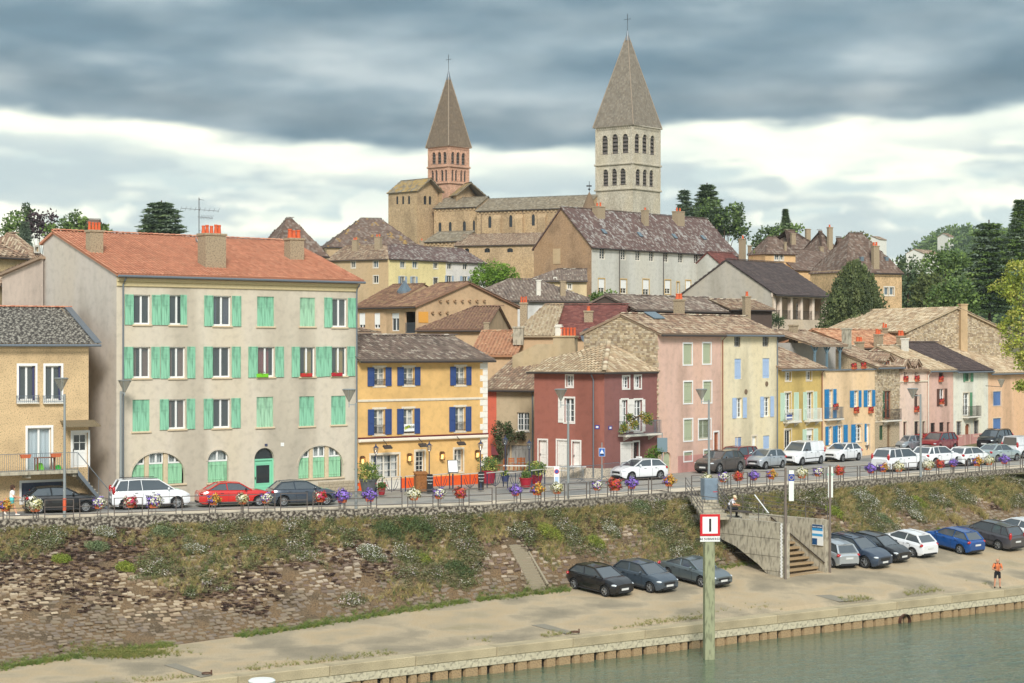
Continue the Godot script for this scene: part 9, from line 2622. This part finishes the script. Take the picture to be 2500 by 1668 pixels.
func people():
	var V := func(x,y,z):return Vector3(x,y,z)
	var skin := lin(206,150,120);var brown := lin(70,48,36)
	# angler with rod on the quay
	var g := bank_hit(Vector2(2289,1350))
	var p := person("man in orange T-shirt and black shorts standing at the quay edge",g,-0.05,{"hip":V.call(0,0.92,0),"waist":V.call(0,1.08,0.02),"chest":V.call(0,1.32,0.01),"sx":V.call(1,0,0),"neck":V.call(0,1.46,0),"head":V.call(0,1.6,0.04),"look":V.call(-0.15,-0.3,1.0).normalized(),
		"shl":V.call(0.2,1.4,0),"shr":V.call(-0.2,1.4,0),"elbl":V.call(0.29,1.13,0.03),"elbr":V.call(-0.29,1.14,0.02),"wrl":V.call(0.1,1.08,0.24),"wrr":V.call(-0.13,1.1,0.25),"hipl":V.call(0.1,0.9,0),"hipr":V.call(-0.1,0.9,0),"knl":V.call(0.13,0.5,0.02),"knr":V.call(-0.14,0.5,0.02),"anl":V.call(0.15,0.09,0),"anr":V.call(-0.17,0.09,0)},
		{"skin":skin,"top":lin(222,128,80),"low":lin(36,36,40),"leg":skin,"shoe":lin(40,38,38),"short":0.72})
	var bp := MB.new();bp.bbox(-0.16,1.02,-0.32,0.16,1.45,-0.13,0.04)
	for s in [-1,1]:bp.bar(V.call(s * 0.13,1.47,-0.1),V.call(s * 0.12,1.48,0.08),0.05,0.02);bp.bar(V.call(s * 0.12,1.48,0.08),V.call(s * 0.15,1.15,0.15),0.05,0.02)
	tag(part(self,"backpack",bp,M.black,p.transform),"black backpack worn by the man in orange","backpack")
	var rd := MB.new();rd.tube([V.call(0.0,1.02,0.3),V.call(0.03,1.9,0.42)],0.011,6,0.004);tag(part(self,"fishing_rod",rd,M.black,p.transform),"thin dark fishing rod held by the man in orange","fishing rod")
	# walker on the pavement
	g = at_y(Vector2(27,1184),0.0)
	person("woman in white top and turquoise shorts walking along the railing",g,1.95,{"hip":V.call(0,0.86,0),"waist":V.call(0,1.02,0.01),"chest":V.call(0,1.23,0.03),"sx":V.call(0.85,0,0),"neck":V.call(0,1.36,0.03),"head":V.call(0,1.5,0.06),"look":V.call(-0.1,-0.2,1).normalized(),
		"shl":V.call(0.17,1.3,0.02),"shr":V.call(-0.17,1.3,0.02),"elbl":V.call(0.24,1.06,-0.06),"elbr":V.call(-0.24,1.06,0.08),"wrl":V.call(0.2,0.98,0.16),"wrr":V.call(-0.2,1.0,0.3),"hipl":V.call(0.09,0.84,0),"hipr":V.call(-0.09,0.84,0),"knl":V.call(0.1,0.47,0.14),"knr":V.call(-0.1,0.47,-0.06),"anl":V.call(0.1,0.09,0.26),"anr":V.call(-0.1,0.2,-0.38),"fwdr":V.call(0,-0.5,0.8)},
		{"skin":lin(216,164,136),"top":lin(236,232,228),"low":lin(84,196,196),"leg":lin(216,164,136),"shoe":lin(232,230,226),"short":0.5,"hair":[[V.call(0,0.06,-0.04),V.call(0,0.05,0.02),0.1,0.09,brown],[V.call(0,0.0,-0.07),V.call(0,-0.12,-0.06),0.085,0.06,brown],[V.call(-0.07,0.02,-0.02),V.call(-0.08,-0.1,0.0),0.04,0.03,brown],[V.call(0.07,0.02,-0.02),V.call(0.08,-0.1,0.0),0.04,0.03,brown]]})
	# seated man on the landing stage bench
	var be:Node3D = get_node("stage_bench")
	var cap := lin(222,206,170)
	person("man in white shirt and pale cap sitting bent over on the stage bench",be.position + Vector3(0,0.02,0),1.2,{"hip":V.call(0,0.58,-0.05),"waist":V.call(0,0.74,0.0),"chest":V.call(0,0.94,0.12),"sx":V.call(1,0,0),"neck":V.call(0,1.05,0.2),"head":V.call(0,1.16,0.3),"look":V.call(0.0,-0.7,1.0).normalized(),
		"shl":V.call(0.19,1.0,0.15),"shr":V.call(-0.19,1.0,0.15),"elbl":V.call(0.25,0.76,0.28),"elbr":V.call(-0.25,0.76,0.28),"wrl":V.call(0.1,0.74,0.48),"wrr":V.call(-0.1,0.74,0.48),"hipl":V.call(0.1,0.54,0),"hipr":V.call(-0.1,0.54,0),"knl":V.call(0.13,0.52,0.42),"knr":V.call(-0.13,0.52,0.42),"anl":V.call(0.13,0.09,0.4),"anr":V.call(-0.13,0.09,0.4)},
		{"skin":skin,"top":lin(232,230,236),"low":lin(44,44,50),"leg":lin(44,44,50),"shoe":lin(40,36,34),"short":1.0,"hair":[[V.call(0,0.075,-0.03),V.call(0,0.07,0.03),0.095,0.09,cap],[V.call(0,0.045,0.1),V.call(0,0.03,0.15),0.03,0.02,cap]]})

# ---------- cafe terrace ----------
func terrace():
	var G := func(z,x,y):return at_y(Q(z,x,y),0.0)
	var grn := [lin(92,118,58),lin(108,130,66),lin(80,104,52)]
	for q in [[4,1185,1280,850,"lantern post left of the cafe windows"],[4,1672,1270,828,"lantern post between cafe door and window"],[4,2140,1255,815,"lantern post at the cafe's white corner"],[6,125,1180,775,"lantern post before the grey garage doors"],[6,343,1210,808,"lantern post beside the red house downpipe"]]:
		var g:Vector3 = G.call(q[0],q[1],q[2]);var h := at_d(Q(q[0],q[1],q[3]),-g.z).y
		var t := thing("lantern_post","slim dark blue " + q[4],"lamp",Transform3D(Basis(),g));var b := MB.new();b.lathe([[0.1,0],[0.06,0.5],[0.035,0.6],[0.03,h - 0.6],[0.06,h - 0.55]],Vector3.ZERO,8);part(t,"post",b,mat("lamp_navy",srgb(46,54,82),0.5))
		var l := MB.new()
		for k in 6:
			var a := TAU * k / 6;var u := Vector3(cos(a),0,sin(a));l.bar(u * 0.08 + Vector3(0,h - 0.52,0),u * 0.19 + Vector3(0,h - 0.14,0),0.02,0.02)
		l.lathe([[0.2,h - 0.14],[0.05,h - 0.02],[0.03,h + 0.1]],Vector3.ZERO,6);part(t,"lantern_frame",l,M.lamp_navy);var gl := MB.new();gl.lathe([[0.08,h - 0.52],[0.185,h - 0.145]],Vector3.ZERO,6);part(t,"lantern_glass",gl,M.glass)
	for q in [[4,1677,1278,1112,1652,1702,"black chalkboard beside the wooden lectern"],[4,2145,1255,1090,2122,2170,"black chalkboard at the cafe corner"]]:
		var g:Vector3 = G.call(q[0],q[1],q[2]);var k := -g.z / F * 0.25183;var w:float = (q[5] - q[4]) * k / 2;var h:float = (q[2] - q[3]) * k
		var t := thing("chalkboard",q[6],"board",Transform3D(Basis(Vector3.UP,0.3),g));var b := MB.new();b.bbox(-w,0,-0.05,w,h,0.05,0.01);part(t,"board",b,M.black)
		for s in ["Restaurant","Plat du jour","Dessert"]:text(t,s,0.055,Vector3(0,h * (0.86 if s[0] == "R" else 0.68 if s[0] == "P" else 0.5),0.055),M.white)
	var mg:Vector3 = G.call(4,1887,1250);var ms := thing("menu_stand","tilted white menu board on a navy foot before the cafe","board",Transform3D(Basis(Vector3.UP,0.2),mg));var m1 := MB.new();m1.tube([Vector3.ZERO,Vector3(0,1.0,0)],0.05,8);part(ms,"foot",m1,M.lamp_navy);var m2 := MB.new();m2.obox(Transform3D(Basis(Vector3.RIGHT,-0.35),Vector3(0,1.45,0)),Vector3(0.68,0.85,0.04));part(ms,"frame",m2,M.black);var m3 := MB.new();m3.obox(Transform3D(Basis(Vector3.RIGHT,-0.35),Vector3(0,1.46,0.03)),Vector3(0.58,0.75,0.02));part(ms,"menu_sheet",m3,M.white)
	var lg:Vector3 = G.call(4,1595,1268);var lc := thing("wooden_lectern","brown wooden reception lectern outside the cafe door","lectern",Transform3D(Basis(Vector3.UP,0.4),lg));var l1 := MB.new();l1.bbox(-0.38,0,-0.25,0.38,1.1,0.25,0.02);part(lc,"cabinet",l1,mat("lectern_wood",srgb(156,100,50),0.6,"grain",0.6));var l2 := MB.new();l2.obox(Transform3D(Basis(Vector3.RIGHT,0.25),Vector3(0,1.14,0)),Vector3(0.86,0.05,0.6));part(lc,"top",l2,M.lectern_wood)
	# decorative terrace railings
	var i := 0
	var j := -1
	for q in [[4,1243,1415,1290],[4,1455,1620,1275],[4,1703,1858,1260],[4,1965,2122,1255],[6,-40,108,1240],[6,145,290,1240],[6,368,485,1215]]:
		j += 1
		var a:Vector3 = G.call(q[0],q[1],q[3]);var b:Vector3 = G.call(q[0],q[2],q[3] - 14);var t := thing("terrace_railing","navy anchor railing of the cafe terrace " + ["beside the spiky red plant","beside the wooden lectern","beneath the menu board","next to the cafe corner chalkboard","beside the oleander pot","beside the wide maroon pot","before the tall maroon-potted plant"][j],"railing",frame(a,b),"anchor railings round the cafe terrace");var L := a.distance_to(b)
		for x in [0.0,L]:var m := MB.new();m.box(x - 0.025,0,-0.025,x + 0.025,0.98,0.025);part(t,"post",m,M.lamp_navy)
		var m := MB.new();m.bbox(-0.03,0.95,-0.05,L + 0.03,1.0,0.05,0.01);part(t,"rail",m,mat("greyrail",srgb(196,192,184),0.6))
		var o := MB.new();var c := L / 2
		for s in [-1,1]:
			var pts := []
			for k in 9:pts.append(Vector3(c + s * 0.55 * sin(k * PI / 16),0.12 + 0.55 * (1 - cos(k * PI / 16)),0))
			o.tube(pts,0.02,5);o.bar(Vector3(c + s * 0.1,0.1,0),Vector3(c + s * 0.5,0.9,0),0.02,0.02)
		o.bar(Vector3(c,0.05,0),Vector3(c,0.95,0),0.035,0.03);part(t,"anchor_ornament",o,M.lamp_navy)
	# pots with plants
	for q in [[4,1118,1290,0.55,0.9,srgb(96,98,100),"variegated shrub in a big grey tub left of the cafe windows",1.0],[4,1238,1300,0.25,0.4,srgb(150,36,46),"spiky red plant in a small maroon pot",0.6],[4,1436,1168,0.28,0.5,srgb(90,92,96),"rose bush in a grey pot beside the cafe windows",0.7],[4,2215,1195,0.5,0.85,srgb(150,36,56),"leafy oleander in a maroon pot at the cafe corner",1.0],[6,312,1230,0.42,0.6,srgb(168,30,50),"empty-looking wide maroon pot by the road",0.25],[6,410,1200,0.42,0.6,srgb(160,30,40),"tall plant in a maroon pot by the terrace railing",1.1],[6,125,1180,0.3,0.4,srgb(60,70,110),"small yellow-green plant in a navy pot on the terrace",0.4],[8,1020,832,0.6,0.75,srgb(120,110,100),"red-flowering plant in a square stone planter by the peach house",0.4]]:
		var g:Vector3 = G.call(q[0],q[1],q[2]);var t := thing("potted_plant",q[6],"potted plant",Transform3D(Basis(),g));var r:float = q[3];var h:float = q[4]
		var b := MB.new();b.lathe([[r * 0.7,0],[r * 0.98,h * 0.92],[r * 1.05,h * 0.92],[r * 1.05,h],[r * 0.9,h],[r * 0.88,h - 0.06],[0.001,h - 0.06]],Vector3.ZERO,14);part(t,"pot",b,mat("pot%d" % i,q[5],0.6));i += 1
		var xs := [];var cs := []
		for k in int(70 * q[7]) + 12:
			var v := Vector3(rng.randfn(0,0.4),rng.randf_range(0.0,1.1),rng.randfn(0,0.4)) * r * 1.5 * maxf(q[7],0.4)
			xs.append(Transform3D(Basis(Vector3(rng.randf(),rng.randf(),rng.randf()).normalized(),rng.randf() * TAU).scaled(Vector3.ONE * rng.randf_range(0.12,0.22)),v + Vector3(0,h,0)));cs.append(([lin(190,60,60)] + grn)[rng.randi() % 4] if q[6].contains("red") or q[6].contains("rose") else (grn + [lin(176,178,90)])[rng.randi() % 4])
		many(t,"foliage",clump.broad,M.leafcopies,xs,cs)
	# barriers, tables, chairs
	for q in [[640,825,1180,1],[815,1000,1175,1],[1013,1170,1150,1],[1180,1260,1140,1]]:
		var a:Vector3 = G.call(6,q[0],q[2] + 15);var b:Vector3 = G.call(6,q[1],q[2]);var t := thing("crowd_barrier","galvanised crowd barrier before the red house, " + {640:"nearest the no-parking board",815:"by the lamp post",1013:"by the blue road sign",1180:"nearest the white taxi"}[q[0]],"barrier",frame(a,b),"crowd barriers before the red house");var L := a.distance_to(b)
		var m := MB.new();m.tube([Vector3(0,0.15,0),Vector3(0,1.0,0),Vector3(0.1,1.1,0),Vector3(L - 0.1,1.1,0),Vector3(L,1.0,0),Vector3(L,0.15,0)],0.02,6);m.bar(Vector3(0,0.22,0),Vector3(L,0.22,0),0.03,0.03);part(t,"frame",m,M.zinc)
		var n := int(L / 0.13)
		for k in range(1,n):var bb := MB.new();bb.bar(Vector3(L * k / n,0.22,0),Vector3(L * k / n,1.08,0),0.014,0.014);part(t,"bar",bb,M.zinc)
		for x in [0.2,L - 0.2]:var f := MB.new();f.bar(Vector3(x,0.2,0),Vector3(x,0.02,0.32),0.025,0.025);f.bar(Vector3(x,0.2,0),Vector3(x,0.02,-0.32),0.025,0.025);part(t,"foot",f,M.zinc)
	for q in [[500,1140],[720,1140],[860,1130],[1060,1120],[250,1130]]:
		var g:Vector3 = G.call(6,q[0],q[1]);var t := thing("trestle_table","long white trestle table on the terrace before the red house","table",Transform3D(Basis(Vector3.UP,-0.05),g),"white trestle tables");var m := MB.new();m.bbox(-1.1,0.71,-0.35,1.1,0.75,0.35,0.01);part(t,"tabletop",m,M.white)
		for x in [-0.9,0.9]:
			for z in [-0.28,0.28]:var l := MB.new();l.bar(Vector3(x,0,z * 1.1),Vector3(x * 0.95,0.71,z * 0.8),0.03,0.03);part(t,"leg",l,M.zinc)
	var first:Node3D = null
	for q in [[25,1085],[90,1085],[185,1075],[235,1078],[300,1072]]:
		var xf := Transform3D(Basis(Vector3.UP,q[0] * 0.05),G.call(6,q[0],q[1]))
		if first:copy_of(first,xf);continue
		first = thing("wooden_chair","brown wooden folding chair on the terrace before the tan house","chair",xf,"wooden terrace chairs");var wd := mat("teak",srgb(182,104,48),0.6)
		var m := MB.new();m.bbox(-0.22,0.43,-0.22,0.22,0.46,0.22,0.01);part(first,"seat",m,wd)
		m = MB.new()
		for y in [0.62,0.74,0.86]:m.box(-0.2,y - 0.04,-0.22,0.2,y + 0.04,-0.19)
		part(first,"backrest",m,wd)
		for x in [-0.2,0.2]:
			for z in [-0.2,0.2]:m = MB.new();m.box(x - 0.02,0,z - 0.02,x + 0.02,0.92 if z < 0 else 0.43,z + 0.02);part(first,"leg",m,wd)
	var aw := MB.new();var a0 := at_d(Q(6,0,835),131.0);aw.prism([a0,at_d(Q(6,0,935),129.5),at_d(Q(6,70,940),129.5),at_d(Q(6,8,838),131.0)],Vector3(-0.02,0.02,-0.06));tag(part(self,"sun_awning",aw,M.maroon),"dark red sloping awning at the cafe's right side","awning")
	var Z := func(x,y,rx,ry):var p := Q(6,x,y);return [p.x,p.y,rx * 0.25183,ry * 0.25183]
	broad_tree("climbing_vine_bush","dark vine climbing round the window of the tan house",[Z.call(60,720,45,90),Z.call(130,680,60,50),Z.call(180,760,50,50),Z.call(250,770,60,45),Z.call(60,870,45,100),Z.call(60,950,40,40)],138.6,0,0.24,[lin(58,76,44),lin(72,90,50),lin(92,84,56)],1.6)
	broad_tree("corner_bush","green climbing bush at the foot of the red house by the pink one",[Z.call(1490,920,75,60),Z.call(1460,960,45,30),Z.call(1540,880,30,30)],132.6,0,0.24,[lin(104,136,50),lin(120,150,60),lin(86,116,44)],1.6)
	broad_tree("balcony_bush","pot plants with yellowing leaves crowding the red house balcony",[Z.call(1410,580,50,40),Z.call(1430,620,40,25),Z.call(1200,690,35,40),Z.call(1290,660,30,35),Z.call(1260,600,30,35)],130.2,4.2,0.2,[lin(150,150,60),lin(96,120,60),lin(180,150,60),lin(80,106,56)],1.2)

func _ready():
	setup()
	textures()
	materials()
	palettes()
	terrain()
	pitching()
	grey_building()
	ochre_house()
	orange_house()
	tan_house()
	red_house()
	right_row()
	abbey()
	mid_town()
	plant_meshes()
	trees()
	bank_plants()
	cars()
	railings_and_planters()
	lamps()
	signs()
	bank_steps()
	stage()
	terrace()
	people()
